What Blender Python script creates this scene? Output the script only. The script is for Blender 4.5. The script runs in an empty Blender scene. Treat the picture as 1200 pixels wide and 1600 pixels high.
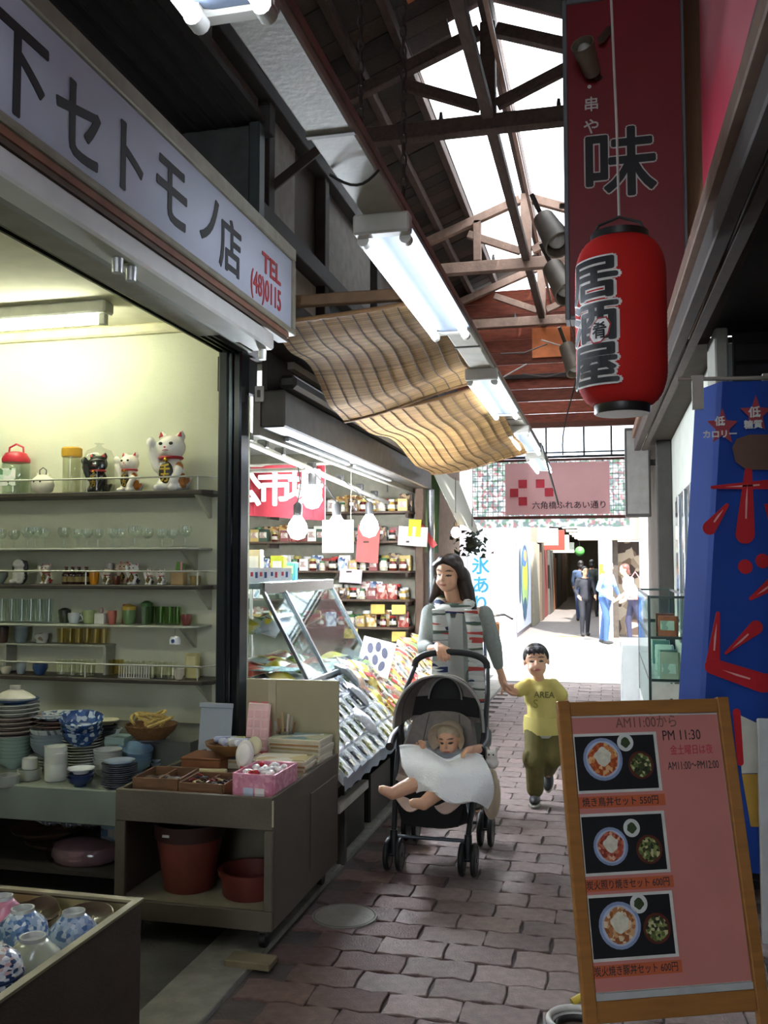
import bpy, bmesh, math, random
import numpy as np
from mathutils import Vector, Matrix, Euler
random.seed(7); R = math.radians; PI = math.pi
SC = bpy.context.scene; COL = SC.collection
# ------------------------------------------------------------ camera
FPX, VPX, VPY = 1450.0, 950.0, 885.0
YAW = math.atan((VPX-600)/FPX); PIT = math.atan((VPY-800)/FPX); CAM = np.array([0, 0, 1.5])
cf = np.array([-math.sin(YAW)*math.cos(PIT), math.cos(YAW)*math.cos(PIT), math.sin(PIT)])
cr = np.array([math.cos(YAW), math.sin(YAW), 0.0]); cu = np.cross(cr, cf)
cd = bpy.data.cameras.new('camera'); co = bpy.data.objects.new('camera', cd); COL.objects.link(co)
co.location = CAM; co.rotation_euler = (PI/2+PIT, 0, YAW)
cd.sensor_fit = 'VERTICAL'; cd.sensor_height = 36.0; cd.lens = FPX/1600*36.0; cd.clip_start = .05; cd.clip_end = 300
SC.camera = co
def ray(x, y): return cf+cr*((x-600)/FPX)-cu*((y-800)/FPX)
def atZ(x, y, z=0.0): d = ray(x, y); return Vector(CAM+d*((z-CAM[2])/d[2]))
def atX(x, y, X): d = ray(x, y); return Vector(CAM+d*(X/d[0]))
def atY(x, y, Y): d = ray(x, y); return Vector(CAM+d*(Y/d[1]))
# ------------------------------------------------------------ world, sun, exposure
w = bpy.data.worlds.new('sky'); SC.world = w; w.use_nodes = True
bg = w.node_tree.nodes['Background']; bg.inputs[0].default_value = (.86, .93, 1, 1); bg.inputs[1].default_value = 3.0
sl = bpy.data.lights.new('sun', 'SUN'); sl.energy = 7.0; sl.angle = R(1.0); sl.color = (1, .96, .9)
so = bpy.data.objects.new('sun', sl); COL.objects.link(so)
so.rotation_euler = Vector((-.28, .75, -1.0)).to_track_quat('-Z', 'Y').to_euler()
SC.view_settings.view_transform = 'Standard'; SC.view_settings.look = 'None'
SC.view_settings.gamma = 1.0; SC.view_settings.use_curve_mapping = False; SC.view_settings.exposure = 1.25
SC.cycles.transparent_max_bounces = 40
# ------------------------------------------------------------ materials
def srgb(h):
    if isinstance(h, str):
        h = h.lstrip('#'); h = [int(h[i:i+2], 16)/255 for i in (0, 2, 4)]
        return tuple(c/12.92 if c <= .04045 else ((c+.055)/1.055)**2.4 for c in h)
    return tuple(h)
MATS = {}
def M(col, rough=.6, metal=0, var=.12, scale=12, bump=0, bscale=60, emit=0, coat=0, rnd=0, spec=.5, stretch=None, trans=0):
    key = (str(col), rough, metal, var, scale, bump, bscale, emit, coat, rnd, spec, str(stretch), trans)
    if key in MATS: return MATS[key]
    c = srgb(col); m = bpy.data.materials.new('mat_%d' % len(MATS)); m.use_nodes = True; MATS[key] = m
    nt = m.node_tree; N, L = nt.nodes, nt.links; b = N['Principled BSDF']
    b.inputs['Roughness'].default_value = rough; b.inputs['Metallic'].default_value = metal
    b.inputs['Specular IOR Level'].default_value = spec
    if coat: b.inputs['Coat Weight'].default_value = coat; b.inputs['Coat Roughness'].default_value = .1
    if trans: b.inputs['Transmission Weight'].default_value = trans
    tc = N.new('ShaderNodeTexCoord'); src = tc.outputs['Object']
    if stretch:
        mp = N.new('ShaderNodeMapping'); mp.inputs['Scale'].default_value = stretch; L.new(src, mp.inputs[0]); src = mp.outputs[0]
    nz = N.new('ShaderNodeTexNoise'); nz.inputs['Scale'].default_value = scale; nz.inputs['Detail'].default_value = 4
    L.new(src, nz.inputs['Vector'])
    mr = N.new('ShaderNodeMapRange'); mr.inputs[1].default_value = .3; mr.inputs[2].default_value = .7
    mr.inputs[3].default_value = 1-var; mr.inputs[4].default_value = 1+var
    L.new(nz.outputs[0], mr.inputs[0]); fac = mr.outputs[0]
    if rnd:
        oi = N.new('ShaderNodeObjectInfo'); m2 = N.new('ShaderNodeMapRange')
        m2.inputs[3].default_value = 1-rnd; m2.inputs[4].default_value = 1+rnd; L.new(oi.outputs['Random'], m2.inputs[0])
        mu = N.new('ShaderNodeMath'); mu.operation = 'MULTIPLY'; L.new(fac, mu.inputs[0]); L.new(m2.outputs[0], mu.inputs[1]); fac = mu.outputs[0]
    hs = N.new('ShaderNodeHueSaturation'); hs.inputs['Color'].default_value = (*c, 1); L.new(fac, hs.inputs['Value'])
    L.new(hs.outputs[0], b.inputs['Base Color'])
    if bump:
        nb = N.new('ShaderNodeTexNoise'); nb.inputs['Scale'].default_value = bscale; L.new(src, nb.inputs['Vector'])
        bp = N.new('ShaderNodeBump'); bp.inputs['Strength'].default_value = bump; bp.inputs['Distance'].default_value = .01
        L.new(nb.outputs[0], bp.inputs['Height']); L.new(bp.outputs[0], b.inputs['Normal'])
    if emit:
        b.inputs['Emission Color'].default_value = (*c, 1); b.inputs['Emission Strength'].default_value = emit
    return m
def m_glass(tint='#e8f2ee', fac=.12, rough=.03):
    fac = fac*.35
    key = ('glass', tint, fac, rough)
    if key in MATS: return MATS[key]
    m = bpy.data.materials.new('glass_%d' % len(MATS)); m.use_nodes = True; MATS[key] = m
    N, L = m.node_tree.nodes, m.node_tree.links; N.remove(N['Principled BSDF'])
    t = N.new('ShaderNodeBsdfTransparent'); t.inputs[0].default_value = (*srgb(tint), 1)
    g = N.new('ShaderNodeBsdfGlossy'); g.inputs['Roughness'].default_value = rough; g.inputs[0].default_value = (.9, .95, .95, 1)
    lw = N.new('ShaderNodeLayerWeight'); lw.inputs[0].default_value = .5      # Schlick curve, the same from both sides of a thin wall
    pw = N.new('ShaderNodeMath'); pw.operation = 'POWER'; pw.inputs[1].default_value = 5; L.new(lw.outputs['Facing'], pw.inputs[0])
    fr = N.new('ShaderNodeMath'); fr.operation = 'MULTIPLY_ADD'; fr.inputs[1].default_value = .8; fr.inputs[2].default_value = .03; L.new(pw.outputs[0], fr.inputs[0])
    ad = N.new('ShaderNodeMath'); ad.operation = 'ADD'; ad.inputs[1].default_value = fac; L.new(fr.outputs[0], ad.inputs[0])
    x = N.new('ShaderNodeMixShader'); L.new(ad.outputs[0], x.inputs[0]); L.new(t.outputs[0], x.inputs[1]); L.new(g.outputs[0], x.inputs[2])
    L.new(x.outputs[0], N['Material Output'].inputs[0]); return m
def m_multi(cols, scale=30, rough=.5, kind='voronoi', translucent=0, stretch=None, coord='Object'):
    """patches of several colours (prints, mixed food, patterned cloth)"""
    key = ('multi', str(cols), scale, rough, kind, translucent, str(stretch))
    if key in MATS: return MATS[key]
    m = bpy.data.materials.new('print_%d' % len(MATS)); m.use_nodes = True; MATS[key] = m
    N, L = m.node_tree.nodes, m.node_tree.links; b = N['Principled BSDF']; b.inputs['Roughness'].default_value = rough
    tc = N.new('ShaderNodeTexCoord'); src = tc.outputs[coord]
    if stretch:
        mp = N.new('ShaderNodeMapping'); mp.inputs['Scale'].default_value = stretch; L.new(src, mp.inputs[0]); src = mp.outputs[0]
    if kind == 'voronoi':
        v = N.new('ShaderNodeTexVoronoi'); v.inputs['Scale'].default_value = scale; L.new(src, v.inputs['Vector'])
        sp = N.new('ShaderNodeSeparateColor'); L.new(v.outputs['Color'], sp.inputs[0]); f = sp.outputs[0]
    else:
        v = N.new('ShaderNodeTexNoise'); v.inputs['Scale'].default_value = scale; v.inputs['Detail'].default_value = 3; L.new(src, v.inputs['Vector'])
        mr = N.new('ShaderNodeMapRange'); mr.inputs[1].default_value = .3; mr.inputs[2].default_value = .7; L.new(v.outputs[0], mr.inputs[0]); f = mr.outputs[0]
    cr_ = N.new('ShaderNodeValToRGB'); cr_.color_ramp.interpolation = 'CONSTANT' if kind == 'voronoi' else 'LINEAR'
    el = cr_.color_ramp.elements
    while len(el) < len(cols): el.new(.5)
    for i, c in enumerate(cols): el[i].position = i/len(cols) if kind == 'voronoi' else i/max(1, len(cols)-1); el[i].color = (*srgb(c), 1)
    L.new(f, cr_.inputs[0]); L.new(cr_.outputs[0], b.inputs['Base Color'])
    if translucent:
        t = N.new('ShaderNodeBsdfTranslucent'); L.new(cr_.outputs[0], t.inputs[0])
        x = N.new('ShaderNodeMixShader'); x.inputs[0].default_value = translucent
        L.new(b.outputs[0], x.inputs[1]); L.new(t.outputs[0], x.inputs[2]); L.new(x.outputs[0], N['Material Output'].inputs[0])
    return m
def m_cloth(col, tl=.35, var=.06, rough=.85, scale=8):
    key = ('cloth', col, tl, var)
    if key in MATS: return MATS[key]
    m = M(col, rough, var=var, scale=scale+.001*len(MATS)); MATS[key] = m
    N, L = m.node_tree.nodes, m.node_tree.links; b = N['Principled BSDF']
    t = N.new('ShaderNodeBsdfTranslucent'); t.inputs[0].default_value = (*srgb(col), 1)
    x = N.new('ShaderNodeMixShader'); x.inputs[0].default_value = tl
    L.new(b.outputs[0], x.inputs[1]); L.new(t.outputs[0], x.inputs[2]); L.new(x.outputs[0], N['Material Output'].inputs[0]); return m
def m_vcol(rough=.7, sub=0):
    key = ('vcol', rough, sub)
    if key in MATS: return MATS[key]
    m = bpy.data.materials.new('figure_%d' % len(MATS)); m.use_nodes = True; MATS[key] = m
    N, L = m.node_tree.nodes, m.node_tree.links; b = N['Principled BSDF']; b.inputs['Roughness'].default_value = rough
    a = N.new('ShaderNodeAttribute'); a.attribute_name = 'Col'; L.new(a.outputs['Color'], b.inputs['Base Color'])
    if sub: b.inputs['Subsurface Weight'].default_value = sub; b.inputs['Subsurface Radius'].default_value = (.02, .008, .005)
    return m
# ------------------------------------------------------------ mesh builder
V3 = Vector
class MB:
    def __init__(s): s.v = []; s.f = []; s.mi = []; s.cur = 0
    def add(s, vs, fs):
        o = len(s.v); s.v += [tuple(p) for p in vs]; s.f += [tuple(i+o for i in f) for f in fs]; s.mi += [s.cur]*len(fs); return s
    def box(s, c, d, rot=None):
        vs = [V3((sx*d[0]/2, sy*d[1]/2, sz*d[2]/2)) for sx in (-1, 1) for sy in (-1, 1) for sz in (-1, 1)]
        if rot is not None: rm = Euler(rot).to_matrix() if not isinstance(rot, Matrix) else rot; vs = [rm@p for p in vs]
        return s.add([p+V3(c) for p in vs], [(0, 1, 3, 2), (4, 6, 7, 5), (0, 4, 5, 1), (2, 3, 7, 6), (0, 2, 6, 4), (1, 5, 7, 3)])
    def bx(s, x0, x1, y0, y1, z0, z1): return s.box(((x0+x1)/2, (y0+y1)/2, (z0+z1)/2), (abs(x1-x0), abs(y1-y0), abs(z1-z0)))
    def bar(s, a, b, wd, ht, up=(0, 0, 1)):
        a, b = V3(a), V3(b); d = (b-a); l = d.length; d.normalize(); x = d.cross(V3(up))
        if x.length < 1e-4: x = d.cross(V3((0, 1, 0)))
        x.normalize(); z = x.cross(d); m = Matrix((x, d, z)).transposed()
        return s.box((a+b)/2, (wd, l, ht), m)
    def ring(s, c, r, n, ax, ay): return [V3(c)+ax*(r*math.cos(2*PI*i/n))+ay*(r*math.sin(2*PI*i/n)) for i in range(n)]
    def cyl(s, a, b, r0, r1=None, n=12, cap=True):
        a, b = V3(a), V3(b); r1 = r0 if r1 is None else r1; d = (b-a).normalized()
        ax = d.orthogonal().normalized(); ay = d.cross(ax)
        vs = s.ring(a, r0, n, ax, ay)+s.ring(b, r1, n, ax, ay)
        fs = [(i, (i+1) % n, n+(i+1) % n, n+i) for i in range(n)]
        if cap: fs += [tuple(range(n-1, -1, -1)), tuple(range(n, 2*n))]
        return s.add(vs, fs)
    def tube(s, pts, r, n=8, closed=False, r_end=None):
        pts = [V3(p) for p in pts]; k = len(pts); rings = []; prev = None
        for i, p in enumerate(pts):
            if closed: t = (pts[(i+1) % k]-pts[i-1])
            else: t = pts[min(i+1, k-1)]-pts[max(i-1, 0)]
            t.normalize()
            ax = t.orthogonal() if prev is None else prev-t*prev.dot(t)
            if ax.length < 1e-6: ax = t.orthogonal()
            ax.normalize(); prev = ax; ay = t.cross(ax)
            rr = r if r_end is None else r+(r_end-r)*i/(k-1)
            rings.append(s.ring(p, rr, n, ax, ay))
        vs = [q for rg in rings for q in rg]; fs = []
        for i in range(k if closed else k-1):
            j = (i+1) % k
            fs += [(i*n+q, i*n+(q+1) % n, j*n+(q+1) % n, j*n+q) for q in range(n)]
        if not closed: fs += [tuple(range(n-1, -1, -1)), tuple(range((k-1)*n, k*n))]
        return s.add(vs, fs)
    def lathe(s, prof, c=(0, 0, 0), n=20, sx=1, sy=1, rot=None, wave=None):
        vs = []; c = V3(c); fs = []
        for (r, z) in prof:
            for i in range(n):
                a = 2*PI*i/n; q = r*(1+(wave(a) if wave else 0))
                p = V3((q*math.cos(a)*sx, q*math.sin(a)*sy, z))
                vs.append((rot@p if rot else p)+c)
        k = len(prof)
        for j in range(k-1): fs += [(j*n+i, j*n+(i+1) % n, (j+1)*n+(i+1) % n, (j+1)*n+i) for i in range(n)]
        if prof[0][0] > 1e-5: fs.append(tuple(range(n-1, -1, -1)))
        if prof[-1][0] > 1e-5: fs.append(tuple(range((k-1)*n, k*n)))
        return s.add(vs, fs)
    def ell(s, c, r, n=14, m=9, rot=None):
        prof = [(max(1e-6, math.sin(PI*j/m)), -math.cos(PI*j/m)) for j in range(m+1)]; vs = []; c = V3(c)
        for (q, z) in prof:
            for i in range(n):
                p = V3((q*math.cos(2*PI*i/n)*r[0], q*math.sin(2*PI*i/n)*r[1], z*r[2])); vs.append((rot@p if rot else p)+c)
        fs = []
        for j in range(m): fs += [(j*n+i, j*n+(i+1) % n, (j+1)*n+(i+1) % n, (j+1)*n+i) for i in range(n)]
        return s.add(vs, fs)
    def sheet(s, fn, nu, nv, th=.003):
        """double-sided sheet through fn(u,v)->point with thickness th"""
        P = [[V3(fn(i/nu, j/nv)) for j in range(nv+1)] for i in range(nu+1)]
        def nrm(i, j):
            a = P[min(i+1, nu)][j]-P[max(i-1, 0)][j]; b = P[i][min(j+1, nv)]-P[i][max(j-1, 0)]; c = a.cross(b)
            return c.normalized() if c.length > 1e-9 else V3((0, 0, 1))
        W = nv+1; vs = []; fs = []
        for sgn in (.5, -.5):
            for i in range(nu+1):
                for j in range(W): vs.append(P[i][j]+nrm(i, j)*th*sgn)
        o = (nu+1)*W
        for i in range(nu):
            for j in range(nv):
                a, b, c, d = i*W+j, (i+1)*W+j, (i+1)*W+j+1, i*W+j+1
                fs += [(a, b, c, d), (o+a, o+d, o+c, o+b)]
        edge = [(i, 0) for i in range(nu)]+[(nu, j) for j in range(nv)]+[(i, nv) for i in range(nu, 0, -1)]+[(0, j) for j in range(nv, 0, -1)]
        for q in range(len(edge)):
            a = edge[q]; b = edge[(q+1) % len(edge)]; a = a[0]*W+a[1]; b = b[0]*W+b[1]; fs.append((b, a, o+a, o+b))
        return s.add(vs, fs)
    def prism(s, poly, a, b, frame=None):
        """poly [(u,v)] extruded between w=a and w=b; frame (origin, U, V, W)"""
        O, U, Vv, Wv = frame or (V3((0, 0, 0)), V3((1, 0, 0)), V3((0, 1, 0)), V3((0, 0, 1))); n = len(poly)
        vs = [O+U*p[0]+Vv*p[1]+Wv*t for t in (a, b) for p in poly]
        return s.add(vs, [tuple(range(n-1, -1, -1)), tuple(range(n, 2*n))]+[(i, (i+1) % n, n+(i+1) % n, n+i) for i in range(n)])
    def mesh(s, name, mats, smooth=False, bevel=0):
        me = bpy.data.meshes.new(name); me.from_pydata(s.v, [], s.f)
        for m in (mats if isinstance(mats, (list, tuple)) else [mats]): me.materials.append(m)
        me.polygons.foreach_set('material_index', s.mi)
        bm = bmesh.new(); bm.from_mesh(me); bmesh.ops.recalc_face_normals(bm, faces=bm.faces)
        if bevel:
            es = [e for e in bm.edges if len(e.link_faces) == 2 and e.calc_face_angle(0) > .6]
            bmesh.ops.bevel(bm, geom=es, offset=bevel, segments=1, affect='EDGES', clamp_overlap=True)
        bm.to_mesh(me); bm.free()
        if smooth:
            me.polygons.foreach_set('use_smooth', [True]*len(me.polygons))
            me.set_sharp_from_angle(angle=R(smooth if smooth is not True else 50))
        return me
    def build(s, name, mats, parent=None, smooth=False, bevel=0, loc=(0, 0, 0), rot=None):
        return link(name, s.mesh(name, mats, smooth, bevel), parent, loc, rot)
def link(name, me, parent=None, loc=(0, 0, 0), rot=None):
    o = bpy.data.objects.new(name, me); COL.objects.link(o); o.location = loc
    if rot is not None: o.rotation_euler = rot
    o.parent = parent; return o
def tag(o, label=None, cat=None, group=None, kind=None):
    for k, v in (('label', label), ('category', cat), ('group', group), ('kind', kind)):
        if v: o[k] = v
    return o
def thing(name, label, cat, loc=(0, 0, 0), rz=0, group=None, rot=None):
    o = bpy.data.objects.new(name, None); COL.objects.link(o); o.empty_display_size = .1; o.location = loc
    o.rotation_euler = rot if rot is not None else (0, 0, rz); return tag(o, label, cat, group)
def struct(o, label=None): return tag(o, label, None, None, 'structure')
def estruct(name, label, loc=(0, 0, 0)):
    o = bpy.data.objects.new(name, None); COL.objects.link(o); o.location = loc; return struct(o, label)
def dup(root, loc, rz=None, label=None, group=None, scale=None, rot=None):
    r = root.copy(); COL.objects.link(r); r.location = loc
    if rz is not None: r.rotation_euler = (0, 0, rz)
    if rot is not None: r.rotation_euler = rot
    if scale is not None: r.scale = (scale,)*3 if not isinstance(scale, (tuple, list)) else scale
    if label: r['label'] = label
    if group: r['group'] = group
    for ch in root.children:
        c = ch.copy(); COL.objects.link(c); c.parent = r
        for g in ch.children: d = g.copy(); COL.objects.link(d); d.parent = c
    return r
def text_mesh(s, size, mat, bold=0, extrude=.001, align='CENTER', slices=0):
    c = bpy.data.curves.new('text', 'FONT'); c.body = s; c.size = size; c.extrude = extrude; c.align_x = align; c.align_y = 'CENTER'
    c.resolution_u = 3; o = bpy.data.objects.new('text', c); COL.objects.link(o)
    dg = bpy.context.evaluated_depsgraph_get(); me = bpy.data.meshes.new_from_object(o.evaluated_get(dg)); bpy.data.objects.remove(o)
    if slices:
        bm = bmesh.new(); bm.from_mesh(me); xs = [v.co.x for v in bm.verts]; x0, x1 = min(xs), max(xs); k = 1
        while x0+k*slices < x1:
            bmesh.ops.bisect_plane(bm, geom=bm.verts[:]+bm.edges[:]+bm.faces[:], plane_co=(x0+k*slices, 0, 0), plane_no=(1, 0, 0)); k += 1
        bm.to_mesh(me); bm.free()
    if bold:      # heavier strokes: shifted copies of the same outline
        n = len(me.vertices); co_ = np.empty(n*3); me.vertices.foreach_get('co', co_); co_ = co_.reshape(n, 3); fs = [tuple(p.vertices) for p in me.polygons]
        vs, ff = [], []
        for k in range(9):
            d = np.array((0, 0, 0.)) if k == 8 else np.array((math.cos(k*PI/4)*bold, math.sin(k*PI/4)*bold, -2e-5*(k+1))); vs += [tuple(q) for q in co_+d]; ff += [tuple(i+n*k for i in f) for f in fs]
        me = bpy.data.meshes.new('text'); me.from_pydata(vs, [], ff)
    me.materials.clear(); me.materials.append(mat); return me
def text(name, s, size, mat, parent, mtx, bold=0, extrude=.001, align='CENTER', sx=1):
    me = text_mesh(s, size, mat, bold, extrude, align)
    o = bpy.data.objects.new(name, me); COL.objects.link(o); o.parent = parent; o.matrix_local = mtx@Matrix.Diagonal((sx, 1, 1, 1)); return o
def frame(o, U, Vv):
    """matrix with local x along U, local y along Vv"""
    U = V3(U).normalized(); Vv = V3(Vv); Vv = (Vv-U*U.dot(Vv)).normalized(); W = U.cross(Vv); m = Matrix((U, Vv, W)).transposed().to_4x4(); m.translation = V3(o); return m
FACE_CAM = lambda o: frame(o, (1, 0, 0), (0, 0, 1))          # a flat print facing -Y
# ------------------------------------------------------------ one continuous body from overlapping volumes
def rotm(yaw=0, pitch=0, roll=0): return Euler((pitch, roll, yaw), 'XYZ').to_matrix()
def blob(name, prims, voxel, mat, parent=None, smooth=6, colour=None, loc=(0, 0, 0)):
    mb = MB()
    for p in prims:
        if p[0] == 'cap':
            _, a, r0, b, r1 = p; mb.ell(a, (r0,)*3, 12, 8); mb.ell(b, (r1,)*3, 12, 8); mb.cyl(a, b, r0, r1, 12)
        else: mb.ell(p[1], p[2], 18, 12, p[3] if len(p) > 3 else None)
    me = mb.mesh(name, mat); o = bpy.data.objects.new(name, me); COL.objects.link(o)
    md = o.modifiers.new('r', 'REMESH'); md.mode = 'VOXEL'; md.voxel_size = voxel
    if smooth: ms = o.modifiers.new('s', 'SMOOTH'); ms.iterations = smooth; ms.factor = .5
    me2 = bpy.data.meshes.new_from_object(o.evaluated_get(bpy.context.evaluated_depsgraph_get()))
    bpy.data.objects.remove(o); bpy.data.meshes.remove(me)
    me2.name = name; me2.materials.clear(); me2.materials.append(mat)
    me2.polygons.foreach_set('use_smooth', [True]*len(me2.polygons))
    if colour:
        n = len(me2.vertices); co_ = np.empty(n*3); me2.vertices.foreach_get('co', co_); co_ = co_.reshape(n, 3)
        col = np.ones((n, 4)); col[:, :3] = colour(co_)
        a = me2.color_attributes.new('Col', 'FLOAT_COLOR', 'POINT'); a.data.foreach_set('color', col.ravel())
    return link(name, me2, parent, loc)
# ============================================================ SETTING
XL, XS, XR = -1.30, -1.88, .42          # paver edge, shop front, right building front
YE = 12.4                                # end of the arcade
# ---- floor: interlocking pavers
floor = struct(MB().bx(-1.32, 1.6, -8, YE, -.06, -.012).build('floor', M('#4a4240', .9, var=.25, scale=9, bump=.4)), 'brown interlocking paver floor of the narrow arcade')
PW, PD = .265, .158
def paver_poly(w, d, g=.0035, a=.008, n=4):
    zz = [(-w/2+g+(w-2*g)*i/n, a*(1 if i % 2 else -1)) for i in range(n+1)]
    zs = [(a*.7*(1 if j % 2 else -1), -d/2+g+(d-2*g)*j/2) for j in range(3)]
    bot = [(x, -d/2+g+y) for x, y in zz]; top = [(x, d/2-g+y) for x, y in reversed(zz)]
    rgt = [(w/2-g+zs[1][0], 0)]; lft = [(-w/2+g+zs[1][0], 0)]
    return bot+rgt+top+lft
def paver_mesh(mat):
    me = MB().prism(paver_poly(PW, PD), -.04, 0).mesh('paver', mat); bm = bmesh.new(); bm.from_mesh(me)
    es = [e for e in bm.edges if all(v.co.z > -.001 for v in e.verts)]
    bmesh.ops.bevel(bm, geom=es, offset=.003, segments=1, affect='EDGES'); bm.to_mesh(me); bm.free(); return me
pm_red = paver_mesh(M('#5f4a45', .82, var=.22, scale=25, bump=.35, bscale=140, rnd=.22))
pm_grey = paver_mesh(M('#7a6a66', .78, var=.2, scale=25, bump=.35, bscale=140, rnd=.2))
cells = []
row = 0; y = 2.25
while y < YE-.05:
    x = XL+PW/2+(PW/2 if row % 2 else 0)
    while x < .62:
        p = np.array([x, y, 0])-CAM; k = p@cf
        px = 600+FPX*(p@cr)/k
        if -80 < px < 1290: cells.append((x, y))
        x += PW
    y += PD; row += 1
cells.sort(key=lambda c: c[1])
vis = [c for c in cells]
for i, (x, y) in enumerate(vis[:300]):
    red = x < -.78-.09*(y-3) + random.uniform(-.06, .06)
    link('paver', pm_red if red else pm_grey, floor, (x, y, random.uniform(-.003, .002)), (random.uniform(-.008, .008), random.uniform(-.008, .008), random.choice((0, PI))))
mb = MB()
for (x, y) in vis[300:]:
    mb.prism(paver_poly(PW, PD), -.04, random.uniform(-.002, .002), (V3((x, y, 0)), V3((1, 0, 0)), V3((0, 1, 0)), V3((0, 0, 1))))
tag(mb.build('paver_field', M('#7a6a66', .78, var=.25, scale=7, bump=.3), floor), kind='stuff')
struct(MB().bx(-1.56, -1.325, -8, YE, -.06, .004).build('kerb_strip', M('#7d7a72', .9, var=.2, bump=.4), bevel=.004), 'grey concrete strip along the shop side of the pavers')
struct(MB().bx(-6, -1.565, -8, 13, -.06, -.004).build('floor_shop', M('#4b4944', .9, var=.25, scale=6, bump=.3)), 'dark concrete floor under the crockery shop')
# ---- street and further alley
struct(MB().bx(-16, 16, YE, 19.7, -.06, -.006).build('street', M('#a8a49c', .9, var=.12, scale=3)), 'sunlit cross street beyond the arcade')
struct(MB().bx(-2.6, 3, 19.7, 48, -.05, .0).build('floor_far', M('#6f6864', .85, var=.15, scale=5)), 'grey paved floor of the alley across the street')
mk = MB(); mk.bx(-1.05, -.86, 20.3, 20.45, 0, .004); mk.bx(-.82, -.62, 20.3, 20.45, 0, .004)
tag(mk.build('road_marking', M('#c9a02c', .8)), 'yellow painted marking at mouth of far alley', 'road marking')
# ---- left crockery shop shell
YW = 4.85
cream = M('#cfd0b8', .85, var=.05, scale=3, bump=.1)
struct(MB().bx(-5.5, -1.975, YW, YW+.08, 0, 2.95).build('wall_back', cream), 'cream plaster side wall behind the crockery shelves')
struct(MB().bx(-5.5, -1.90, -3, YW, 2.9, 2.95).build('ceiling_shop', M('#d5d2ba', .85, var=.05)), 'cream ceiling of the crockery shop')
struct(MB().bx(-5.58, -5.5, -3, YW, 0, 2.95).build('wall_shop_rear', cream), 'cream rear wall of the crockery shop')
struct(MB().bx(-5.5, -1.98, YW-.05, YW-.002, 2.84, 2.9).build('trim_1', M('#d9d2b2', .7), bevel=.01), 'cream cornice above the crockery shelves')
post = MB(); post.bx(-1.985, -1.93, 4.50, 4.62, 0, 2.64)
pl = struct(post.build('trim_2', M('#23282c', .35, metal=.4, var=.05), bevel=.008), 'dark shutter post at corner of the crockery shop')
MB().bx(-1.928, -1.905, 4.50, 4.58, 0, 2.64).build('guide_channel', M('#3a4248', .25, metal=.8), pl, bevel=.004)
MB().bx(-1.903, -1.855, 4.50, 4.62, 0, 2.64).build('post_face', M('#1f2429', .22, metal=.5), pl, bevel=.01)
# shutter rails over the opening
rl = struct(MB().bx(-1.99, -1.84, -1, 4.62, 2.645, 2.70).build('trim_3', M('#7f8270', .6, var=.1), bevel=.004), 'shutter rail over the crockery shop opening')
for i, x in enumerate((-1.97, -1.935, -1.90, -1.865)):
    MB().bx(x-.006, x+.006, -1, 4.6, 2.625, 2.645).build('rail', M('#25261f', .4, metal=.5), rl)
struct(MB().bx(-1.84, -1.40, -1, 3.95, 2.66, 2.70).build('soffit', M('#8b8b76', .7, var=.12)), 'painted soffit between shop sign and shutter rail')
struct(MB().bx(-1.95, -1.90, -3, 4.75, 2.66, 3.45).build('wall_header', M('#4d4842', .9, var=.2)), 'dark header wall behind the shop sign')
# ---- left upper wall of the arcade
dark = M('#4a3f38', .9, var=.3, scale=5, bump=.3, stretch=(1, 1, .3))
wl = struct(MB().bx(-2.02, -1.96, -8, 13, 2.95, 5.3).build('wall_left', dark), 'dark weathered upper wall over the left shops')
for z, d in ((3.5, .12), (4.25, .09)):
    MB().bx(-1.958, -1.86, 3.4, YE, z-d/2, z+d/2).build('beam', M('#2c2724', .8, var=.2), wl, bevel=.006)
for yy in (4.1, 5.0, 6.1, 7.6, 9.3, 11.0):
    MB().bx(-1.958, -1.88, yy-.05, yy+.05, 2.96, 5.1).build('stud', M('#332c28', .85, var=.2), wl, bevel=.006)
for (y0, y1, z0, z1, c) in ((4.2, 4.95, 2.98, 3.42, '#6b5a4c'), (5.1, 6.0, 2.98, 3.42, '#78685a'), (5.1, 5.55, 3.6, 4.2, '#8a817a'), (6.2, 7.5, 3.6, 4.2, '#5d5650'), (4.2, 4.9, 3.6, 4.2, '#57493f'), (6.2, 7.5, 2.98, 3.42, '#3b4145')):
    MB().bx(-1.957, -1.93, y0, y1, z0, z1).build('panel', M(c, .85, var=.2, bump=.2), wl, bevel=.004)
MB().bar((-1.92, 5.05, 3.72), (-1.45, 5.35, 4.25), .05, .05).build('brace', M('#3a322d', .85), wl)
# dark ribbed canopy over the shop sign
cp = struct(MB().bx(-2.2, -1.42, -1, 3.72, 3.42, 3.45).build('canopy', M('#26241f', .8, var=.2)), 'dark ribbed metal canopy above the shop sign')
for i in range(9):
    MB().bx(-2.16+i*.085, -2.145+i*.085, -1, 3.7, 3.405, 3.42).build('rib', M('#353330', .6, metal=.3), cp)
MB().bx(-2.2, -1.40, 3.69, 3.75, 3.38, 3.5).build('end_board', M('#2b2926', .8), cp, bevel=.004)
MB().bx(-1.47, -1.42, 3.62, 3.69, 2.92, 3.4).build('post', M('#3a4240', .5, metal=.3), cp, bevel=.006)
MB().bx(-1.87, -1.48, 3.66, 3.68, 2.92, 3.4).build('panel', M('#4a4c4a', .7, var=.2), cp)
MB().bx(-1.9, -1.42, 3.4, 3.68, 2.90, 2.915).build('bottom_tray', M('#3a3834', .8), cp)
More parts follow.
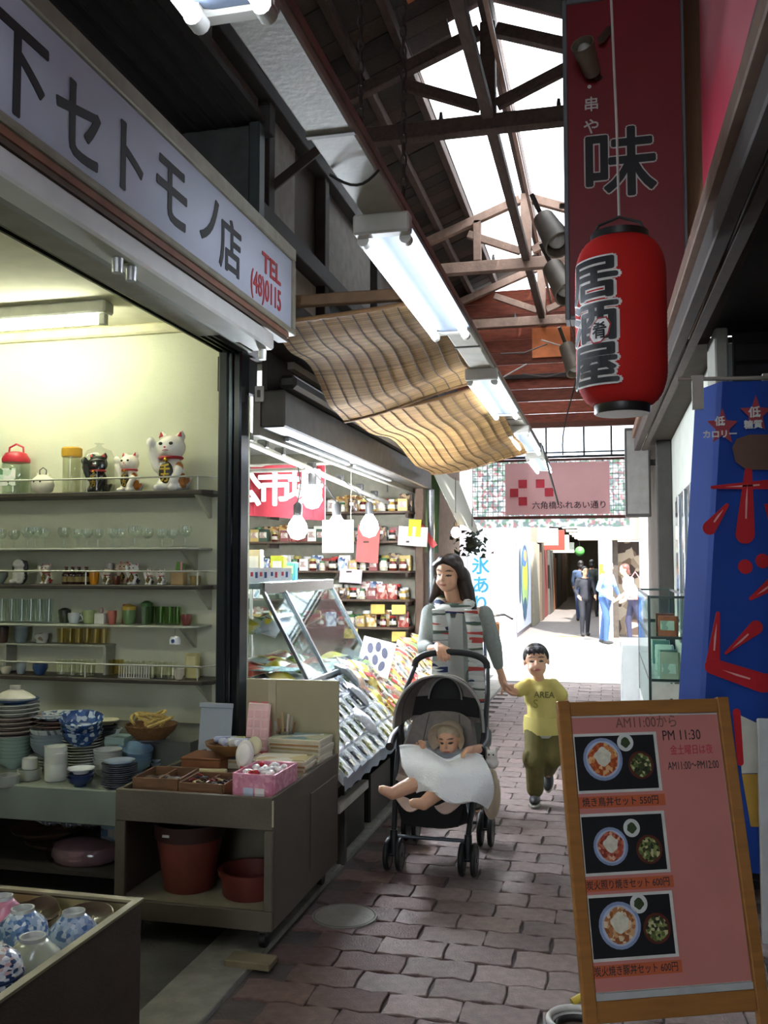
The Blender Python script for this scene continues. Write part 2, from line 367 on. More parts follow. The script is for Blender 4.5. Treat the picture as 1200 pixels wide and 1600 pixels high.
# ---- roof
RX, RZ, SL = -.80, 5.62, .40
def roofz(x): return RZ-SL*abs(x-RX)
ceil = estruct('ceiling', 'dark boarded gable roof over the arcade with skylights', (0, 0, 0))
wood_d = [M(c, .9, var=.25, scale=14, bump=.3, stretch=(1, 6, 6)) for c in ('#3f332c', '#4a3b32', '#37302b')]
def plank_mesh(x0, x1, wdt, mat):
    mb = MB(); a, b = (x0, roofz(x0)), (x1, roofz(x1))
    mb.prism([(a[0], a[1]), (b[0], b[1]), (b[0], b[1]+.025), (a[0], a[1]+.025)], -wdt/2+.004, wdt/2-.004, (V3((0, 0, 0)), V3((1, 0, 0)), V3((0, 0, 1)), V3((0, 1, 0))))
    return mb.mesh('plank', mat)
SKL, SKR = -1.40, -.14
pmL = [plank_mesh(-2.05, SKL, .2, m) for m in wood_d]; pmR = [plank_mesh(SKR, .55, .2, m) for m in wood_d]
pmL2 = [plank_mesh(SKL+.004, RX-.04, .2, m) for m in wood_d]; pmR2 = [plank_mesh(RX+.04, SKR-.004, .2, m) for m in wood_d]
pmN = [plank_mesh(SKL+.004, -1.1, .2, m) for m in wood_d]
yy = -3.0; i = 0
while yy < YE+.3:
    dz = random.uniform(-.006, .006)
    link('plank', pmL[i % 3], ceil, (0, yy, dz)); link('plank', pmR[(i+1) % 3], ceil, (0, yy, -dz))
    if yy < 6.5 or 7.02 < yy < 7.2 or yy > 12.1:
        link('plank', pmL2[(i+2) % 3], ceil, (0, yy, dz)); link('plank', pmR2[i % 3], ceil, (0, yy, dz))
    elif yy < 7.0: link('plank', pmN[i % 3], ceil, (0, yy, dz))
    yy += .2; i += 1
mb = MB()
mb.prism([(-2.06, roofz(-2.06)+.03), (.56, roofz(.56)+.03), (.56, roofz(.56)+.05), (-2.06, roofz(-2.06)+.05)], 0, 0.001) if False else None
for (x0, x1, y0, y1) in ((-2.06, SKL, -8.1, YE+.4), (SKR, .56, -8.1, YE+.4), (SKL, RX, -8.1, 6.6), (RX, SKR, -8.1, 6.6)):
    mb.prism([(x0, roofz(x0)+.034), (x1, roofz(x1)+.034), (x1, roofz(x1)+.06), (x0, roofz(x0)+.06)], y0, y1, (V3((0, 0, 0)), V3((1, 0, 0)), V3((0, 0, 1)), V3((0, 1, 0))))
struct(mb.build('roof_covering', M('#5a4038', .9)), 'roof covering above the boards')
wd = M('#54423a', .85, var=.25, scale=10, bump=.3, stretch=(4, 1, 4))
wd_lit = M('#8a6f60', .85, var=.2, scale=10, bump=.3)  # paler wood for far trusses: the light on them put into the colour
MB().bx(RX-.045, RX+.045, -3, YE, RZ-.16, RZ-.02).build('ridge_beam', wd, ceil, bevel=.005)
MB().bx(RX-.04, RX+.04, -3, YE, 4.72, 4.80).build('long_beam', wd, ceil, bevel=.005)
MB().bx(RX+.10, RX+.13, 3, YE, 4.95, 4.98).build('conduit', M('#b08a78', .5), ceil)
for x in (SKL-.03, SKR+.03, -1.75, .2):
    MB().bx(x-.03, x+.03, -3, YE, roofz(x)-.10, roofz(x)-.005).build('purlin', wd, ceil, bevel=.004)
# skylight sheets
skm = m_cloth('#f4f8fb', .9, .02)
def sky_pane(x0, x1, y0, y1):
    mb = MB(); mb.prism([(x0, roofz(x0)+.01), (x1, roofz(x1)+.01), (x1, roofz(x1)+.016), (x0, roofz(x0)+.016)], y0, y1, (V3((0, 0, 0)), V3((1, 0, 0)), V3((0, 0, 1)), V3((0, 1, 0))))
    mb.build('skylight_pane', skm, ceil)
sky_pane(-1.1, RX-.04, 6.6, 7.0); sky_pane(RX+.04, -.3, 6.6, 7.0)
for y0, y1 in ((7.2, 8.8), (8.8, 10.4), (10.4, 12.1)):
    sky_pane(SKL, RX-.045, y0, y1-.004); sky_pane(RX+.045, SKR, y0, y1-.004)
def truss(y, mat, full=True):
    t = estruct('roof_truss', 'timber roof truss with king post and struts'); t.location = (0, y, 0)
    MB().bx(-1.95, .46, -.05, .05, 4.64, 4.76).build('tie_beam', mat, t, bevel=.006)
    MB().bx(RX-.055, RX+.055, -.05, .05, 4.761, RZ-.17).build('king_post', mat, t, bevel=.006)
    for sx in (-1, 1):
        e = -1.93 if sx < 0 else .44
        MB().bar((RX+sx*.06, 0, RZ-.22), (e, 0, roofz(e)-.17), .08, .09).build('rafter', mat, t, bevel=.005)
        MB().bar((RX+sx*.06, 0, 4.84), (RX+sx*.62, 0, roofz(RX+sx*.62)-.3), .06, .08).build('strut', mat, t, bevel=.005)
    for x in (-1.15, -.3, -.1): MB().cyl((x, 0, 4.763), (x, 0, 4.83), .02, .012, 8).build('insulator', M('#3a302c', .5), t)
    return t
truss(6.55, wd); t2 = truss(9.75, wd_lit); truss(12.1, wd_lit)
for x in (-1.32, -.25): MB().bx(x-.04, x+.04, -.04, .04, 4.77, roofz(x)-.2).build('queen_post', wd_lit, t2, bevel=.005)
truss(3.0, wd)
# orange board near the camera end and loose boards
tag(MB().bar((-1.15, 5.3, 4.95), (-.62, 5.3, 5.2), .16, .02).build('orange_board', M('#c8632a', .6)), 'loose orange board lodged under the roof boards', 'board')
# ---- end gable
gab = estruct('wall_end', 'red-brown boarded gable closing the arcade above the glazing')
red_b = [M(c, .8, var=.3, scale=8, bump=.3, stretch=(1, 1, 5)) for c in ('#7a3a28', '#8c4530', '#66301f')]
z = 3.36; i = 0
while z < 5.1:
    MB().bx(-2.0, .5, YE, YE+.03, z, z+.165).build('board', red_b[i % 3], gab, bevel=.004); z += .17; i += 1
MB().bx(-2.0, .5, YE-.08, YE-.001, 3.33, 3.40).build('lintel', M('#5c3324', .8), gab, bevel=.005)
MB().bx(-2.0, .5, YE-.05, YE-.001, 4.0, 4.06).build('batten', M('#2e211c', .8), gab, bevel=.005)
MB().bx(-.95, -.45, YE-.03, YE-.001, 4.28, 4.68).build('lit_orange_sheet', M('#d9783f', .6), gab)  # orange light on the gable put into this sheet's colour
win = estruct('window_1', 'glazed strip with dark mullions over the arcade end')
MB().bx(-1.75, .38, YE, YE+.006, 2.96, 3.33).build('pane', m_glass('#f2f8ff', .04), win)
for x in (-1.75, -1.28, -.78, -.29, .06, .38): MB().bx(x-.012, x+.012, YE-.01, YE+.02, 2.96, 3.33).build('mullion', M('#1d2024', .5, metal=.5), win)
MB().bx(-1.76, .39, YE-.015, YE+.025, 2.93, 2.96).build('sill_rail', M('#1d2024', .5, metal=.5), win)
MB().bx(-1.76, .39, YE-.015, YE+.025, 2.995, 3.012).build('rail', M('#24282c', .5, metal=.5), win)
# flower lattice valance: printed sheet and wire grid
vl = tag(thing('flower_valance', 'flower patterned lattice sheet hanging across the arcade end', 'valance'))
MB().sheet(lambda u, v: (-1.78+2.06*u, YE+.12, 2.02+.9*v+.006*math.sin(u*40)), 60, 2, .004).build('printed_sheet', m_multi(['#eef2f0', '#dfe6e2', '#b4c4c4', '#f4f4f4', '#d8b8bc', '#a9c4b4', '#eceff2', '#b9c2c6'], 30, .8, translucent=.6), vl)
mb = MB()
for i in range(31): x = -1.78+2.06*i/30; mb.bx(x-.003, x+.003, YE+.105, YE+.111, 2.16, 2.93)
for j in range(12): z = 2.16+.07*j; mb.bx(-1.78, .28, YE+.099, YE+.105, z-.003, z+.003)
tag(mb.build('wire_grid', M('#5a3a34', .6), vl), kind='stuff')
MB().bx(-1.80, .30, YE+.05, YE+.1, 2.13, 2.17).build('bottom_rail', M('#5d332a', .7), vl, bevel=.004)
MB().bx(-1.80, .30, YE+.05, YE+.1, 2.9, 2.93).build('top_rail', M('#5d332a', .7), vl, bevel=.004)
# ---- right building
wr = struct(MB().bx(XR+.04, XR+.1, -8, YE, 2.66, 5.3).build('wall_right', M('#3d3029', .9, var=.3, scale=5, bump=.3)), 'dark timber upper wall of the right building')
MB().bx(XR+.005, XR+.039, 3.95, 5.3, 2.67, 4.9).build('board', M('#7d5a3a', .8, var=.25, scale=10, stretch=(6, 6, 1)), wr, bevel=.004)
MB().bx(XR+.005, XR+.039, 5.35, 8.6, 2.67, 3.3).build('white_board', M('#b9bcb4', .8, var=.1), wr, bevel=.004)
# eave beams converge slightly along the lane
bmR = estruct('trim_4', 'dark stained eave beam along the right shop fronts')
MB().bar((.40, 1.5, 2.60), (.27, 8.7, 2.60), .055, .10).build('beam', M('#3b2d26', .75, var=.25, scale=8, stretch=(4, 1, 4)), bmR, bevel=.006)
MB().bar((.37, 1.5, 2.70), (.25, 8.7, 2.70), .05, .07).build('fascia', M('#6b4c38', .75, var=.2), bmR, bevel=.005)
MB().bar((.46, 1.5, 2.56), (.33, 8.7, 2.56), .04, .02).build('eave_board', M('#4a3e36', .8, var=.2), bmR)
struct(MB().bx(.56, .62, 4.9, 8.7, 0, 2.62).build('wall_right_white', M('#c3c6bb', .85, var=.08, scale=4)), 'off-white plaster wall behind the blue banner')
struct(MB().bx(.36, 1.7, 4.9, YE, 2.625, 2.655).build('ceiling_right_far', M('#4a4038', .9)), 'dark eave soffit above the white wall')
struct(MB().bx(.43, .56, 8.55, 8.7, 0, 2.62).build('trim_5', M('#33302c', .7, var=.2), bevel=.008), 'dark corner post of the right building')
struct(MB().bx(.56, 3, 8.62, 8.7, 0, 2.6).build('wall_right_return', M('#5a544c', .85)), 'return wall at the end of the right building')
wn = struct(MB().bx(.50, .558, 5.75, 7.3, .95, 2.02).build('window_2', M('#4c5054', .4, metal=.6), bevel=.004), 'aluminium sash window in the white wall')
for i in range(3):
    y0 = 5.8+.5*i
    MB().bx(.492, .5, y0+.02, y0+.45, 1.05, 1.98).build('pane', M('#232b30', .1, var=.05), wn)
    MB().bx(.478, .5, y0-.02, y0+.02, .97, 2.0).build('mullion', M('#8d9496', .35, metal=.7), wn, bevel=.003)
# dark recessed shop on the right
struct(MB().bx(.50, .56, -8, 2.8, 0, 2.66).build('wall_right_shade', M('#4a4038', .9, var=.2)), 'unseen dark wall added to shade the blue banner')  # out of view, added to block light from the blue banner
struct(MB().bx(.56, 1.66, 2.70, 2.76, 0, 2.66).build('wall_right_shade_cross', M('#2e2a27', .9, var=.2)), 'unseen dark cross wall added to shade the blue banner')  # out of view, added so the banner's right part falls in shade
struct(MB().bx(-5.5, -1.97, -3.06, -3, 0, 2.95).build('wall_shop_near', M('#a8a690', .85)), 'near end wall of the crockery shop')
struct(MB().bx(-2.0, -1.94, -8, -3.06, 0, 2.95).build('wall_left_near', M('#5c544c', .85)), 'wall of the shop before the crockery shop')

struct(MB().bx(1.6, 1.66, -3, 4.9, 0, 2.7).build('wall_right_inner', M('#2a2623', .9, var=.2)), 'dark inner wall of the right shop')
struct(MB().bx(.62, 1.66, 4.84, 4.9, 0, 2.7).build('wall_right_cross', M('#332e2a', .9, var=.2)), 'dark cross wall of the right shop')
struct(MB().bx(.5, 1.66, -3, 4.9, 2.66, 2.7).build('ceiling_right', M('#2b2724', .9)), 'dark ceiling of the right shop')
lv = estruct('trim_6', 'dark slatted shutter at back of the right shop')
for i in range(16): MB().box((1.1, 4.80, 1.05+i*.1), (.95, .02, .08), (R(18), 0, 0)).build('slat', M('#2f2b28', .7, var=.15), lv)
struct(MB().bx(.50, .56, 4.55, 4.9, 0, 2.62).build('trim_7', M('#8f8e84', .7, var=.1), bevel=.008), 'pale door post beside the blue banner')
# ---- left wall between food stall and street
struct(MB().bx(-2.0, -1.94, 8.95, YE, 0, 2.95).build('wall_left_far', M('#6b5546', .85, var=.2)), 'brown wall between food stall and street')
# ---- food stall shell
YB = 8.75
struct(MB().bx(-5.0, -1.72, YB, YB+.06, 0, 2.95).build('wall_stall', M('#7d7868', .85, var=.15)), 'grey wall behind the food stall shelves')
struct(MB().bx(-5.06, -5.0, 4.95, YB, 0, 2.95).build('wall_stall_rear', M('#8b8778', .85, var=.1)), 'rear wall of the food stall')
struct(MB().bx(-5.0, -1.72, 4.95, YB, 2.62, 2.66).build('ceiling_stall', M('#bdbab0', .8, var=.1)), 'pale ceiling of the food stall')
fs = struct(MB().bx(-1.80, -1.66, 4.63, 8.85, 2.24, 2.44).build('trim_8', M('#4a4641', .6, var=.2), bevel=.01), 'dark steel fascia over the food stall opening')
MB().bx(-1.70, -1.60, 4.63, 8.85, 2.445, 2.52).build('gutter', M('#2c2b2a', .5, metal=.4), fs, bevel=.02)
MB().bx(-1.84, -1.80, 4.63, 8.85, 2.20, 2.42).build('inner_board', M('#8a8476', .7), fs)
for y0, y1 in ((5.0, 6.3), (6.45, 7.6)):
    MB().bx(-1.792, -1.765, y0, y1, 2.215, 2.239).build('light_strip', M('#c7ccd0', .35, metal=.3), fs, bevel=.004)
MB().bx(-1.79, -1.76, 4.63, 8.85, 2.445, 2.655).build('upper_board', M('#3d3833', .8, var=.2), fs)
struct(MB().bx(-1.98, -1.64, 4.56, 9.0, 2.66, 2.945).build('wall_stall_header', M('#3d3732', .9, var=.2)), 'dark header above the food stall fascia')
struct(MB().bx(-2.05, -1.90, 4.64, 4.84, 2.45, 2.64).build('wall_stall_pier', M('#393430', .9, var=.2)), 'dark pier between shop post and food stall')
sw = tag(thing('wall_switch', 'small white switch plate beside the dark shop post', 'switch', (-1.80, 4.62, 2.42)))
MB().box((0, 0, 0), (.05, .014, .085)).build('plate', M('#c9c7be', .5), sw, bevel=.004); MB().box((0, -.01, 0), (.018, .008, .04)).build('toggle', M('#55524c', .5), sw, bevel=.002)
tag(MB().cyl((-1.66, 8.80, 0), (-1.66, 8.80, 2.24), .035, n=16).build('steel_pole', M('#8d908f', .35, metal=.7), smooth=True), 'grey steel pole holding the food stall fascia', 'pole')
# ---- buildings across the street
pk = estruct('wall_far_left', 'pale pink tiled building across the sunlit street')
MB().bx(-7, -1.9, 19.75, 23.3, 0, 6).build('core', M('#989098', .8, var=.04), pk)
tm = [MB().bx(-.295, .295, -.012, 0, -.215, .215).mesh('tile', M(c, .6, var=.04), bevel=.004) for c in ('#a2949e', '#9c909a', '#a89ca4')]
for iz in range(7):
    for ix in range(5): link('tile', tm[(ix*3+iz) % 3], pk, (-2.2-.6*ix, 19.749, .24+.44*iz))
mu = tag(thing('mural_panel', 'white wall panel with a tall painted mural in blue and green', 'mural', (-1.895, 21.4, 0)))
MB().bx(0, .03, -1.6, 1.85, .1, 2.9).build('panel', M('#a4aec0', .7), mu, bevel=.01)
for n, (dy, z0, wy, hz, c) in enumerate(((.1, 1.2, 2.0, 1.6, '#3f5e78'), (.1, 1.15, 1.5, 1.35, '#8fae6a'), (.2, 1.4, 1.0, .9, '#d8c23e'), (-.1, 1.7, 1.3, .42, '#4a78b0'), (.1, 1.75, .8, .26, '#e8a070'), (.0, .55, .9, .5, '#30506a'), (-1.2, 1.3, .35, 1.2, '#384858'))):
    p = [(wy/2*math.cos(a), hz/2*math.sin(a)) for a in [2*PI*k/20 for k in range(20)]]
    MB().prism(p, .031+.002*n, .0335+.002*n, (V3((0, dy, z0)), V3((0, 1, 0)), V3((0, 0, 1)), V3((1, 0, 0)))).build('painted_shape', M(c, .7), mu)
fl = struct(MB().bx(-2.3, -1.9, 23.3, 48, 0, 3.0).build('wall_far_alley_left', M('#8f8874', .85, var=.15)), 'left side of the alley across the street')
for k, (y0, y1, c, z1) in enumerate(((23.6, 25.6, '#a79f8c', 2.1), (26, 27, '#5a4a3c', 2.3), (27.4, 29, '#7a2f2a', 2.0), (29.5, 31.5, '#4c4a44', 2.2), (32, 34, '#8c5a3a', 1.8), (34.5, 37, '#3c3a36', 2.2), (38, 42, '#55402f', 2.1))):
    MB().bx(-1.9, -1.82+.03*(k % 2), y0, y1, 0, z1).build('door_panel', M(c, .8, var=.1), fl, bevel=.01)
for k, (y0, dx, c, z0, z1) in enumerate(((25.8, .32, '#b9b4a2', 2.15, 2.75), (27.2, .5, '#c7bfb0', 2.1, 2.6), (28.6, .62, '#8c3328', 2.0, 2.6), (30, .7, '#9a9c84', 2.0, 2.5), (31.6, .8, '#c9c9c0', 1.95, 2.3))):
    tag(MB().bx(-1.9, -1.9+dx, y0, y0+.12, z0, z1).build('hanging_sign', M(c, .6), bevel=.01), ['pale beige', 'off-white', 'dark red', 'olive grey', 'small white'][k]+' sign projecting over the far alley', 'sign')
gl_ = tag(MB().ell((-.92, 31.5, 2.0), (.16, .16, .16), 16, 10).build('green_lantern', M('#5fae5a', .5), smooth=True), 'round green lantern hanging in the far alley', 'lantern')
MB().cyl((-.92, 31.5, 2.15), (-.92, 31.5, 2.85), .01, n=6).build('cord', M('#3a3632', .6), gl_)
struct(MB().bx(-.2, .2, 20.3, 48, 0, 3.0).build('wall_far_alley_right', M('#4c453e', .9, var=.2)), 'right side of the alley across the street')
struct(MB().bx(-2.3, .2, 31, 48, 2.85, 2.95).build('ceiling_far', M('#3a3632', .9)), 'dark roof of the alley across the street')
struct(MB().bx(-2.3, .2, 47.9, 48, 0, 3).build('wall_far_end', M('#8a867c', .9)), 'end of the alley across the street')
for k in range(5): tag(MB().bx(-1.5, -.5, 32+3*k, 32.12+3*k, 2.79, 2.85).build('alley_lamp', M('#fff2dc', .4, emit=8.0)), 'fluorescent lamp under roof of the far alley', 'lamp', 'lamps in the far alley')
fr = estruct('wall_far_right', 'white shop front across the street right of the far alley')
MB().bx(-.62, 6, 19.9, 20.3, 2.05, 2.85).build('white_beam', M('#a89e90', .8, var=.04), fr, bevel=.01)
MB().bx(-.62, 6, 19.8, 21.3, 2.86, 6).build('upper_wall', M('#cfd0cc', .8), fr)
MB().bx(-.20, .08, 19.85, 20.28, 0, 2.05).build('column', M('#a8a8b0', .7), fr, bevel=.01)
MB().bx(-.19, -.02, 19.83, 19.848, .75, 1.55).build('yellow_band', M('#d9c21e', .7), fr)
MB().bx(.62, .80, 19.5, 19.8, 0, 3.6).build('column', M('#c0c2c6', .7), fr, bevel=.01)
MB().bx(.85, .93, 19.5, 19.7, 0, 3.6).build('column', M('#e4e6ea', .7), fr, bevel=.01)
MB().bx(.08, 6, 21.2, 21.3, 0, 2.05).build('shop_back', m_multi(['#4a3c34', '#6a5648', '#8b7a68', '#3b2f2a', '#a89a88'], 6, .8), fr)
struct(MB().bx(-16, -7, 19.75, 21, 0, 6).build('wall_street_left', M('#b8b0a8', .85)), 'plain street wall left of the pink building')
struct(MB().bx(6, 16, 19.75, 21, 0, 6).build('wall_street_right', M('#b8b0a8', .85)), 'plain street wall right of the shop front')
# ============================================================ LAMPS, SIGNS, BLINDS
XT = -.67; ZT = 2.56
white_p = M('#c9c6bc', .45, var=.08)
tube_m = M('#eaf3ff', .3, var=0, emit=9.0)
trunk = thing('lamp_trunking', 'long white steel trunking carrying fluorescent lamps on chains', 'trunking')
MB().bx(XT-.062, XT+.062, -.6, 10.2, ZT+.035, ZT+.085).build('channel', M('#b5b0a4', .55, var=.12, bump=.1), trunk, bevel=.006)
MB().bx(XT+.063, XT+.068, -.6, 10.2, ZT+.06, ZT+.085).build('side_strip', M('#8a6a5e', .7, var=.2), trunk)
for yj in (2.2, 4.55, 6.9): MB().bx(XT-.064, XT+.064, yj-.008, yj+.008, ZT+.03, ZT+.036).build('joint', M('#6b665e', .6), trunk)
mb = MB(); mb.tube([(XT-.07+.14*t, 2.42+.03*math.sin(3*t), ZT+.03-.025*math.sin(PI*t)) for t in [i/8 for i in range(9)]], .004, 6)
mb.build('wire', M('#26221f', .6), trunk)
def lamp(y0, lab):
    t = thing('fluorescent_lamp', lab, 'lamp', (XT, y0, ZT), group=None)
    b = MB(); b.prism([(-.088, .0), (-.04, -.012), (.04, -.012), (.088, .0), (.05, .033), (-.05, .033)], 0, 1.27, (V3((0, 0, 0)), V3((1, 0, 0)), V3((0, 0, 1)), V3((0, 1, 0))))
    b.build('reflector', M('#6f7a8c', .6, var=.03), t, bevel=.002)
    MB().bx(-.09, .09, -.05, 0, -.03, .034).build('end_cap', white_p, t, bevel=.006)
    MB().bx(-.08, .08, 1.27, 1.31, -.02, .034).build('end_cap', white_p, t, bevel=.006)
    for s in (-1, 1):
        MB().cyl((s*.068, .03, -.035), (s*.068, 1.24, -.035), .016, n=12).build('tube', tube_m, t, smooth=True)
        for yy in (.012, 1.258): MB().cyl((s*.068, yy-.018, -.035), (s*.068, yy+.018, -.035), .019, n=12).build('socket', M('#d7d5cd', .5), t, smooth=True)
        for yy in (.012, 1.258): MB().bx(s*.068-.008, s*.068+.008, yy-.01, yy+.01, -.03, .0).build('holder', white_p, t)
    return t
lamp(.30, 'twin tube fluorescent lamp at the end of trunking above the shop sign')
lamp(2.78, 'twin tube fluorescent lamp hung by two chains from the roof')
lamp(5.1, 'twin tube fluorescent lamp above the second bamboo blind')
lamp(7.25, 'twin tube fluorescent lamp at the last length of trunking')
lamp(8.95, 'twin tube fluorescent lamp in front of the pink street banner')
def chain(x, y, z0, z1, lab):
    t = thing('chain', lab, 'chain', (x, y, z0)); z = 0; i = 0
    lk = MB().tube([(.009*math.cos(a), 0, .022*math.sin(a)) for a in [2*PI*k/10 for k in range(10)]], .0035, 5, closed=True).mesh('link', M('#3b332e', .6, metal=.6))
    n = int((z1-z0)/.036)
    for i in range(n): link('link', lk, t, (0, 0, .02+.036*i), (0, 0, PI/2*(i % 2)))
chain(XT-.045, 2.66, ZT+.085, 5.1, 'rusty chain holding the trunking on the shop sign side')
chain(XT+.045, 2.86, ZT+.085, 5.1, 'rusty chain holding the trunking on the lantern side')
# hanging cable loops near the far lamp
cb = MB(); cb.tube([(XT+.1+.12*math.sin(PI*t)*1.2, 8.3+.2*t, 2.6-.55*math.sin(PI*t)) for t in [i/16 for i in range(17)]], .008, 6)
tag(cb.build('cable_loop', M('#3a3836', .6), smooth=True), 'grey cable loop hanging in front of the pink banner', 'cable')
cb = MB(); cb.tube([(-.45+.1*math.sin(5*t), 12.02, 4.7-1.78*t) for t in [i/14 for i in range(15)]], .01, 6)
tag(cb.build('drop_cable', M('#2c2624', .6), smooth=True), 'dark cable dropping from roof to the street banner', 'cable')
for k in range(7):
    a = V3((-1.5+.25*k, 11.2+.1*(k % 3), 3.75+.12*((k*3) % 5))); b = a+V3((.55, .25, .25-.1*(k % 4)))
    tag(MB().tube([a, (a+b)/2+V3((0, 0, -.05)), b], .008, 6).build('roof_wire', M('#4a3a34' if k % 3 else '#a8a098', .6)), 'thin loose wire strung under the red gable', 'wire', 'loose wires under the gable')
# ---- shop sign
sg = thing('shop_sign', 'long white signboard with black Japanese lettering and red phone number', 'sign', (-1.36, 0, 0))
Y0, Y1, Z0, Z1 = .6, 3.90, 2.535, 2.885
MB().bx(-.45, -.012, Y0, Y1-.01, Z0+.02, Z1-.01).build('box', M('#8b8778', .7), sg)
MB().bx(-.011, 0, Y0, Y1-.03, Z0+.02, Z1-.02).build('face', M('#b9c0cf', .35, var=.04, scale=4), sg)
fm = M('#8f8a78', .5, metal=.2, var=.15)
MB().bx(-.06, .012, Y0, Y1, Z1-.018, Z1+.04).build('top_frame', fm, sg, bevel=.004)
MB().bx(-.06, .012, Y0, Y1, Z0-.005, Z0+.02).build('bottom_frame', fm, sg, bevel=.004)
MB().bx(-.06, .012, Y1-.028, Y1, Z0+.02, Z1-.018).build('end_frame', fm, sg, bevel=.004)
MB().bx(-.05, .0, Y0, Y1-.06, Z0-.028, Z0-.006).build('strip', M('#8a5f4a', .6, var=.2), sg)
MB().bx(-.05, -.006, Y0, Y1-.06, Z0-.046, Z0-.029).build('strip', M('#5b4b3c', .6), sg)
blk = M('#15171b', .5, var=.05); redm = M('#a51d22', .5, var=.05)
for ch, px, py, sz in (('下', 28, 118, .235), ('セ', 125, 205, .225), ('ト', 200, 258, .22), ('モ', 268, 308, .235), ('ノ', 328, 350, .205), ('店', 360, 393, .195)):
    p = atX(px, py, -1.36)
    text('character', ch, sz/.9, blk, sg, frame((.0015, p.y, p.z), (0, 1, 0), (0, 0, 1)), bold=.004)
p = atX(424, 422, -1.36); text('lettering', 'TEL', .115, redm, sg, frame((.0015, p.y, p.z), (0, 1, 0), (0, 0, 1)), bold=.003, sx=1.2)
p = atX(416, 456, -1.36); text('lettering', '(48)0115', .125, redm, sg, frame((.0015, p.y, p.z), (0, 1, 0), (0, 0, 1)), bold=.002, sx=.78)
aw = thing('awning_box', 'white metal awning roller box under the shop signboard', 'awning', (-1.36, 0, 0))
MB().bx(-.085, .01, .6, 3.63, 2.405, 2.475).build('box', M('#d3d3cf', .35, metal=.2, var=.05), aw, bevel=.008)
MB().bx(-.16, -.086, .6, 3.60, 2.44, 2.475).build('back_tray', M('#8d8f86', .5, metal=.3), aw, bevel=.003)
for yb in (2.42, 2.50, 3.6):
    MB().cyl((-.03, yb, 2.403), (-.03, yb, 2.36), .018, .016, 10).build('hook', M('#c6c8c6', .3, metal=.5), aw, smooth=True)
MB().bx(-.04, -.02, 2.45, 2.47, 2.405, 2.49).build('bracket', M('#4d463e', .5), aw)
for yb in (1.2, 2.3, 3.3): MB().bx(-.08, -.03, yb-.02, yb+.02, 2.476, 2.53).build('hanger', M('#6a665c', .5), aw)
# shop ceiling lamp
sl_ = thing('ceiling_lamp', 'single tube fluorescent lamp on the cream shop ceiling', 'lamp', (-3.2, 4.35, 2.80))
MB().bx(-.66, .66, -.05, .05, .03, .098).build('body', M('#c9c9be', .5), sl_, bevel=.01)
MB().cyl((-.60, 0, -.005), (.60, 0, -.005), .016, n=12).build('tube', M('#f2f6dc', .3, var=0, emit=34.0), sl_, smooth=True)
for s in (-1, 1): MB().bx(s*.625-.02, s*.625+.02, -.018, .018, -.028, .03).build('socket', M('#d8d8cc', .5), sl_, bevel=.004)
for k, x in enumerate((-3.9,)):
    pass
fill_lamp = dup(sl_, (-3.4, 2.0, 2.80), label='unseen tube lamp added to brighten the crockery shop')  # second lamp is out of view, added to brighten the shop
# ---- bamboo blinds
bam = M('#a9834f', .7, var=.3, scale=20, stretch=(1, 1, 1), bump=.2, rnd=.0)
bam_mats = [m_cloth(c, .3, .2) for c in ('#9c7846', '#ab8650', '#8d6b3e', '#b8925a')]
def blind(name, lab, c00, c10, c11, c01, n, cords, sag):
    """c00..c01: four corners; reeds run along u (c00->c10), laid next to each other along v"""
    t = thing(name, lab, 'blind'); c00, c10, c11, c01 = [V3(c) for c in (c00, c10, c11, c01)]
    def P(u, v):
        p = c00*(1-u)*(1-v)+c10*u*(1-v)+c11*u*v+c01*(1-u)*v
        return p+V3((0, 0, -sag*math.sin(PI*u)-.035*math.sin(v*PI*3.2+u*1.5)*(1-.3*u)*min(1,4*v,4-4*v)+.015*math.sin(5*u+4*v)*min(1,4*v)))
    mb = MB()
    for j in range(n):
        v0, v1 = j/n, (j+.9)/n; mb.cur = random.randrange(4); k = 7; off = len(mb.v); vs = []; fs = []
        for i in range(k+1):
            u = i/k; a, b = P(u, v0), P(u, v1); up = V3((0, 0, .0022)); vs += [a, b, b+up, a+up]
        for i in range(k):
            q = 4*i; fs += [(q+e, q+(e+1) % 4, q+4+(e+1) % 4, q+4+e) for e in range(4)]
        fs += [(0, 3, 2, 1), (4*k, 4*k+1, 4*k+2, 4*k+3)]; mb.add(vs, fs)
    tag(mb.build('reed_mat', bam_mats, t), kind='stuff')
    for c in range(cords):
        u = (c+.5)/cords
        MB().tube([P(u, i/24)-V3((0, 0, .004)) for i in range(25)], .0028, 5).build('cord', M('#3d2d20', .8), t)
    for v in (0, 1): MB().tube([P(i/10, v) for i in range(11)], .011, 8).build('end_batten', M('#7d5c38', .7), t, smooth=True)
    return t
L_ = -1.56
blind('bamboo_blind', 'brown bamboo blind stretched from food stall gutter to the hung lamp', (-1.50, 3.98, 2.62), (XT-.06, 4.0, 2.69), (XT-.06, 5.55, 2.62), (-1.57, 5.45, 2.40), 150, 11, .01)
blind('bamboo_blind', 'golden bamboo blind lit by the second lamp over the shoppers', (-1.57, 5.48, 2.44), (XT-.06, 5.58, 2.60), (XT-.02, 8.25, 2.50), (-1.57, 8.35, 2.36), 260, 11, .03)
tag(MB().bar((-1.92, 4.0, 2.72), (XT-.08, 4.02, 2.72), .05, .05).build('blind_rail', M('#6b5138', .7, var=.2), bevel=.004), 'wooden rail holding the near edge of the bamboo blind', 'rail')
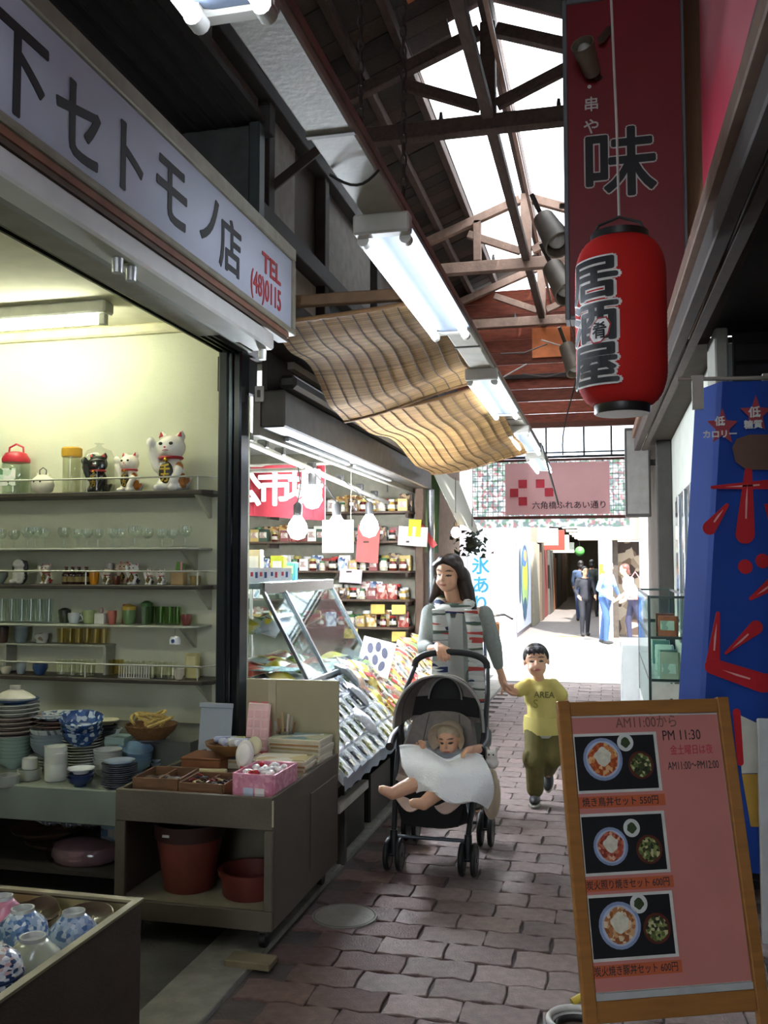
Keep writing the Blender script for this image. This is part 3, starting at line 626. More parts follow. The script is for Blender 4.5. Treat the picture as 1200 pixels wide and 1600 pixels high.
# ---- vertical red sign
rs = thing('vertical_sign', 'tall dark red signboard with brushed black character and grey frame', 'sign', (.115, 5.0, 0))
a0, a1, b0, b1 = -.295, .295, 2.84, 4.56
MB().bx(a0, a1, 0, .12, b0, b1).build('panel', M('#7a1620', .45, var=.12, scale=3), rs)
gm = M('#6f7073', .45, metal=.3)
for x0, x1, z0, z1 in ((a0-.025, a0, b0-.025, b1+.025), (a1, a1+.025, b0-.025, b1+.025), (a0, a1, b0-.025, b0), (a0, a1, b1, b1+.025)):
    MB().bx(x0, x1, -.015, .13, z0, z1).build('frame', gm, rs, bevel=.004)
wh = M('#c9bdb8', .6, var=.05); bk = M('#120d10', .5, var=.05)
def sgn(ch, px, py, size, outl=True):
    p = atY(px, py, 5.0); x = p.x-.115
    if outl: text('outline', ch, size, wh, rs, FACE_CAM((x, -.0015, p.z)), bold=size*.035)
    text('character', ch, size, bk if outl else wh, rs, FACE_CAM((x, -.004, p.z)), bold=size*.017 if outl else .001)
sgn('味', 968, 262, .40); sgn('ん', 975, 425, .38); sgn('・', 921, 138, .09, False); sgn('串', 924, 165, .085, False); sgn('や', 924, 200, .09, False)
# clip lamp on the sign
def flood(loc, rot, lab, s=1.0):
    t = thing('flood_lamp', lab, 'lamp', loc, rot=rot); t.scale = (s,)*3
    MB().lathe([(.045, -.14), (.062, -.13), (.07, -.02), (.085, .12), (.088, .135), (.078, .135), (.06, .0)], n=18).build('shade', M('#7d6f60', .5, metal=.3, var=.1), t, smooth=True)
    MB().ell((0, 0, .07), (.055, .055, .06)).build('bulb', M('#b9b5ac', .2), t, smooth=True)
    MB().tube([(0, 0, -.14), (0, .02, -.2), (0, .1, -.26)], .014, 8).build('stem', M('#4a4038', .5), t, smooth=True); return t
p = atY(918, 92, 4.86); f0_ = flood(p, (R(60), R(35), R(-35)), 'beige clip lamp in front of the tall red sign', .7)
p = atY(862, 362, 6.6); f1_ = flood(p, (R(150), R(-25), 0), 'upper brown flood lamp beside the tall red sign', 1.25)
p = atY(876, 438, 6.9); f2_ = flood(p, (R(150), R(-25), 0), 'middle brown flood lamp beside the tall red sign', 1.25)
p = atY(893, 560, 7.6); f3_ = flood(p, (R(160), R(-20), 0), 'low brown flood lamp behind the red lantern', 1.0)
arms = []; arms.append(((-.30, 6.55, 4.05), (.45, 6.75, 4.02)))
arms.append(((-.28, 6.9, 3.68), (.45, 7.0, 3.66)))
arms.append(((-.2, 7.6, 3.25), (.45, 7.65, 3.22)))
arms.insert(0, ((.0, 4.93, 4.3), (.05, 5.0, 4.4)))
bpy.context.view_layer.update()
for a_, l_ in zip(arms, (f0_, f1_, f2_, f3_)):
    o_ = MB().bar(a_[0], a_[1], .03, .03).build('arm', M('#5a4a40', .6), l_); o_.matrix_parent_inverse = l_.matrix_world.inverted()
# ---- red lantern
lp = atY(970, 505, 3.25); LR, LH = .152, .575
ln = thing('paper_lantern', 'red ribbed paper lantern with black brushed characters', 'lantern', (lp.x, lp.y, lp.z))
prof = []; nr = 46
for i in range(nr*2+1):
    t = i/(nr*2); z = -LH/2+LH*t
    e = min(t, 1-t)*LH; r = LR*(1 if e > .12 else (.56+.44*math.sqrt(max(0, 1-((.12-e)/.12)**2))))
    r *= (1+.012*math.sin(PI*t)); prof.append((r-(.0022 if i % 2 == 0 else 0), z))
MB().lathe(prof, n=48).build('paper_body', m_cloth('#c6201a', .25, .05), ln, smooth=60)
MB().lathe([(.09, -LH/2-.028), (.093, -LH/2-.024), (.093, -LH/2+.004), (.075, -LH/2+.004), (.072, -LH/2-.022)], n=32).build('bottom_ring', M('#1b1918', .4), ln, smooth=40)
MB().lathe([(.075, LH/2-.004), (.098, LH/2-.002), (.098, LH/2+.022), (.07, LH/2+.026)], n=32).build('top_ring', M('#1b1918', .4), ln, smooth=40)
MB().tube([(-.09, 0, LH/2+.02), (-.07, 0, LH/2+.06), (0, 0, LH/2+.085), (.07, 0, LH/2+.06), (.09, 0, LH/2+.02)], .006, 6).build('handle', M('#2a2624', .5), ln, smooth=True)
def wrap(ch, zc, w, h, mat, bold, lift, az, name):
    me = text_mesh(ch, 1.0, mat, bold, .0, 'CENTER', slices=.05)
    xs = [v.co.x for v in me.vertices]; ys = [v.co.y for v in me.vertices]; cx, cy = (min(xs)+max(xs))/2, (min(ys)+max(ys))/2
    sx, sy = w/(max(xs)-min(xs)), h/(max(ys)-min(ys))
    for v in me.vertices:
        a = az+(v.co.x-cx)*sx/LR; r = LR*1.012+lift; z = zc+(v.co.y-cy)*sy
        v.co = (r*math.sin(a), -r*math.cos(a), z)
    o = link(name, me, ln); return o
AZ = R(-41)
for ch, zc in (('居', .122), ('酒', -.022), ('屋', -.166)):
    wrap(ch, zc, .222, .150, M('#d9d2cc', .6), .06, .0012, AZ, 'outline')
    wrap(ch, zc, .202, .138, bk, .03, .0028, AZ, 'character')
dm = thing('x', '', '') if False else None
q = []
for (rr, mt, lf) in ((.042, redm, .0040), (.037, M('#e2dcd8', .6), .0048)):
    mb = MB(); pts = []
    for k in range(8):
        a = PI/4*k+PI/8; sxx, szz = (.75, 1.0); pts.append((rr*sxx*math.cos(a)*1.2, rr*szz*math.sin(a)*1.1))
    az0 = R(-27); vs = [((LR*1.012+lf)*math.sin(az0+(u+.25*v)/LR), -(LR*1.012+lf)*math.cos(az0+(u+.25*v)/LR), -.055+v) for u, v in pts]
    mb.add(vs, [tuple(range(8))]); mb.build('crest', mt, ln)
wrap('肴', -.055, .05, .055, bk, .02, .0056, R(-27), 'character')
cd_ = thing('lantern_cord', 'white cord from which the red lantern hangs', 'cord', (lp.x, lp.y, lp.z))
MB().tube([(0, 0, LH/2+.09), (-.004, .0, .7), (-.012, .0, 1.0), (-.02, .03, 1.32)], .0045, 6).build('cord', M('#a8a39c', .7), cd_, smooth=True)
MB().bar((-.03, -.02, 1.32), (.42, .03, 1.32), .02, .02).build('arm', M('#5b4a3c', .7), cd_)
# ---- red fascia sign at the right
rf = thing('fascia_sign', 'long crimson fascia board above the right eave', 'sign', (XR, 0, 0))
MB().bx(-.03, .038, .6, 3.85, 2.91, 4.45).build('board', M('#c02a48', .45, var=.12, scale=2), rf, bevel=.006)
MB().bx(-.036, -.031, .6, 3.85, 2.86, 2.93).build('lower_trim', M('#4a1f26', .6), rf, bevel=.004)
MB().bx(.0, .02, .6, 3.85, 2.78, 2.90).build('batten', M('#4c3a2e', .7), rf)
# ---- pink street banner
pb = thing('street_banner', 'pale pink street banner with red squares and dark Japanese name', 'banner', (-.65, YE+.028, 2.53))
for x_ in (-.6, 0, .6): MB().bx(x_-.006, x_+.006, -.002, .002, .34, .385).build('tie', M('#6a4a44', .7), pb)
MB().sheet(lambda u, v: (-.68+1.36*u, .008*math.sin(u*9+v*2), -.345+.69*v), 24, 8, .004).build('cloth', m_cloth('#f2cccc', .45, .04), pb)
sq = .115
for (i, j) in ((0, 1), (1, 2), (1, 0), (3, 2), (4, 1)):
    MB().box((-.56+sq*i, -.016, -.165+sq*j), (sq*.98, .004, sq*.98)).build('red_square', M('#c23040', .7), pb, bevel=.012)
text('lettering', '六角橋ふれあい通り', .108, M('#2c2530', .7), pb, FACE_CAM((.16, -.016, -.23)), bold=.0007)
# ============================================================ CROCKERY SHOP
YS = 4.62                                     # front of the shelves
def shelfz(py, Y=YS): return atY(165, py, Y).z
SH = {}
def shelf(py, mat, th, lab, depth=.22, x1=None, rail=True):
    z = shelfz(py); x1 = atY(328, py, YS).x if x1 is None else x1
    t = thing('wall_shelf', lab, 'shelf', (0, 0, z))
    mb = MB(); x0 = -4.2
    mb.prism([(x0, YS), (x1-.05, YS), (x1, YS+.05), (x1, YW-.002), (x0, YW-.002)], -th, 0); mb.build('board', mat, t, bevel=.004)
    for x in (x1-.10,):
        MB().prism([(0, 0), (.19, 0), (0, -.12)], -.01, .01, (V3((x, YW-.002, -th)), V3((0, -1, 0)), V3((0, 0, 1)), V3((1, 0, 0)))).build('bracket', M('#b9b9a6', .6), t)
    if rail:
        rm_ = M('#b8b9aa', .35, metal=.5)
        MB().tube([(x0, YS+.015, .075), (x1-.07, YS+.015, .075), (x1-.02, YS+.06, .075), (x1-.02, YW-.01, .075)], .005, 8).build('guard_rail', rm_, t, smooth=True)
        for x in (x1-.08, x1-.75, x1-1.5): MB().cyl((x, YS+.015, 0), (x, YS+.015, .072), .004, n=8).build('rail_post', rm_, t)
    SH[py] = z; return z
dkw = M('#3a332c', .5, var=.2); lgw = M('#a9ab9c', .6, var=.08)
zA = shelf(768, dkw, .025, 'dark top shelf holding the large lucky cats')
zB = shelf(856, lgw, .012, 'pale shelf holding a row of stemmed glasses', rail=False, x1=-2.16)
zC = shelf(914, dkw, .022, 'dark shelf holding small figurines and brown bottles')
zD = shelf(977, lgw, .012, 'pale shelf holding cups mugs and tumblers', rail=False, x1=-2.16)
zE = shelf(1060, dkw, .022, 'dark lowest shelf holding glassware and a wire rack')
zE2 = zE+.17
st = thing('wall_shelf', 'pale riser shelf with small glasses above the lowest shelf', 'shelf', (0, 0, zE2))
MB().bx(-4.2, -2.75, YW-.12, YW-.002, -.01, 0).build('board', lgw, st)
for x in (-2.76, -3.4, -4.0): MB().bx(x-.008, x+.008, YW-.11, YW-.01, -.168, -.011).build('support', lgw, st)
def sx(px, Y=4.72): return atY(px, 800, Y).x
# ---- lucky cats
def cat(loc, s, coat, lab, patch=None, koban='#2c2a1c', bag=False, rz=0, group=None):
    t = thing('lucky_cat', lab, 'figurine', loc, rz, group); t.scale = (s, s, s)
    body = [('ell', V3((0, 0, .16)), (.125, .105, .165)), ('ell', V3((0, -.01, .06)), (.14, .12, .07)), ('ell', V3((0, -.02, .40)), (.135, .115, .115)),
            ('ell', V3((0, -.06, .37)), (.08, .08, .06)), ('cap', V3((-.085, 0, .50)), .042, V3((-.10, 0, .555)), .008), ('cap', V3((.085, 0, .50)), .042, V3((.10, 0, .555)), .008),
            ('cap', V3((-.115, -.04, .22)), .05, V3((-.165, -.07, .36)), .042), ('ell', V3((-.17, -.075, .44)), (.045, .045, .055)),
            ('cap', V3((.1, -.07, .2)), .045, V3((.07, -.12, .08)), .04), ('ell', V3((-.07, -.12, .03)), (.045, .06, .035)), ('ell', V3((.07, -.12, .03)), (.045, .06, .035)),
            ('cap', V3((.09, .09, .05)), .03, V3((.15, .06, .12)), .025)]
    base = np.array(srgb(coat)); pc = np.array(srgb(patch)) if patch else base
    def colf(c):
        col = np.tile(base, (len(c), 1))
        if patch:
            for q, r in (((.13, -.02, .10), .07), ((-.1, .05, .3), .06), ((.06, .05, .5), .05), ((.12, -.05, .24), .05)):
                col[np.linalg.norm(c-np.array(q), axis=1) < r] = pc
        return col
    blob('body', body, .012, m_vcol(.2), t, 4, colf)
    er = M('#c23a44', .5)
    for sgn_ in (-1, 1):
        MB().cyl((sgn_*.088, -.035, .495), (sgn_*.098, -.03, .54), .024, .004, 8).build('inner_ear', er, t, smooth=True)
        MB().ell((sgn_*.05, -.127, .425), (.02, .008, .015)).build('eye', M('#22261c', .2), t, smooth=True)
    MB().ell((0, -.147, .39), (.012, .006, .008)).build('nose', er, t, smooth=True)
    MB().tube([(.03*q, -.142+.008*abs(q), .368-.006*abs(q)) for q in (-1, -.5, 0, .5, 1)], .003, 5).build('mouth', er, t)
    MB().lathe([(.105, -.012), (.115, 0), (.105, .012)], (0, -.015, .305), 20, sy=.92).build('collar', M('#b23036', .5), t, smooth=True)
    MB().ell((0, -.125, .28), (.022, .02, .022)).build('bell', M('#c79a30', .25, metal=.8), t, smooth=True)
    k = MB().ell((.005, -.125, .165), (.07, .02, .1)).build('koban_coin', M(koban, .3), t, smooth=True)
    text('lettering', '千', .1, M('#b99a3c', .3, metal=.5), k, FACE_CAM((.005, -.148, .185)), bold=.004)
    text('lettering', '万', .08, M('#b99a3c', .3, metal=.5), k, FACE_CAM((.005, -.146, .115)), bold=.004)
    if bag:
        MB().lathe([(.20, .0), (.215, .1), (.20, .3), (.215, .45), (.16, .58), (.05, .63), (.03, .66), (.07, .68)], n=24, wave=lambda a: .04*math.sin(5*a)+.02*math.sin(9*a)).build('plastic_bag', m_glass('#f4f4f2', .05, .1), t, smooth=True)
    return t
cat((sx(265), 4.74, zA), .62, '#e9e6dc', 'large white lucky cat in clear wrap on the top shelf', '#b06a28')
cat((sx(200), 4.74, zA), .42, '#e6e0d2', 'small white lucky cat beside the large one on top shelf', '#b06a28', rz=-.15)
cat((sx(150), 4.74, zA), .42, '#23231f', 'black lucky cat in clear wrap on the top shelf', bag=True)
# jars on the top shelf
j = thing('storage_jar', 'clear jar with red lid and handle on the top shelf', 'jar', (sx(20), 4.74, zA))
MB().lathe([(.06, 0), (.075, .01), (.08, .17), (.07, .2), (.068, .2), (.075, .165), (.07, .015), (0, .012)], n=24).build('body', m_glass('#f0f5f0', .12), j, smooth=40)
MB().lathe([(.078, .19), (.08, .21), (.06, .245), (.03, .255), (0, .257)], n=24).build('lid', M('#c22a3a', .35), j, smooth=40)
MB().tube([(-.05, 0, .235), (-.045, 0, .28), (0, 0, .30), (.045, 0, .28), (.05, 0, .235)], .006, 8).build('handle', M('#c22a3a', .35), j, smooth=True)
MB().bx(-.055, .055, -.0835, -.081, .05, .15).build('label_sticker', m_multi(['#e6ebe2', '#cfe0cc', '#5a8a5c', '#f0f0ea'], 40, .6), j)
j = thing('storage_jar', 'tall clear container with yellow lid on the top shelf', 'jar', (sx(106), 4.75, zA))
MB().lathe([(.045, 0), (.05, .01), (.052, .22), (.049, .22), (.046, .012), (0, .01)], n=24).build('body', m_glass('#f4f5ee', .14), j, smooth=40)
MB().lathe([(.056, .215), (.058, .225), (.058, .262), (.05, .27), (0, .272)], n=24).build('lid', M('#d9a52c', .4), j, smooth=40)
b = thing('teapot_figurine', 'small round cream pot with wire handle on the top shelf', 'figurine', (sx(66), 4.72, zA))
MB().lathe([(.03, 0), (.055, .02), (.065, .055), (.055, .09), (.03, .11), (0, .115)], n=22).build('body', M('#ddd8c4', .3), b, smooth=True)
for s in (-1, 1): MB().cyl((s*.03, 0, .1), (s*.038, 0, .125), .015, .003, 8).build('ear', M('#ddd8c4', .3), b, smooth=True)
MB().tube([(-.02, 0, .11), (-.022, 0, .14), (0, 0, .155), (.022, 0, .14), (.02, 0, .11)], .003, 6).build('handle', M('#2b2a28', .4), b, smooth=True)
for s in (-1, 1): MB().ell((s*.02, -.058, .07), (.006, .004, .006)).build('eye', M('#2a2a22', .3), b)
# ---- glasses
gl = m_glass('#fafcfb', .16)
def goblet(h, r, lab, grp, loc):
    t = thing('stemmed_glass', lab, 'glass', loc, group=grp)
    MB().lathe([(r*.8, 0), (r*.8, .004), (.006, .012), (.005, h*.45), (r*.6, h*.52), (r, h*.75), (r*.9, h), (r*.86, h), (r*.94, h*.75), (r*.55, h*.55), (0, h*.5)], n=16).build('bowl', gl, t, smooth=50); return t
g0 = None
for k, px in enumerate(range(2, 300, 19)):
    loc = (sx(px+random.uniform(-2, 2), 4.74), 4.74+random.uniform(-.04, .03), zB)
    if g0 is None: g0 = goblet(.115, .036, 'clear stemmed glass on the pale shelf below the lucky cats', 'stemmed glasses', loc)
    else: dup(g0, loc, scale=random.uniform(.85, 1.12))
def tumbler(h, r, lab, grp, loc, tint='#f8fbfa', fac=.16):
    t = thing('tumbler', lab, 'glass', loc, group=grp)
    MB().lathe([(r*.82, 0), (r, h), (r*.93, h), (r*.76, .008), (0, .008)], n=16).build('body', m_glass(tint, fac), t, smooth=50); return t
g1 = None
for px in (5, 20, 36, 50, 64, 78):
    loc = (sx(px, 4.75), 4.75, zD)
    if g1 is None: g1 = tumbler(.135, .034, 'tall clear tumbler on the pale shelf of mugs', 'tall tumblers', loc)
    else: dup(g1, loc)
g2 = None
for px in (236, 252, 266, 278):
    loc = (sx(px, 4.75), 4.75, zD)
    if g2 is None: g2 = tumbler(.10, .028, 'greenish tumbler at the end of the mug shelf', 'greenish tumblers', loc, '#d8e6cc', .14)
    else: dup(g2, loc)
g3 = None
for px in list(range(98, 190, 13)):
    loc = (sx(px, 4.78), 4.79, zE2 if px < 100 else zE+.003)
    loc = (sx(px, 4.79), 4.80, zE2) if sx(px, 4.79) < -2.79 else (sx(px, 4.78), 4.79, zE)
    if g3 is None: g3 = tumbler(.085, .026, 'small clear glass with amber base on the lowest shelves', 'small amber glasses', loc, '#f6efd2', .18)
    else: dup(g3, loc)
g4 = None
for px in (100, 115, 130, 146, 205, 222, 240, 255, 272):
    loc = (sx(px, 4.69), 4.69, zE)
    if g4 is None: g4 = tumbler(.09, .03, 'clear cut glass at front of the lowest shelf', 'clear cut glasses', loc, '#fafaf2', .2)
    else: dup(g4, loc)
# ---- cups, mugs, small pots
def cup(name, loc, r, h, col, lab, cat_='cup', handle=False, lid=None, coat=.5, taper=.8, group=None):
    t = thing(name, lab, cat_, loc, group=group)
    MB().lathe([(r*taper*.8, 0), (r*taper, .006), (r, h*.6), (r, h), (r*.92, h), (r*.9, h*.6), (r*taper*.7, .012), (0, .012)], n=18).build('body', col if not isinstance(col, str) else M(col, .3, coat=coat), t, smooth=50)
    if handle: MB().tube([(r*.95, 0, h*.8), (r*1.5, 0, h*.75), (r*1.55, 0, h*.4), (r*.9, 0, h*.25)], r*.12, 6).build('handle', M(col, .3, coat=coat), t, smooth=True)
    if lid: MB().lathe([(r*1.05, h), (r*1.05, h+.018), (r*.4, h+.03), (0, h+.032)], n=18).build('lid', M(lid, .4), t, smooth=50)
    return t
cup('mug', (sx(119), 4.72, zD), .035, .06, '#c9d0d4', 'white rounded mug beside the green mug', 'mug', True)
cup('mug', (sx(141), 4.73, zD), .036, .075, '#a9b884', 'pale green mug on the mug shelf', 'mug', True)
cup('pot', (sx(98), 4.76, zD), .034, .055, '#3c4434', 'dark green teapot beside the white mug', 'pot', True, '#2c3428')
cup('cup', (sx(178), 4.72, zD), .026, .075, '#b86a5c', 'coral red cup on the mug shelf', 'cup')
cup('jar', (sx(203), 4.73, zD), .038, .08, '#6d8a5c', 'green lidded jar on the mug shelf', 'jar', lid='#b99a3c')
cup('canister', (sx(226), 4.76, zD), .032, .10, '#6b7f66', 'dark green tin beside the greenish tumblers', 'tin', lid='#3d6a30')
cup('cup', (sx(292), 4.73, zD), .03, .06, '#7c3a34', 'dark red cup at the end of the mug shelf', 'cup')
bxp = tag(thing('gift_box', 'white box with red top decoration on the mug shelf', 'box', (sx(161), 4.72, zD)))
MB().bx(-.03, .03, -.025, .025, 0, .06).build('carton', M('#d8d6cc', .6), bxp, bevel=.003); MB().ell((0, 0, .075), (.014, .012, .02)).build('ornament', M('#b09890', .5), bxp, smooth=True)
cup('cup', (sx(192), 4.78, zD+0.0), .022, .11, '#a04a38', 'tall orange-red vase behind the green jar', 'vase', taper=1.2)
cup('storage_jar', (sx(6), 4.74, zE2), .03, .075, '#4a342a', 'brown jar on the riser shelf', 'jar', lid='#3a2a22')
cup('storage_jar', (sx(29), 4.77, zE2), .038, .085, '#8fa0a4', 'blue grey ginger jar on the riser shelf', 'jar', lid='#9fb0b2')
cup('teacup', (sx(60), 4.78, zE2), .04, .055, m_multi(['#dcdcd0', '#cdd2c8', '#9c8a6c', '#dfe2d8'], 50, .3), 'patterned white teacup on the riser shelf', 'cup')
cup('cup', (sx(73), 4.69, zE), .042, .062, '#33507a', 'ribbed dark blue bowl on the lowest shelf', 'bowl', taper=.6)
cup('cup', (sx(20), 4.69, zE), .03, .04, '#ded6bc', 'cream small dish on the lowest shelf', 'dish')
cup('cup', (sx(42), 4.70, zE), .028, .07, '#9aa6a8', 'grey blue cup on the lowest shelf', 'cup')
# hanging small cat bell and yellow box
cup('canister', (sx(288), 4.68, zE+.0), .03, .06, '#cfc7b4', 'beige small pot on the lowest shelf end', 'pot')
yb_ = tag(thing('card_box', 'pale yellow upright box on the lowest shelf end', 'box', (sx(300), 4.75, zE)))
MB().bx(-.035, .035, -.02, .02, 0, .135).build('carton', M('#cfc585', .6), yb_, bevel=.003); MB().bx(-.025, .025, -.022, -.0205, .07, .12).build('label_sticker', M('#e8dfa8', .6), yb_)
nb = thing('hanging_ornament', 'blue and white bell hanging under the pale mug shelf', 'ornament', (sx(289), 4.62, zD-.075))
MB().lathe([(.028, -.02), (.03, 0), (.022, .02), (.0, .025)], n=16).build('bell', M('#dfe2e6', .3), nb, smooth=True); MB().ell((.0, -.024, -.002), (.012, .008, .012)).build('blue_spot', M('#26406e', .4), nb)
MB().cyl((0, 0, .025), (0, 0, .062), .002, n=6).build('string', M('#88857c', .7), nb)
wr_ = thing('wire_rack', 'white wire rack of upright slots on the lowest shelf', 'rack', (sx(225), 4.66, zE))
for i in range(13): MB().tube([(-.09+.015*i, -.025, .004), (-.09+.015*i, -.025, .075), (-.09+.015*i, .025, .075), (-.09+.015*i, .025, .004)], .0022, 5).build('wire', M('#c9c9c2', .35, metal=.4), wr_)
for z in (.006, .075): MB().bx(-.095, .095, -.028, -.024, z-.002, z+.002).build('wire', M('#c9c9c2', .35, metal=.4), wr_)
# ---- figurines on shelf C
f = thing('dog_figurine', 'black and white seated dog figurine beside the brown bottles', 'figurine', (sx(37), 4.70, zC))
def colf(c):
    col = np.tile(np.array(srgb('#d9d6cc')), (len(c), 1)); m = (c[:, 1] > -.015) & (np.abs(c[:, 0]) > .012) | (c[:, 2] > .115) & (c[:, 1] > -.02); col[m] = srgb('#20211f'); return col
blob('body', [('ell', V3((0, 0, .05)), (.045, .04, .055)), ('ell', V3((0, -.01, .115)), (.035, .035, .03)), ('ell', V3((0, -.04, .108)), (.016, .022, .013)), ('cap', V3((-.035, 0, .125)), .012, V3((-.045, 0, .09)), .01), ('cap', V3((.035, 0, .125)), .012, V3((.045, 0, .09)), .01), ('ell', V3((-.025, -.04, .015)), (.016, .025, .014)), ('ell', V3((.025, -.04, .015)), (.016, .025, .014))], .006, m_vcol(.3), f, 3, colf)
cat((sx(78), 4.70, zC), .22, '#d9cfc0', 'small red and white lucky cat on the figurine shelf', '#b02a24')
cat((sx(172), 4.70, zC), .17, '#e2dcc8', 'tiny cream lucky cat between yellow tin and brown bear', '#c89a40')
cat((sx(212), 4.71, zC), .22, '#dcdcd6', 'small grey and white cat figurine near shelf end', '#3a3c44')
cat((sx(238), 4.70, zC), .16, '#e2ded2', 'tiny white cat figurine beside the grey one', '#4a4c52')
cat((sx(188), 4.78, zC), .24, '#cdb49c', 'pinkish cat figurine standing behind the others', '#b05a4c')
cat((sx(258), 4.69, zC), .16, '#e6e4dc', 'tiny white crouching cat near the green topped box', '#c8c4b8')
def bottle(loc, h, r, col, capc, lab, group=None, name='bottle'):
    t = thing(name, lab, 'bottle', loc, group=group)
    MB().lathe([(r*.9, 0), (r, .006), (r, h*.55), (r*.8, h*.65), (r*.35, h*.76), (r*.35, h*.92)], n=16).build('body', M(col, .25, coat=.6), t, smooth=50)
    MB().lathe([(r*.42, h*.92), (r*.42, h), (0, h)], n=12).build('cap', M(capc, .4), t, smooth=50)
    MB().lathe([(r*1.01, h*.15), (r*1.01, h*.45)], n=16).build('label_sticker', M('#8c7a4a', .6), t, smooth=True); return t
b0 = bottle((sx(107), 4.71, zC), .10, .024, '#3a1a12', '#6a2a20', 'small dark brown bottle on the figurine shelf', 'brown bottles')
for px in (117, 127, 138): dup(b0, (sx(px), 4.71, zC))
cup('canister', (sx(152), 4.70, zC), .028, .075, '#d9921e', 'bright yellow tin on the figurine shelf', 'tin')
cup('canister', (sx(190), 4.68, zC), .025, .05, '#5a2c1c', 'brown bear shaped cup on the figurine shelf', 'cup')
cup('vase', (sx(165), 4.78, zC), .02, .12, '#b9b4b0', 'pale slim vase behind the figurines', 'vase')
gb = tag(thing('gift_box', 'beige box with green paper bow at the shelf end', 'box', (sx(283), 4.72, zC)))
MB().bx(-.045, .03, -.03, .03, 0, .075).build('carton', M('#b89a6c', .6), gb, bevel=.003)
MB().cyl((-.01, 0, .075), (.005, 0, .12), .02, .028, 8).build('bow', M('#6f9a4c', .6), gb); MB().bx(.015, .022, -.03, -.02, .06, .125).build('tab', M('#d68a9a', .6), gb)
bs = tag(thing('basket', 'small woven basket at end of the figurine shelf', 'basket', (sx(306), 4.72, zC)))
MB().lathe([(.02, 0), (.03, .05), (.027, .05), (.018, .005), (0, .005)], n=16).build('weave', M('#8f7a4c', .8, bump=.4), bs, smooth=50)
cup('bowl', (sx(4), 4.70, zC), .05, .07, '#8f9c94', 'grey green bowl beside the dog figurine', 'bowl', taper=.5)
# ---- dish table
TZ = .50
tb = thing('display_table', 'grey green display table loaded with crockery', 'table', (-3.0, 4.15, 0))
MB().bx(-1.6, 1.0, -.37, .62, TZ-.02, TZ).build('table_top', M('#7d8478', .7, var=.1), tb, bevel=.003)
MB().bx(-1.6, .99, -.40, -.37, TZ-.14, TZ+.012).build('front_board', M('#747d74', .65, var=.12, scale=4), tb, bevel=.004)
MB().bx(.90, .99, -.36, -.29, 0, TZ-.021).build('leg', M('#2f2c29', .8), tb); MB().bx(.90, .99, .5, .57, 0, TZ-.021).build('leg', M('#2f2c29', .8), tb)
MB().bx(-1.59, -1.5, -.36, -.29, 0, TZ-.021).build('leg', M('#2f2c29', .8), tb); MB().bx(-1.59, -1.5, .5, .57, 0, TZ-.021).build('leg', M('#2f2c29', .8), tb)
MB().bx(-1.6, 1.0, .10, .62, TZ+.001, .64).build('rear_step', M('#5a5c52', .7, var=.1), tb, bevel=.003)
MB().bx(-1.5, .89, -.3, .55, .1, .12).build('under_shelf', M('#3c3833', .8), tb)
def dish(kind, r, mat, mat_in=None):
    prof = {'plate': [(r*.55, 0), (r*.58, .006), (r, .02), (r, .024), (r*.6, .011), (0, .010)],
            'bowl': [(r*.45, 0), (r*.47, .008), (r*.8, r*.3), (r, r*.7), (r*.95, r*.7), (r*.76, r*.32), (r*.4, .016), (0, .014)],
            'ramekin': [(r*.9, 0), (r, .005), (r, .05), (r*.92, .05), (r*.9, .01), (0, .01)],
            'square': [(r*.9, 0), (r, .008), (r*1.02, .022), (r*.97, .022), (r*.9, .01), (0, .009)]}[kind]
    n = 4 if kind == 'square' else 24
    return MB().lathe(prof, n=n).mesh(kind, mat, 50)
def stack(px, py, n, kind, r, mat, dz, lab, cat_, name, z=TZ, tilt=0, top=None, base=0, sq=1):
    """a pile of alike dishes: every dish is its own object standing on the one below"""
    p = atZ(px, py, z); me = dish(kind, r, mat); rz = R(45) if kind == 'square' else 0
    for i in range(n):
        o = link(name, me, None, (p.x+random.uniform(-.002, .002), p.y+random.uniform(-.002, .002), z+base+dz*i), (0, 0, rz+random.uniform(-.04, .04)))
        o.scale = (1, sq, 1)
        if tilt: o.rotation_euler = (tilt, tilt*.6, 0)
        tag(o, lab, cat_, lab if n > 1 else None)
    return p, z+base+dz*n, o
wht = M('#cfd2c8', .25, coat=.5, var=.05); wblue = m_multi(['#c9d0d4', '#b9c2ca', '#51678c', '#d4d8d8', '#6f86a6'], 60, .25)
celad = M('#94aaa0', .25, coat=.5, var=.08); dkbl = m_multi(['#26406e', '#2c4a7c', '#a9b9cc', '#34548a'], 45, .25)
ltbl = M('#86a4bc', .25, coat=.5, var=.08); darkp = M('#4c5058', .3, coat=.4, var=.15); brnp = M('#6a5248', .5, var=.15)
stack(22, 1199, 7, 'bowl', .085, celad, .017, 'celadon bowl in the pile beside the striped bowls', 'bowl', 'celadon_bowl')
stack(22, 1152, 5, 'plate', .13, M('#a89a90', .3, var=.08), .022, 'pinkish plate in the pile under the blue lidded dish', 'plate', 'dinner_plate', z=.64)
stack(22, 1152, 3, 'plate', .12, wht, .02, 'white plate under the blue lidded dish', 'plate', 'dinner_plate', base=.11, z=.64)
p, zt, ddo = stack(22, 1152, 1, 'plate', .115, M('#31507c', .25, coat=.5), .02, 'dark blue deep dish on top of the plate pile', 'dish', 'deep_dish', base=.17, z=.64)
lt = MB().lathe([(.105, 0), (.11, .01), (.07, .035), (.03, .05), (.03, .07), (0, .072)], n=24, sy=.6).build('lid', M('#c6c2b4', .4), ddo, loc=(0, 0, .02), smooth=50)
stack(90, 1150, 4, 'plate', .135, brnp, .022, 'dark brown serving plate below the speckled platter', 'plate', 'serving_plate', z=.64)
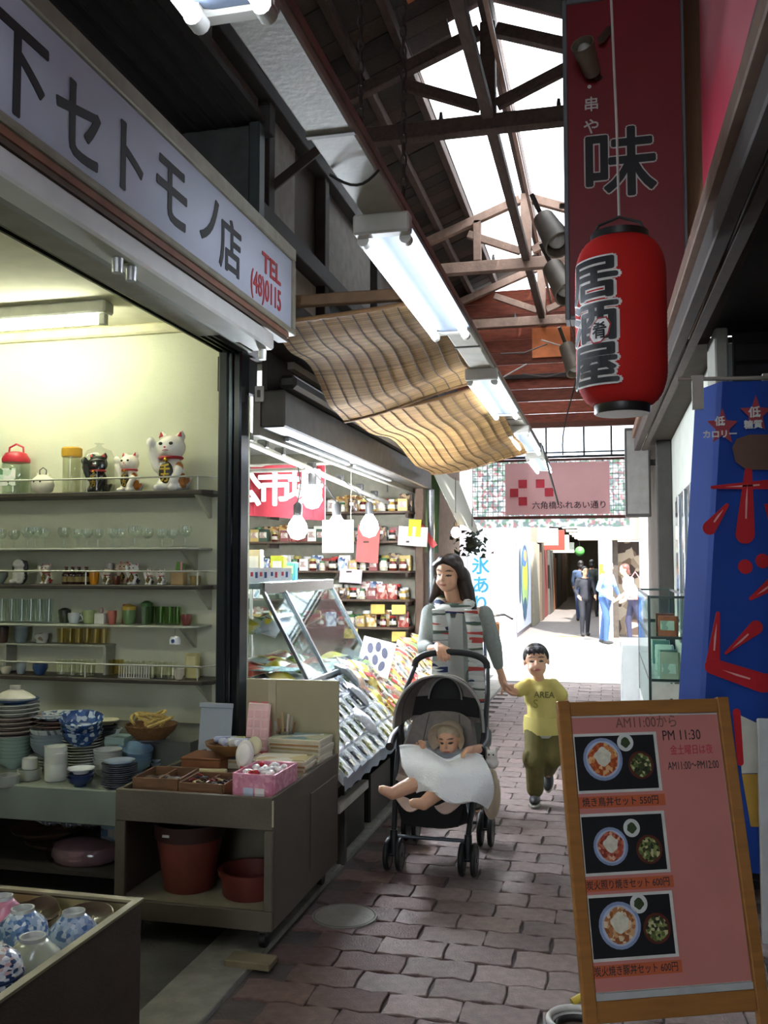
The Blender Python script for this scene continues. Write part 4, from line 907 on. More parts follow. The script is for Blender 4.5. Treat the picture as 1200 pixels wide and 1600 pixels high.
stack(90, 1150, 1, 'plate', .135, wblue, .02, 'speckled blue and white platter on brown plates', 'platter', 'platter', base=.088, z=.64)
stack(127, 1164, 2, 'bowl', .10, dkbl, .025, 'dark blue bowl with white flowers in a pile', 'bowl', 'flower_bowl', z=.64)
stack(127, 1164, 1, 'bowl', .105, dkbl, .02, 'tilted dark blue bowl with white flowers on the pile', 'bowl', 'flower_bowl', base=.06, tilt=R(12), z=.64)
stack(77, 1200, 4, 'plate', .10, M('#99a29c', .3), .014, 'grey saucer under the striped bowls', 'saucer', 'saucer')
stack(77, 1200, 4, 'bowl', .095, M('#8e9aa0', .3, var=.1), .016, 'grey striped bowl in a leaning pile', 'bowl', 'striped_bowl', base=.06)
stack(77, 1200, 1, 'bowl', .098, m_multi(['#b6bcbc', '#6a747c', '#c2c6c4'], 30, .3, stretch=(4, .3, .3)), .016, 'dark striped bowl on top of grey bowls', 'bowl', 'striped_bowl', base=.13)
stack(128, 1199, 12, 'plate', .10, M('#c0c6bc', .25, coat=.5, var=.08), .0135, 'white rimmed plate in the tallest pile', 'plate', 'rimmed_plate')
stack(87, 1219, 9, 'ramekin', .052, wht, .0135, 'plain white cup in a nested pile', 'cup', 'white_cup')
stack(46, 1218, 1, 'ramekin', .055, M('#9ea39a', .3), .05, 'grey white low bowl near the table edge', 'bowl', 'low_bowl')
stack(46, 1218, 1, 'ramekin', .036, wht, .05, 'small white cup on the grey low bowl', 'cup', 'small_cup', base=.05)
stack(12, 1228, 1, 'ramekin', .05, M('#9ea39a', .3), .05, 'grey low bowl at the table edge', 'bowl', 'low_bowl')
stack(126, 1228, 2, 'bowl', .062, M('#2c3c66', .25, coat=.5), .014, 'navy small bowl under the white saucer', 'bowl', 'navy_bowl')
stack(126, 1228, 1, 'plate', .062, M('#dcdfde', .2, coat=.6), .014, 'white saucer on navy bowls at table edge', 'saucer', 'white_saucer', base=.058)
stack(168, 1214, 8, 'bowl', .068, M('#b2b6ae', .3, var=.1), .012, 'pale ribbed bowl in the pile behind the dark plates', 'bowl', 'ribbed_bowl')
stack(186, 1231, 11, 'plate', .078, darkp, .009, 'dark grey plate in the pile at table corner', 'plate', 'dark_plate')
stack(186, 1231, 1, 'plate', .07, M('#8a97a8', .2, coat=.5), .009, 'blue grey plate topping the dark plates', 'plate', 'blue_plate', base=.1)
stack(212, 1205, 3, 'bowl', .085, ltbl, .016, 'light blue oval bowl beside the dark plates', 'bowl', 'oval_bowl', sq=.75)
stack(212, 1205, 1, 'plate', .09, M('#7f9fc0', .2, coat=.6), .016, 'tilted light blue oval dish with dark motif', 'dish', 'oval_dish', base=.092, tilt=R(14), sq=.75)
stack(187, 1200, 12, 'square', .075, M('#a8bdb2', .25, coat=.5, var=.06), .0125, 'pale green square dish in a pile', 'dish', 'square_dish')
stack(166, 1152, 2, 'bowl', .06, M('#3a3c40', .3), .02, 'dark small bowl behind the square dishes', 'bowl', 'dark_bowl', z=.64)
stack(166, 1152, 1, 'plate', .06, M('#cdc8a8', .3), .02, 'cream saucer on dark small bowls', 'saucer', 'cream_saucer', base=.065, z=.64)
stack(247, 1196, 3, 'bowl', .05, M('#8a9080', .3), .02, 'sage bowl beside the basket', 'bowl', 'sage_bowl')
stack(268, 1196, 2, 'bowl', .055, M('#7d7a5c', .35), .018, 'olive bowl beside the brown trays', 'bowl', 'olive_bowl')
stack(248, 1200, 2, 'bowl', .045, M('#a8b8c4', .3), .018, 'pale blue small bowl behind the brown tray', 'bowl', 'pale_bowl')
stack(150, 1146, 1, 'bowl', .05, M('#9aa0a0', .3), .05, 'grey bowl at back of the table', 'bowl', 'grey_bowl', z=.64)
p = atZ(172, 1150, .64)
cc = tag(thing('leaf_cup', 'leaf shaped cream cup with orange motif behind square dishes', 'cup', (p.x+.03, p.y-.02, .64)))
MB().lathe([(.02, 0), (.035, .03), (.05, .045), (.046, .045), (.03, .03), (0, .008)], n=18, sy=.6).build('body', M('#c9cdc4', .3), cc, smooth=True); MB().ell((.01, -.026, .03), (.012, .004, .008)).build('motif', M('#c8742c', .5), cc)
# woven basket with ropes
p = atZ(236, 1160, .64); bk_ = thing('woven_basket', 'round woven basket holding yellow plaited handles', 'basket', (p.x, p.y, .655))
MB().lathe([(.07, 0), (.075, .008), (.115, .045), (.13, .075), (.122, .075), (.105, .045), (.065, .014), (0, .012)], n=36, wave=lambda a: .02*math.sin(18*a)).build('weave', M('#6e4c2a', .75, var=.3, scale=60, bump=.5), bk_, smooth=50)
for i in range(7):
    a0_ = random.uniform(0, 6.28); r0 = random.uniform(.05, .1)
    tag(MB().tube([(r0*math.cos(a0_+t*3)*1.1, r0*math.sin(a0_+t*3)*.9, .06+.035*math.sin(PI*t)+.006*i) for t in [k/10 for k in range(11)]], .008, 6).build('plaited_handle', M('#b39a54', .7, var=.25, scale=80), loc=(p.x, p.y, .66), smooth=True), 'yellow plaited handle lying in the woven basket', 'handle', 'handles in the basket')
stack(236, 1160, 1, 'plate', .09, darkp, .03, 'dark plate under the woven basket', 'plate', 'dark_plate', z=.64)
# things under the table
for i, (px, py, rr, lab) in enumerate(((45, 1345, .19, 'lower brown woven tray under the table'), (45, 1330, .18, 'upper brown woven tray under the table'))):
    p = atZ(px, py, .13); tag(MB().lathe([(rr*.7, 0), (rr, .03), (rr*1.02, .04), (rr*.96, .04), (rr*.66, .012), (0, .01)], n=30, wave=lambda a: .015*math.sin(20*a)).build('woven_tray', M('#5a4432', .8, var=.3, bump=.4), loc=(p.x, 4.2, .121+.045*i), smooth=50), lab, 'tray')
for i, (px, c) in enumerate(((20, '#7c7c86'), (60, '#6d7680'), (95, '#8a868c'))):
    p = atZ(px, 1320, .21); tag(MB().tube([(-.06+.04*k, .012*math.sin(k*2.5), .02+.012*math.cos(k*2.1)) for k in range(5)], .02, 8).build('dish_cloth', m_multi([c, '#c9c9cc', '#3a4050'], 40, .8), loc=(p.x, 4.15, .225), smooth=True), ['striped cloth twist at the left of woven trays', 'striped cloth twist in the middle of woven trays', 'striped cloth twist at the right of woven trays'][i], 'cloth')
pbx = tag(thing('pink_bundle', 'pink wrapped bundle in clear film under the table', 'bundle', (-2.42, 4.0, .121)))
MB().lathe([(.12, 0), (.14, .03), (.13, .07), (.08, .09), (0, .095)], n=20, sx=1.2, sy=.8, wave=lambda a: .05*math.sin(3*a)+.03*math.sin(7*a)).build('bundle', M('#b08a92', .9, var=.2), pbx, smooth=50)
MB().lathe([(.142, .0), (.15, .04), (.12, .09), (.05, .12), (.08, .14)], n=20, sx=1.2, sy=.8, wave=lambda a: .05*math.sin(6*a)).build('film', m_glass('#e6e6e6', .12, .15), pbx, smooth=True)
cb_ = tag(thing('patterned_box', 'blue checkered square box under the table', 'box', (-2.30, 4.12, .26)))
MB().bx(-.075, .075, -.05, .05, -.139, .10).build('carton', M('#8f9aa6', .6), cb_, bevel=.003)
for i in range(4):
    for k in range(4): MB().bx(-.07+.035*i+.002, -.035+.035*i-.002, -.052, -.0505, -.045+.035*k+.002, -.01+.035*k-.002).build('check', M(['#4f6a86', '#b9c2c6', '#7d9a9c', '#a8a08c'][(i*3+k*2+i*k) % 4], .6), cb_)
# ---- wheeled cart
CZ = .60; cx0, cx1, cy0, cy1 = -1.955, -1.28, 3.46, 4.36
cart = thing('display_cart', 'grey brown wooden display cart on casters beside the dish table', 'cart', ((cx0+cx1)/2, (cy0+cy1)/2, 0))
hx, hy = (cx1-cx0)/2, (cy1-cy0)/2; cw = M('#5c5348', .65, var=.15, scale=5, bump=.15); cw2 = M('#564d43', .6, var=.15, scale=4); lt_ = M('#8c8470', .7, var=.12)
MB().bx(-hx, hx, -hy, -hy+.02, CZ-.125, CZ).build('front_apron', cw, cart, bevel=.003)
MB().bx(-hx, -hx+.045, -hy, -hy+.02, .166, CZ-.126).build('front_stile', cw, cart, bevel=.003)
MB().bx(hx-.035, hx, -hy, -hy+.02, .166, CZ-.126).build('front_stile', cw, cart, bevel=.003)
MB().bx(-hx, hx, -hy, -hy+.02, .09, .165).build('bottom_rail', cw, cart, bevel=.003)
sp_ = MB().bx(hx-.018, hx, -hy+.021, hy, .09, CZ).build('side_panel', cw2, cart, bevel=.003)
for y0 in (-.02,): MB().bx(hx, hx+.006, .02, hy-.05, .17, CZ-.09).build('raised_panel', cw2, sp_, bevel=.004)
MB().bx(hx-.002, hx+.004, -hy-.002, -hy+.006, CZ-.11, CZ-.01).build('worn_edge', M('#b5aa94', .8), sp_)
MB().bx(-hx, -hx+.018, -hy+.021, hy, .09, CZ).build('side_panel', cw, cart, bevel=.003)
MB().bx(-hx+.019, hx-.019, -hy+.021, hy, .15, .165).build('floor_board', lt_, cart)
MB().bx(-hx+.019, hx-.019, -hy+.021, hy, CZ-.06, CZ-.045).build('tray_board', lt_, cart)
MB().bx(-hx+.019, hx-.019, .0, .015, .166, CZ-.061).build('partition', M('#77705e', .7), cart)
MB().bx(-hx+.2, hx, hy, hy+.02, CZ-.1, .945).build('backboard', M('#a39a7c', .6, var=.08, scale=4), cart, bevel=.003)
MB().bx(-.02, .02, hy-.006, hy-.001, CZ, .94).build('joint_strip', M('#b3ab90', .6), cart)
MB().bx(-hx, hx-.019, hy-.02, hy-.001, .09, CZ).build('rear_panel', cw, cart)
for x in (-hx+.06, hx-.06):
    for y in (-hy+.08, hy-.08):
        k = MB().cyl((x-.012, y, .034), (x+.012, y, .034), .034, n=16).build('caster', M('#191919', .5), cart, smooth=True)
        MB().bx(x-.018, x+.018, y-.02, y+.02, .05, .089).build('fork', M('#55534f', .4, metal=.6), k)
tag(MB().bx(-1.42, -1.24, 3.33, 3.42, .0, .028).build('wood_block', M('#75694f', .8, var=.15), bevel=.004), 'short wooden block on the ground at the cart corner', 'block')
p = atZ(505, 1420, .0); mh = tag(thing('manhole_cover', 'small round grey cover set in the pavers beside cart', 'cover', (-1.12, 3.92, 0)))
MB().cyl((0, 0, -.005), (0, 0, .007), .14, n=32).build('disc', M('#77736a', .85, bump=.3), mh); MB().lathe([(.128, .0065), (.131, .009), (.134, .0065)], n=32).build('rim', M('#5e5a52', .8), mh)
# pots inside the cart
pt = thing('plant_pot', 'large terracotta coloured pot with dark rim inside the cart', 'pot', (-1.72, 3.66, .165))
MB().lathe([(.10, 0), (.105, .008), (.135, .20), (.135, .21)], n=30).build('body', M('#7a3c30', .55, var=.12), pt, smooth=50)
MB().lathe([(.136, .21), (.145, .212), (.15, .275), (.14, .275), (.13, .21)], n=30).build('rim', M('#3f2823', .5), pt, smooth=50)
MB().bx(-.05, -.02, -.153, -.148, .24, .25).build('price_tag', M('#cfcabc', .6), pt)
sc_ = thing('saucer_pot', 'low terracotta saucer pot inside the cart', 'pot', (-1.44, 3.64, .165))
MB().lathe([(.105, 0), (.112, .01), (.12, .085), (.13, .085), (.132, .105), (.115, .105), (.105, .02), (0, .015)], n=30).build('body', M('#6b2f28', .55, var=.12), sc_, smooth=50)
# ---- goods on the cart top
CT = CZ-.045
def wbox(px, py, z): p = atZ(px, py, z); return p
bt = M('#6e4c30', .6, var=.2, scale=14, stretch=(1, 5, 5), bump=.15)
def open_box(name, lab, loc, w, d, h, mat, rz=0, th=.008, cat_='box', divs=()):
    t = thing(name, lab, cat_, loc, rz)
    MB().bx(-w/2, w/2, -d/2, d/2, 0, th).build('base', mat, t)
    for x in (-1, 1): MB().bx(x*w/2-th/2, x*w/2+th/2, -d/2, d/2, th, h).build('side', mat, t, bevel=.002)
    for y in (-1, 1): MB().bx(-w/2+th/2, w/2-th/2, y*d/2-th/2, y*d/2+th/2, th, h).build('end', mat, t, bevel=.002)
    for x in divs: MB().bx(x-th/2, x+th/2, -d/2+th/2, d/2-th/2, th, h*.9).build('divider', mat, t)
    return t
ob = open_box('wooden_tray', 'brown wooden compartment tray at the cart corner', (-1.83, 3.66, CT), .20, .22, .075, bt, R(4), divs=(0,))
ob2 = open_box('wooden_tray', 'brown wooden tray of small trinkets beside the pink box', (-1.615, 3.63, CT), .19, .20, .07, bt, R(2), divs=(0,))
for t_ in (ob, ob2):
    for s_ in (-1, 1): MB().bx(s_*.05-.042, s_*.05+.042, -.09, .09, .009, .041).build('padding', M('#4a3626', .9, var=.2), t_)
for i in range(16):
    x, y = random.uniform(-.08, .08), random.uniform(-.07, .07)
    tag(MB().tube([(-.02, 0, 0), (0, .006, .006), (.02, 0, 0)], .006, 6).build('trinket', M(random.choice(['#1f1d22', '#7a1c24', '#2c2630', '#b0a070', '#3c2020']), .3, coat=.5), loc=(-1.615+x, 3.63+y, CT+.050+.006*(i % 3)), rot=(0, 0, random.uniform(0, 3)), smooth=True), 'small dark and red lacquer trinket in the brown tray', 'trinket', 'trinkets in the tray')
for i in range(3):
    tag(MB().lathe([(.022, 0), (.026, .004), (.026, .02), (.02, .024), (0, .024)], n=14).build('brown_disc', M('#3b2a1e', .5), loc=(-1.88+.05*i, 3.62+.02*(i % 2), CT+.042), smooth=50), 'round dark brown disc in the compartment tray', 'disc', 'discs in the tray')
pb_ = open_box('pink_box', 'pink open carton filled with small white and red items', (-1.385, 3.66, CT+.012), .175, .25, .105, m_multi(['#d88fa6', '#cf7f9a', '#e2a4b6', '#d88fa6'], 60, .5), R(-2))
for i in range(34):
    x, y = random.uniform(-.07, .07), random.uniform(-.105, .105)
    tag(MB().ell((0, 0, 0), (.016, .013, .011), 8, 6).build('wrapped_item', M(random.choice(['#e6e2e2', '#dcd6d8', '#e9e6e4', '#b8242c']), .4), loc=(-1.385+x, 3.66+y, CT+.10+random.uniform(0, .018)), rot=(0, 0, random.uniform(0, 3)), smooth=True), 'small white or red wrapped item filling the pink carton', 'item', 'items in the pink carton')
for i in range(24):
    x, y = -.07+.028*(i % 6), -.09+.06*(i//6)
    tag(MB().ell((0, 0, 0), (.018, .03, .03), 8, 6).build('wrapped_item', M('#ddd8d8', .4), loc=(-1.385+x, 3.66+y, CT+.058)), 'small white wrapped item buried in the pink carton', 'item', 'buried items in the pink carton')
MB().bx(-.04, .0, -.134, -.1295, .012, .05).build('label_sticker', M('#c8d2e4', .6), pb_); MB().bx(.01, .05, -.134, -.1295, .012, .05).build('label_sticker', M('#e6dede', .6), pb_)
# stacks of boxed goods along the back
def boxed(x, y, n, lab, cols, w=.26, d=.19, h=.018, rz=0, name='boxed_set', z=CT):
    for i in range(n):
        t = thing(name, lab, 'box', (x+random.uniform(-.004, .004), y+random.uniform(-.004, .004), z+h*i), rz+random.uniform(-.03, .03), lab)
        MB().bx(-w/2, w/2, -d/2, d/2, 0, h-.001).build('carton', M('#cfc8b4', .6, var=.06), t, bevel=.002)
        if i == n-1: MB().bx(-w/2+.01, w/2-.01, -d/2+.01, d/2-.01, h-.001, h+.0005).build('printed_lid', m_multi(cols, 14, .5), t)
        MB().bx(-w/2+.01, w/2-.01, -d/2-.0012, -d/2, .004, h-.005).build('side_print', M(['#9c7448', '#c2b89c', '#a08a5c'][i % 3], .6), t)
boxed(-1.435, 4.03, 5, 'flat cream carton in the front pile of boxed dishes', ['#b9a878', '#d6d2c6', '#cfc6b0', '#8a7a50'], .25, .17, .017, R(3))
boxed(-1.425, 4.23, 8, 'flat cream carton in the rear pile of boxed dishes', ['#c2bda0', '#7f9aa0', '#e2e0d8', '#9cae88'], .26, .18, .018, R(-3))
boxed(-1.70, 4.12, 3, 'dark grey lacquer box in a low pile', ['#3c4248', '#4a525a', '#555b62'], .19, .17, .02, R(5))
boxed(-1.64, 3.90, 2, 'dark brown lacquer tray in a low pile', ['#3a2620', '#4a3026'], .15, .14, .018, R(5))
bx_ = tag(thing('wooden_box', 'reddish wooden box under the wicker bowl', 'box', (-1.80, 4.02, CT)))
MB().bx(-.10, .09, -.08, .09, 0, .07).build('body', M('#7a4a2c', .55, var=.15), bx_, bevel=.004); MB().bx(-.102, .092, -.082, .092, .071, .08).build('lid', M('#7a4a2c', .55, var=.15), bx_, bevel=.003)
tag(MB().bx(-.11, .11, -.02, .02, 0, .05).build('cream_carton', M('#b3ab84', .6), loc=(-1.76, 3.86, CT), rot=(0, 0, R(6)), bevel=.003), 'long cream carton behind the wooden trays', 'carton')
wb = thing('wicker_bowl', 'shallow wicker bowl of folded cloths on wooden box', 'bowl', (-1.70, 4.06, CT+.082))
MB().lathe([(.07, 0), (.08, .006), (.12, .04), (.128, .055), (.12, .055), (.11, .04), (.07, .012), (0, .01)], n=30).build('weave', M('#7a5530', .7, var=.25, bump=.4, bscale=120), wb, smooth=50)
for i in range(7):
    tag(MB().lathe([(.0, -.055), (.016, -.05), (.018, .05), (0, .055)], n=10).build('folded_cloth', M(['#b9bcd2', '#8f96b4', '#d2cfc8', '#a8a878', '#c6cad8'][i % 5], .8), loc=(-1.70-.06+.02*i, 4.06+random.uniform(-.03, .03), CT+.135+.006*(i % 2)), rot=(R(90), 0, random.uniform(-.6, .6)+1.2), smooth=True), 'folded pale cloth in the wicker bowl', 'cloth', 'cloths in the wicker bowl')
# clear tray standing, ice trays, scoop, jar of tools
cl = tag(thing('plastic_tray', 'upright clear plastic tray against the dark post', 'tray', (-1.90, 4.30, CT), rot=(R(-8), 0, 0)))
MB().bx(-.085, .085, -.004, .004, 0, .265).build('panel', m_cloth('#c6ccd4', .5, .04), cl, bevel=.003); MB().bx(-.09, .09, -.012, -.004, .245, .27).build('lip', m_cloth('#c6ccd4', .5, .04), cl, bevel=.003)
def icetray(x, y, z, w, h, c, lab, cav, rz=0):
    t = thing('ice_tray', lab, 'tray', (x, y, z), rot=(R(-9), 0, rz)); MB().bx(-w/2, w/2, -.006, .012, 0, h).build('frame', M(c, .4), t, bevel=.006)
    nx, nz = cav
    for i in range(nx):
        for k in range(nz):
            a = w/nx*.74; b = h*.86/nz*.74; xx = -w/2+w/nx*(i+.5); zz = h*.07+h*.8/nz*(k+.5)
            MB().bx(xx-a/2, xx+a/2, -.009, -.0055, zz-b/2, zz+b/2).build('cell', M('#e8b8bc', .4) if nx == 3 else M('#d86a78', .4), t, bevel=.003)
icetray(-1.685, 4.325, CT, .125, .36, '#e88f98', 'tall pink ice tray against the backboard', (2, 3))
icetray(-1.66, 4.25, CT+.061, .12, .225, '#ecc6c6', 'pale pink ice tray of square cells in front of the other', (3, 4), R(-8))
sc2 = thing('ladle_rest', 'white spoon shaped scoop with red handle standing in the tray', 'scoop', (-1.54, 3.77, CT+.01), rot=(R(-10), R(4), 0))
MB().ell((0, 0, .13), (.042, .014, .062)).build('bowl', M('#dcd8d0', .35), sc2, smooth=True); MB().ell((0, -.012, .13), (.03, .006, .047)).build('inner_bowl', M('#efece6', .35), sc2, smooth=True)
MB().cyl((0, 0, 0), (0, 0, .08), .018, .014, 10).build('handle', M('#c22a3c', .4), sc2, smooth=True); MB().ell((.03, .02, .17), (.035, .012, .04)).build('rear_scoop', M('#cfc6a0', .5), sc2, smooth=True)
jr = thing('utensil_jar', 'clear jar of small utensils before the cart backboard', 'jar', (-1.52, 4.27, CT))
MB().lathe([(.04, 0), (.045, .16), (.042, .16), (.036, .008), (0, .008)], n=18).build('glass', m_glass('#e6e2da', .16), jr, smooth=50)
for i in range(6):
    a = i*1.05; tag(MB().tube([(.015*math.cos(a), .015*math.sin(a), .01), (.05*math.cos(a), .03*math.sin(a), .2+.02*(i % 3))], .006, 6).build('utensil', M(['#7a5a3c', '#b9b4a8', '#c8b080', '#a8a8a4', '#8c6a4c', '#c2b4b0'][i], .5), loc=(-1.52, 4.27, CT), smooth=True), 'thin utensil standing in the clear jar', 'utensil', 'utensils in the jar')
tag(MB().lathe([(.05, 0), (.055, .004), (.055, .012), (.045, .012), (0, .009)], n=20).build('red_dish', M('#b8303c', .4), loc=(-1.50, 3.86, CT), smooth=50), 'small red dish behind the white scoop', 'dish')
# ---- front box of bowls
BZ = .508
fb = thing('bargain_box', 'brown wooden bargain table with raised edge full of bowls', 'table', (-1.36, 2.57, 0))
bw = M('#4a3d33', .6, var=.2, scale=5, bump=.15, stretch=(1, 1, 3)); bi = M('#a3976c', .65, var=.1, scale=5)
MB().bx(-.02, 0, -2.0, 0, .02, BZ).build('side_board', bw, fb, bevel=.003)
MB().bx(-1.5, -.0205, -.02, 0, .02, BZ).build('rear_board', bw, fb, bevel=.003)
MB().bx(-1.48, -.021, -2.0, -.021, BZ-.065, BZ-.05).build('tray_board', bi, fb)
MB().bx(-1.48, -.021, -.021, -.0205, BZ-.05, BZ-.005).build('lining', bi, fb)
MB().bx(-.0205, .004, -2.0, .004, BZ+.0005, BZ+.008).build('top_edge', M('#8d8468', .6), fb); MB().bx(-1.5, -.021, -.022, .004, BZ+.0005, BZ+.008).build('top_edge', M('#8d8468', .6), fb)
for yy in (-.7, -1.4): MB().bx(0, .005, yy-.004, yy+.004, .02, BZ).build('joint', M('#2f2722', .7), fb)
FZ = BZ-.05
def ubowl(px, py, r, mat, lab, ringc='#c6c8c4', h=.075):
    """bowl lying upside down, foot ring up"""
    p = atZ(px, py, FZ+h*.5); p.x = min(p.x, -1.388-r); p.y = min(p.y, 2.54-r); t = thing('rice_bowl', lab, 'bowl', (p.x, p.y, FZ))
    MB().lathe([(r, 0), (r*1.0, .006), (r*.88, h*.55), (r*.5, h*.92), (r*.42, h), (r*.36, h), (r*.36, h*.93), (0, h*.93)], n=30).build('shell', mat, t, smooth=60)
    MB().lathe([(r*.42, h*.94), (r*.43, h*1.13), (r*.36, h*1.13), (r*.35, h*.95)], n=30).build('foot_ring', M(ringc, .25, coat=.5), t, smooth=60); return t
bw1 = m_multi(['#8fa6c8', '#a9bcd6', '#5f7cae', '#c3cede'], 75, .15); 
ubowl(115, 1450, .072, bw1, 'blue flowered rice bowl upside down at the box edge')
ubowl(35, 1445, .074, m_multi(['#a9bcd4', '#6f8fbc', '#dbe2ea', '#51719f'], 90, .15), 'blue and white rice bowl upside down behind the green one')
ubowl(58, 1492, .078, M('#c3c9ae', .15, coat=.7, var=.08), 'pale celadon rice bowl upside down beside the stack')
ubowl(4, 1425, .066, M('#d88a9c', .2, coat=.6, var=.1), 'pink rice bowl upside down beside the blue one')
ubowl(-38, 1490, .075, M('#a9c0cc', .2, coat=.6), 'pale blue rice bowl partly out of view')
chk = m_multi(['#d2d6da', '#2f4468', '#b9c2cc', '#e2e4e4', '#c9a9a4'], 70, .2, stretch=(1, 1, 2.2))
p = V3((-1.475, 2.03, 0))
for i in range(3):
    t = thing('check_bowl', 'blue checked bowl in the upturned stack', 'bowl', (p.x, p.y, FZ+.024*i), group='checked bowls in the stack')
    MB().lathe([(.078, 0), (.078, .008), (.068, .04), (.036, .066), (.03, .066), (.03, .062), (0, .062)], n=30).build('shell', chk, t, smooth=60); MB().lathe([(.079, 0), (.0795, .005), (.0775, .009)], n=30).build('blue_rim', M('#26385c', .3), t)
for (px, py, lab) in ((80, 1415, 'dark brown leaf shaped lacquer dish'), (138, 1418, 'round dark lacquer dish with yellow sticker')):
    p = V3((-1.645 if px < 100 else -1.475, 2.455, 0)); t = thing('lacquer_dish', lab, 'dish', (p.x, p.y, FZ), rot=(R(12), 0, 0)); t.location.z = FZ+.014
    rd = px > 100
    MB().lathe([(.05, 0), (.055, .006), (.078, .02), (.08, .024), (.074, .023), (.05, .010), (0, .009)], n=24, wave=None if rd else (lambda a: .10*math.cos(4*a)+.03*math.cos(7*a))).build('body', M('#3a2420', .25, coat=.6, var=.2), t, smooth=60)
    for q in range(4): MB().box((.012*q-.02, .004*q, .0115), (.004, .03, .002), (0, 0, .4)).build('gold_motif', M('#8f8a5c', .4), t)
    if rd: MB().box((-.03, .02, .0125), (.035, .014, .002), (0, 0, .5)).build('price_sticker', M('#d9a52c', .5), t)
p = V3((-1.83, 2.44, 0)); t = thing('wrapped_bundle', 'crumpled clear film bundle at back of the bargain table', 'bundle', (p.x, p.y-.02, FZ))
MB().lathe([(.05, 0), (.09, .02), (.08, .07), (.03, .09), (.05, .12)], n=18, wave=lambda a: .15*math.sin(5*a)+.08*math.sin(11*a)).build('film', m_glass('#e2e6e8', .2, .12), t); MB().lathe([(.04, 0), (.06, .02), (.05, .05), (0, .06)], n=14).build('contents', M('#6b5f58', .5), t, smooth=True)
# ============================================================ FOOD STALL
ang = math.atan2(.36, .35)
def tp(y, v, up=0): return V3((-1.27-.35*v-up*math.sin(ang), y, .46+.36*v+up*math.cos(ang)))
dt = thing('sloping_table', 'long sloping sales table with white cloth edge at the food stall', 'table', (0, 0, 0))
mb = MB(); mb.prism([(-1.27, .46), (-1.62, .82), (-1.62, .79), (-1.27, .43)], 4.42, 8.45, (V3((0, 0, 0)), V3((1, 0, 0)), V3((0, 0, 1)), V3((0, 1, 0)))); mb.build('table_top', M('#c9cdd2', .6, var=.06), dt)
MB().sheet(lambda u, v: (-1.262-.004*v+.004*math.sin(u*130), 4.42+4.03*u, .405+.07*v+.006*math.sin(u*150)*(1-v)), 160, 4, .004).build('cloth_edge', m_cloth('#bcc4d2', .3, .06), dt)
MB().bx(-1.62, -1.32, 4.45, 8.4, .40, .425).build('stretcher', M('#6b665c', .7), dt)
for y in (4.6, 5.9, 7.2, 8.3):
    for x in (-1.33, -1.6): MB().bx(x-.02, x+.02, y-.02, y+.02, 0, .40).build('leg', M('#4a4640', .7), dt)
tag(MB().bx(-1.33, -1.28, 4.40, 4.95, .30, .345).build('white_plank', M('#c2c0b6', .7), bevel=.004), 'white plank under the near end of the sales table', 'plank')
for i, (y, c, lab) in enumerate(((4.95, '#2b2a2c', 'black plastic crate under the sales table near the cart'), (5.6, '#3a3634', 'dark brown crate under the middle of sales table'), (6.4, '#2f3438', 'dark grey crate under the far part of sales table'))):
    open_box('storage_crate', lab, (-1.465, y, .0), .18, .5, .28, M(c, .6), cat_='crate')
# packs of food
def pack(cols, rim, name, lab, flat=False):
    t = thing(name, lab, 'food pack', group=lab)
    MB().lathe([(.058, 0), (.082, .014), (.088, .018), (.080, .0185), (.055, .006), (0, .005)], n=4, rot=Matrix.Rotation(PI/4, 3, 'Z')).build('tray', M(rim, .6, var=.05), t)
    mb = MB()
    for k in range(9): mb.ell((random.uniform(-.036, .036), random.uniform(-.036, .036), .014), (random.uniform(.014, .024), random.uniform(.012, .02), .012), 8, 5)
    mb.build('contents', m_multi(cols, 40, .7), t, smooth=True)
    MB().sheet(lambda u, v: (-.056+.112*u, -.056+.112*v, .021+.004*math.sin(3*u)*math.sin(4*v)+.003), 3, 3, .001).build('film', m_glass('#fbfcfd', .05, .3), t)
    MB().box((.02, -.03, .029), (.04, .028, .001)).build('price_label', M(random.choice(['#e6e2d2', '#d9cf7c', '#e8e8ea']), .5), t)
    return t
kinds = [(['#4c5a34', '#8c9a4c', '#2c3024', '#c3c08a'], '#cfd6e0', 'green pickle pack with white rim on the sales table'),
         (['#2a2c34', '#4a4e5c', '#15171c', '#8a8c98'], '#c2cad8', 'dark seaweed pack with white rim on the sales table'),
         (['#a8a04c', '#c6bc5c', '#7c7a3c', '#d8d2a0'], '#d2d6dc', 'yellow green vegetable pack on the sales table'),
         (['#b8604c', '#c88a78', '#d8b0a4', '#8c3c34'], '#d8d4d0', 'reddish pickle pack on the sales table'),
         (['#c88a3c', '#d8a850', '#a8682c', '#e2c48c'], '#d8d4cc', 'orange dried food pack on the sales table'),
         (['#d9d5cc', '#c2bcb0', '#e8e6e0', '#b0a89c'], '#dcdee2', 'pale fish cake pack on the sales table'),
         (['#7c5a4c', '#a88a74', '#5c4034', '#c2a890'], '#cfc8c0', 'brown dried fish pack on the sales table')]
protos = [None]*len(kinds); y = 4.50; r = 0; npk = 0
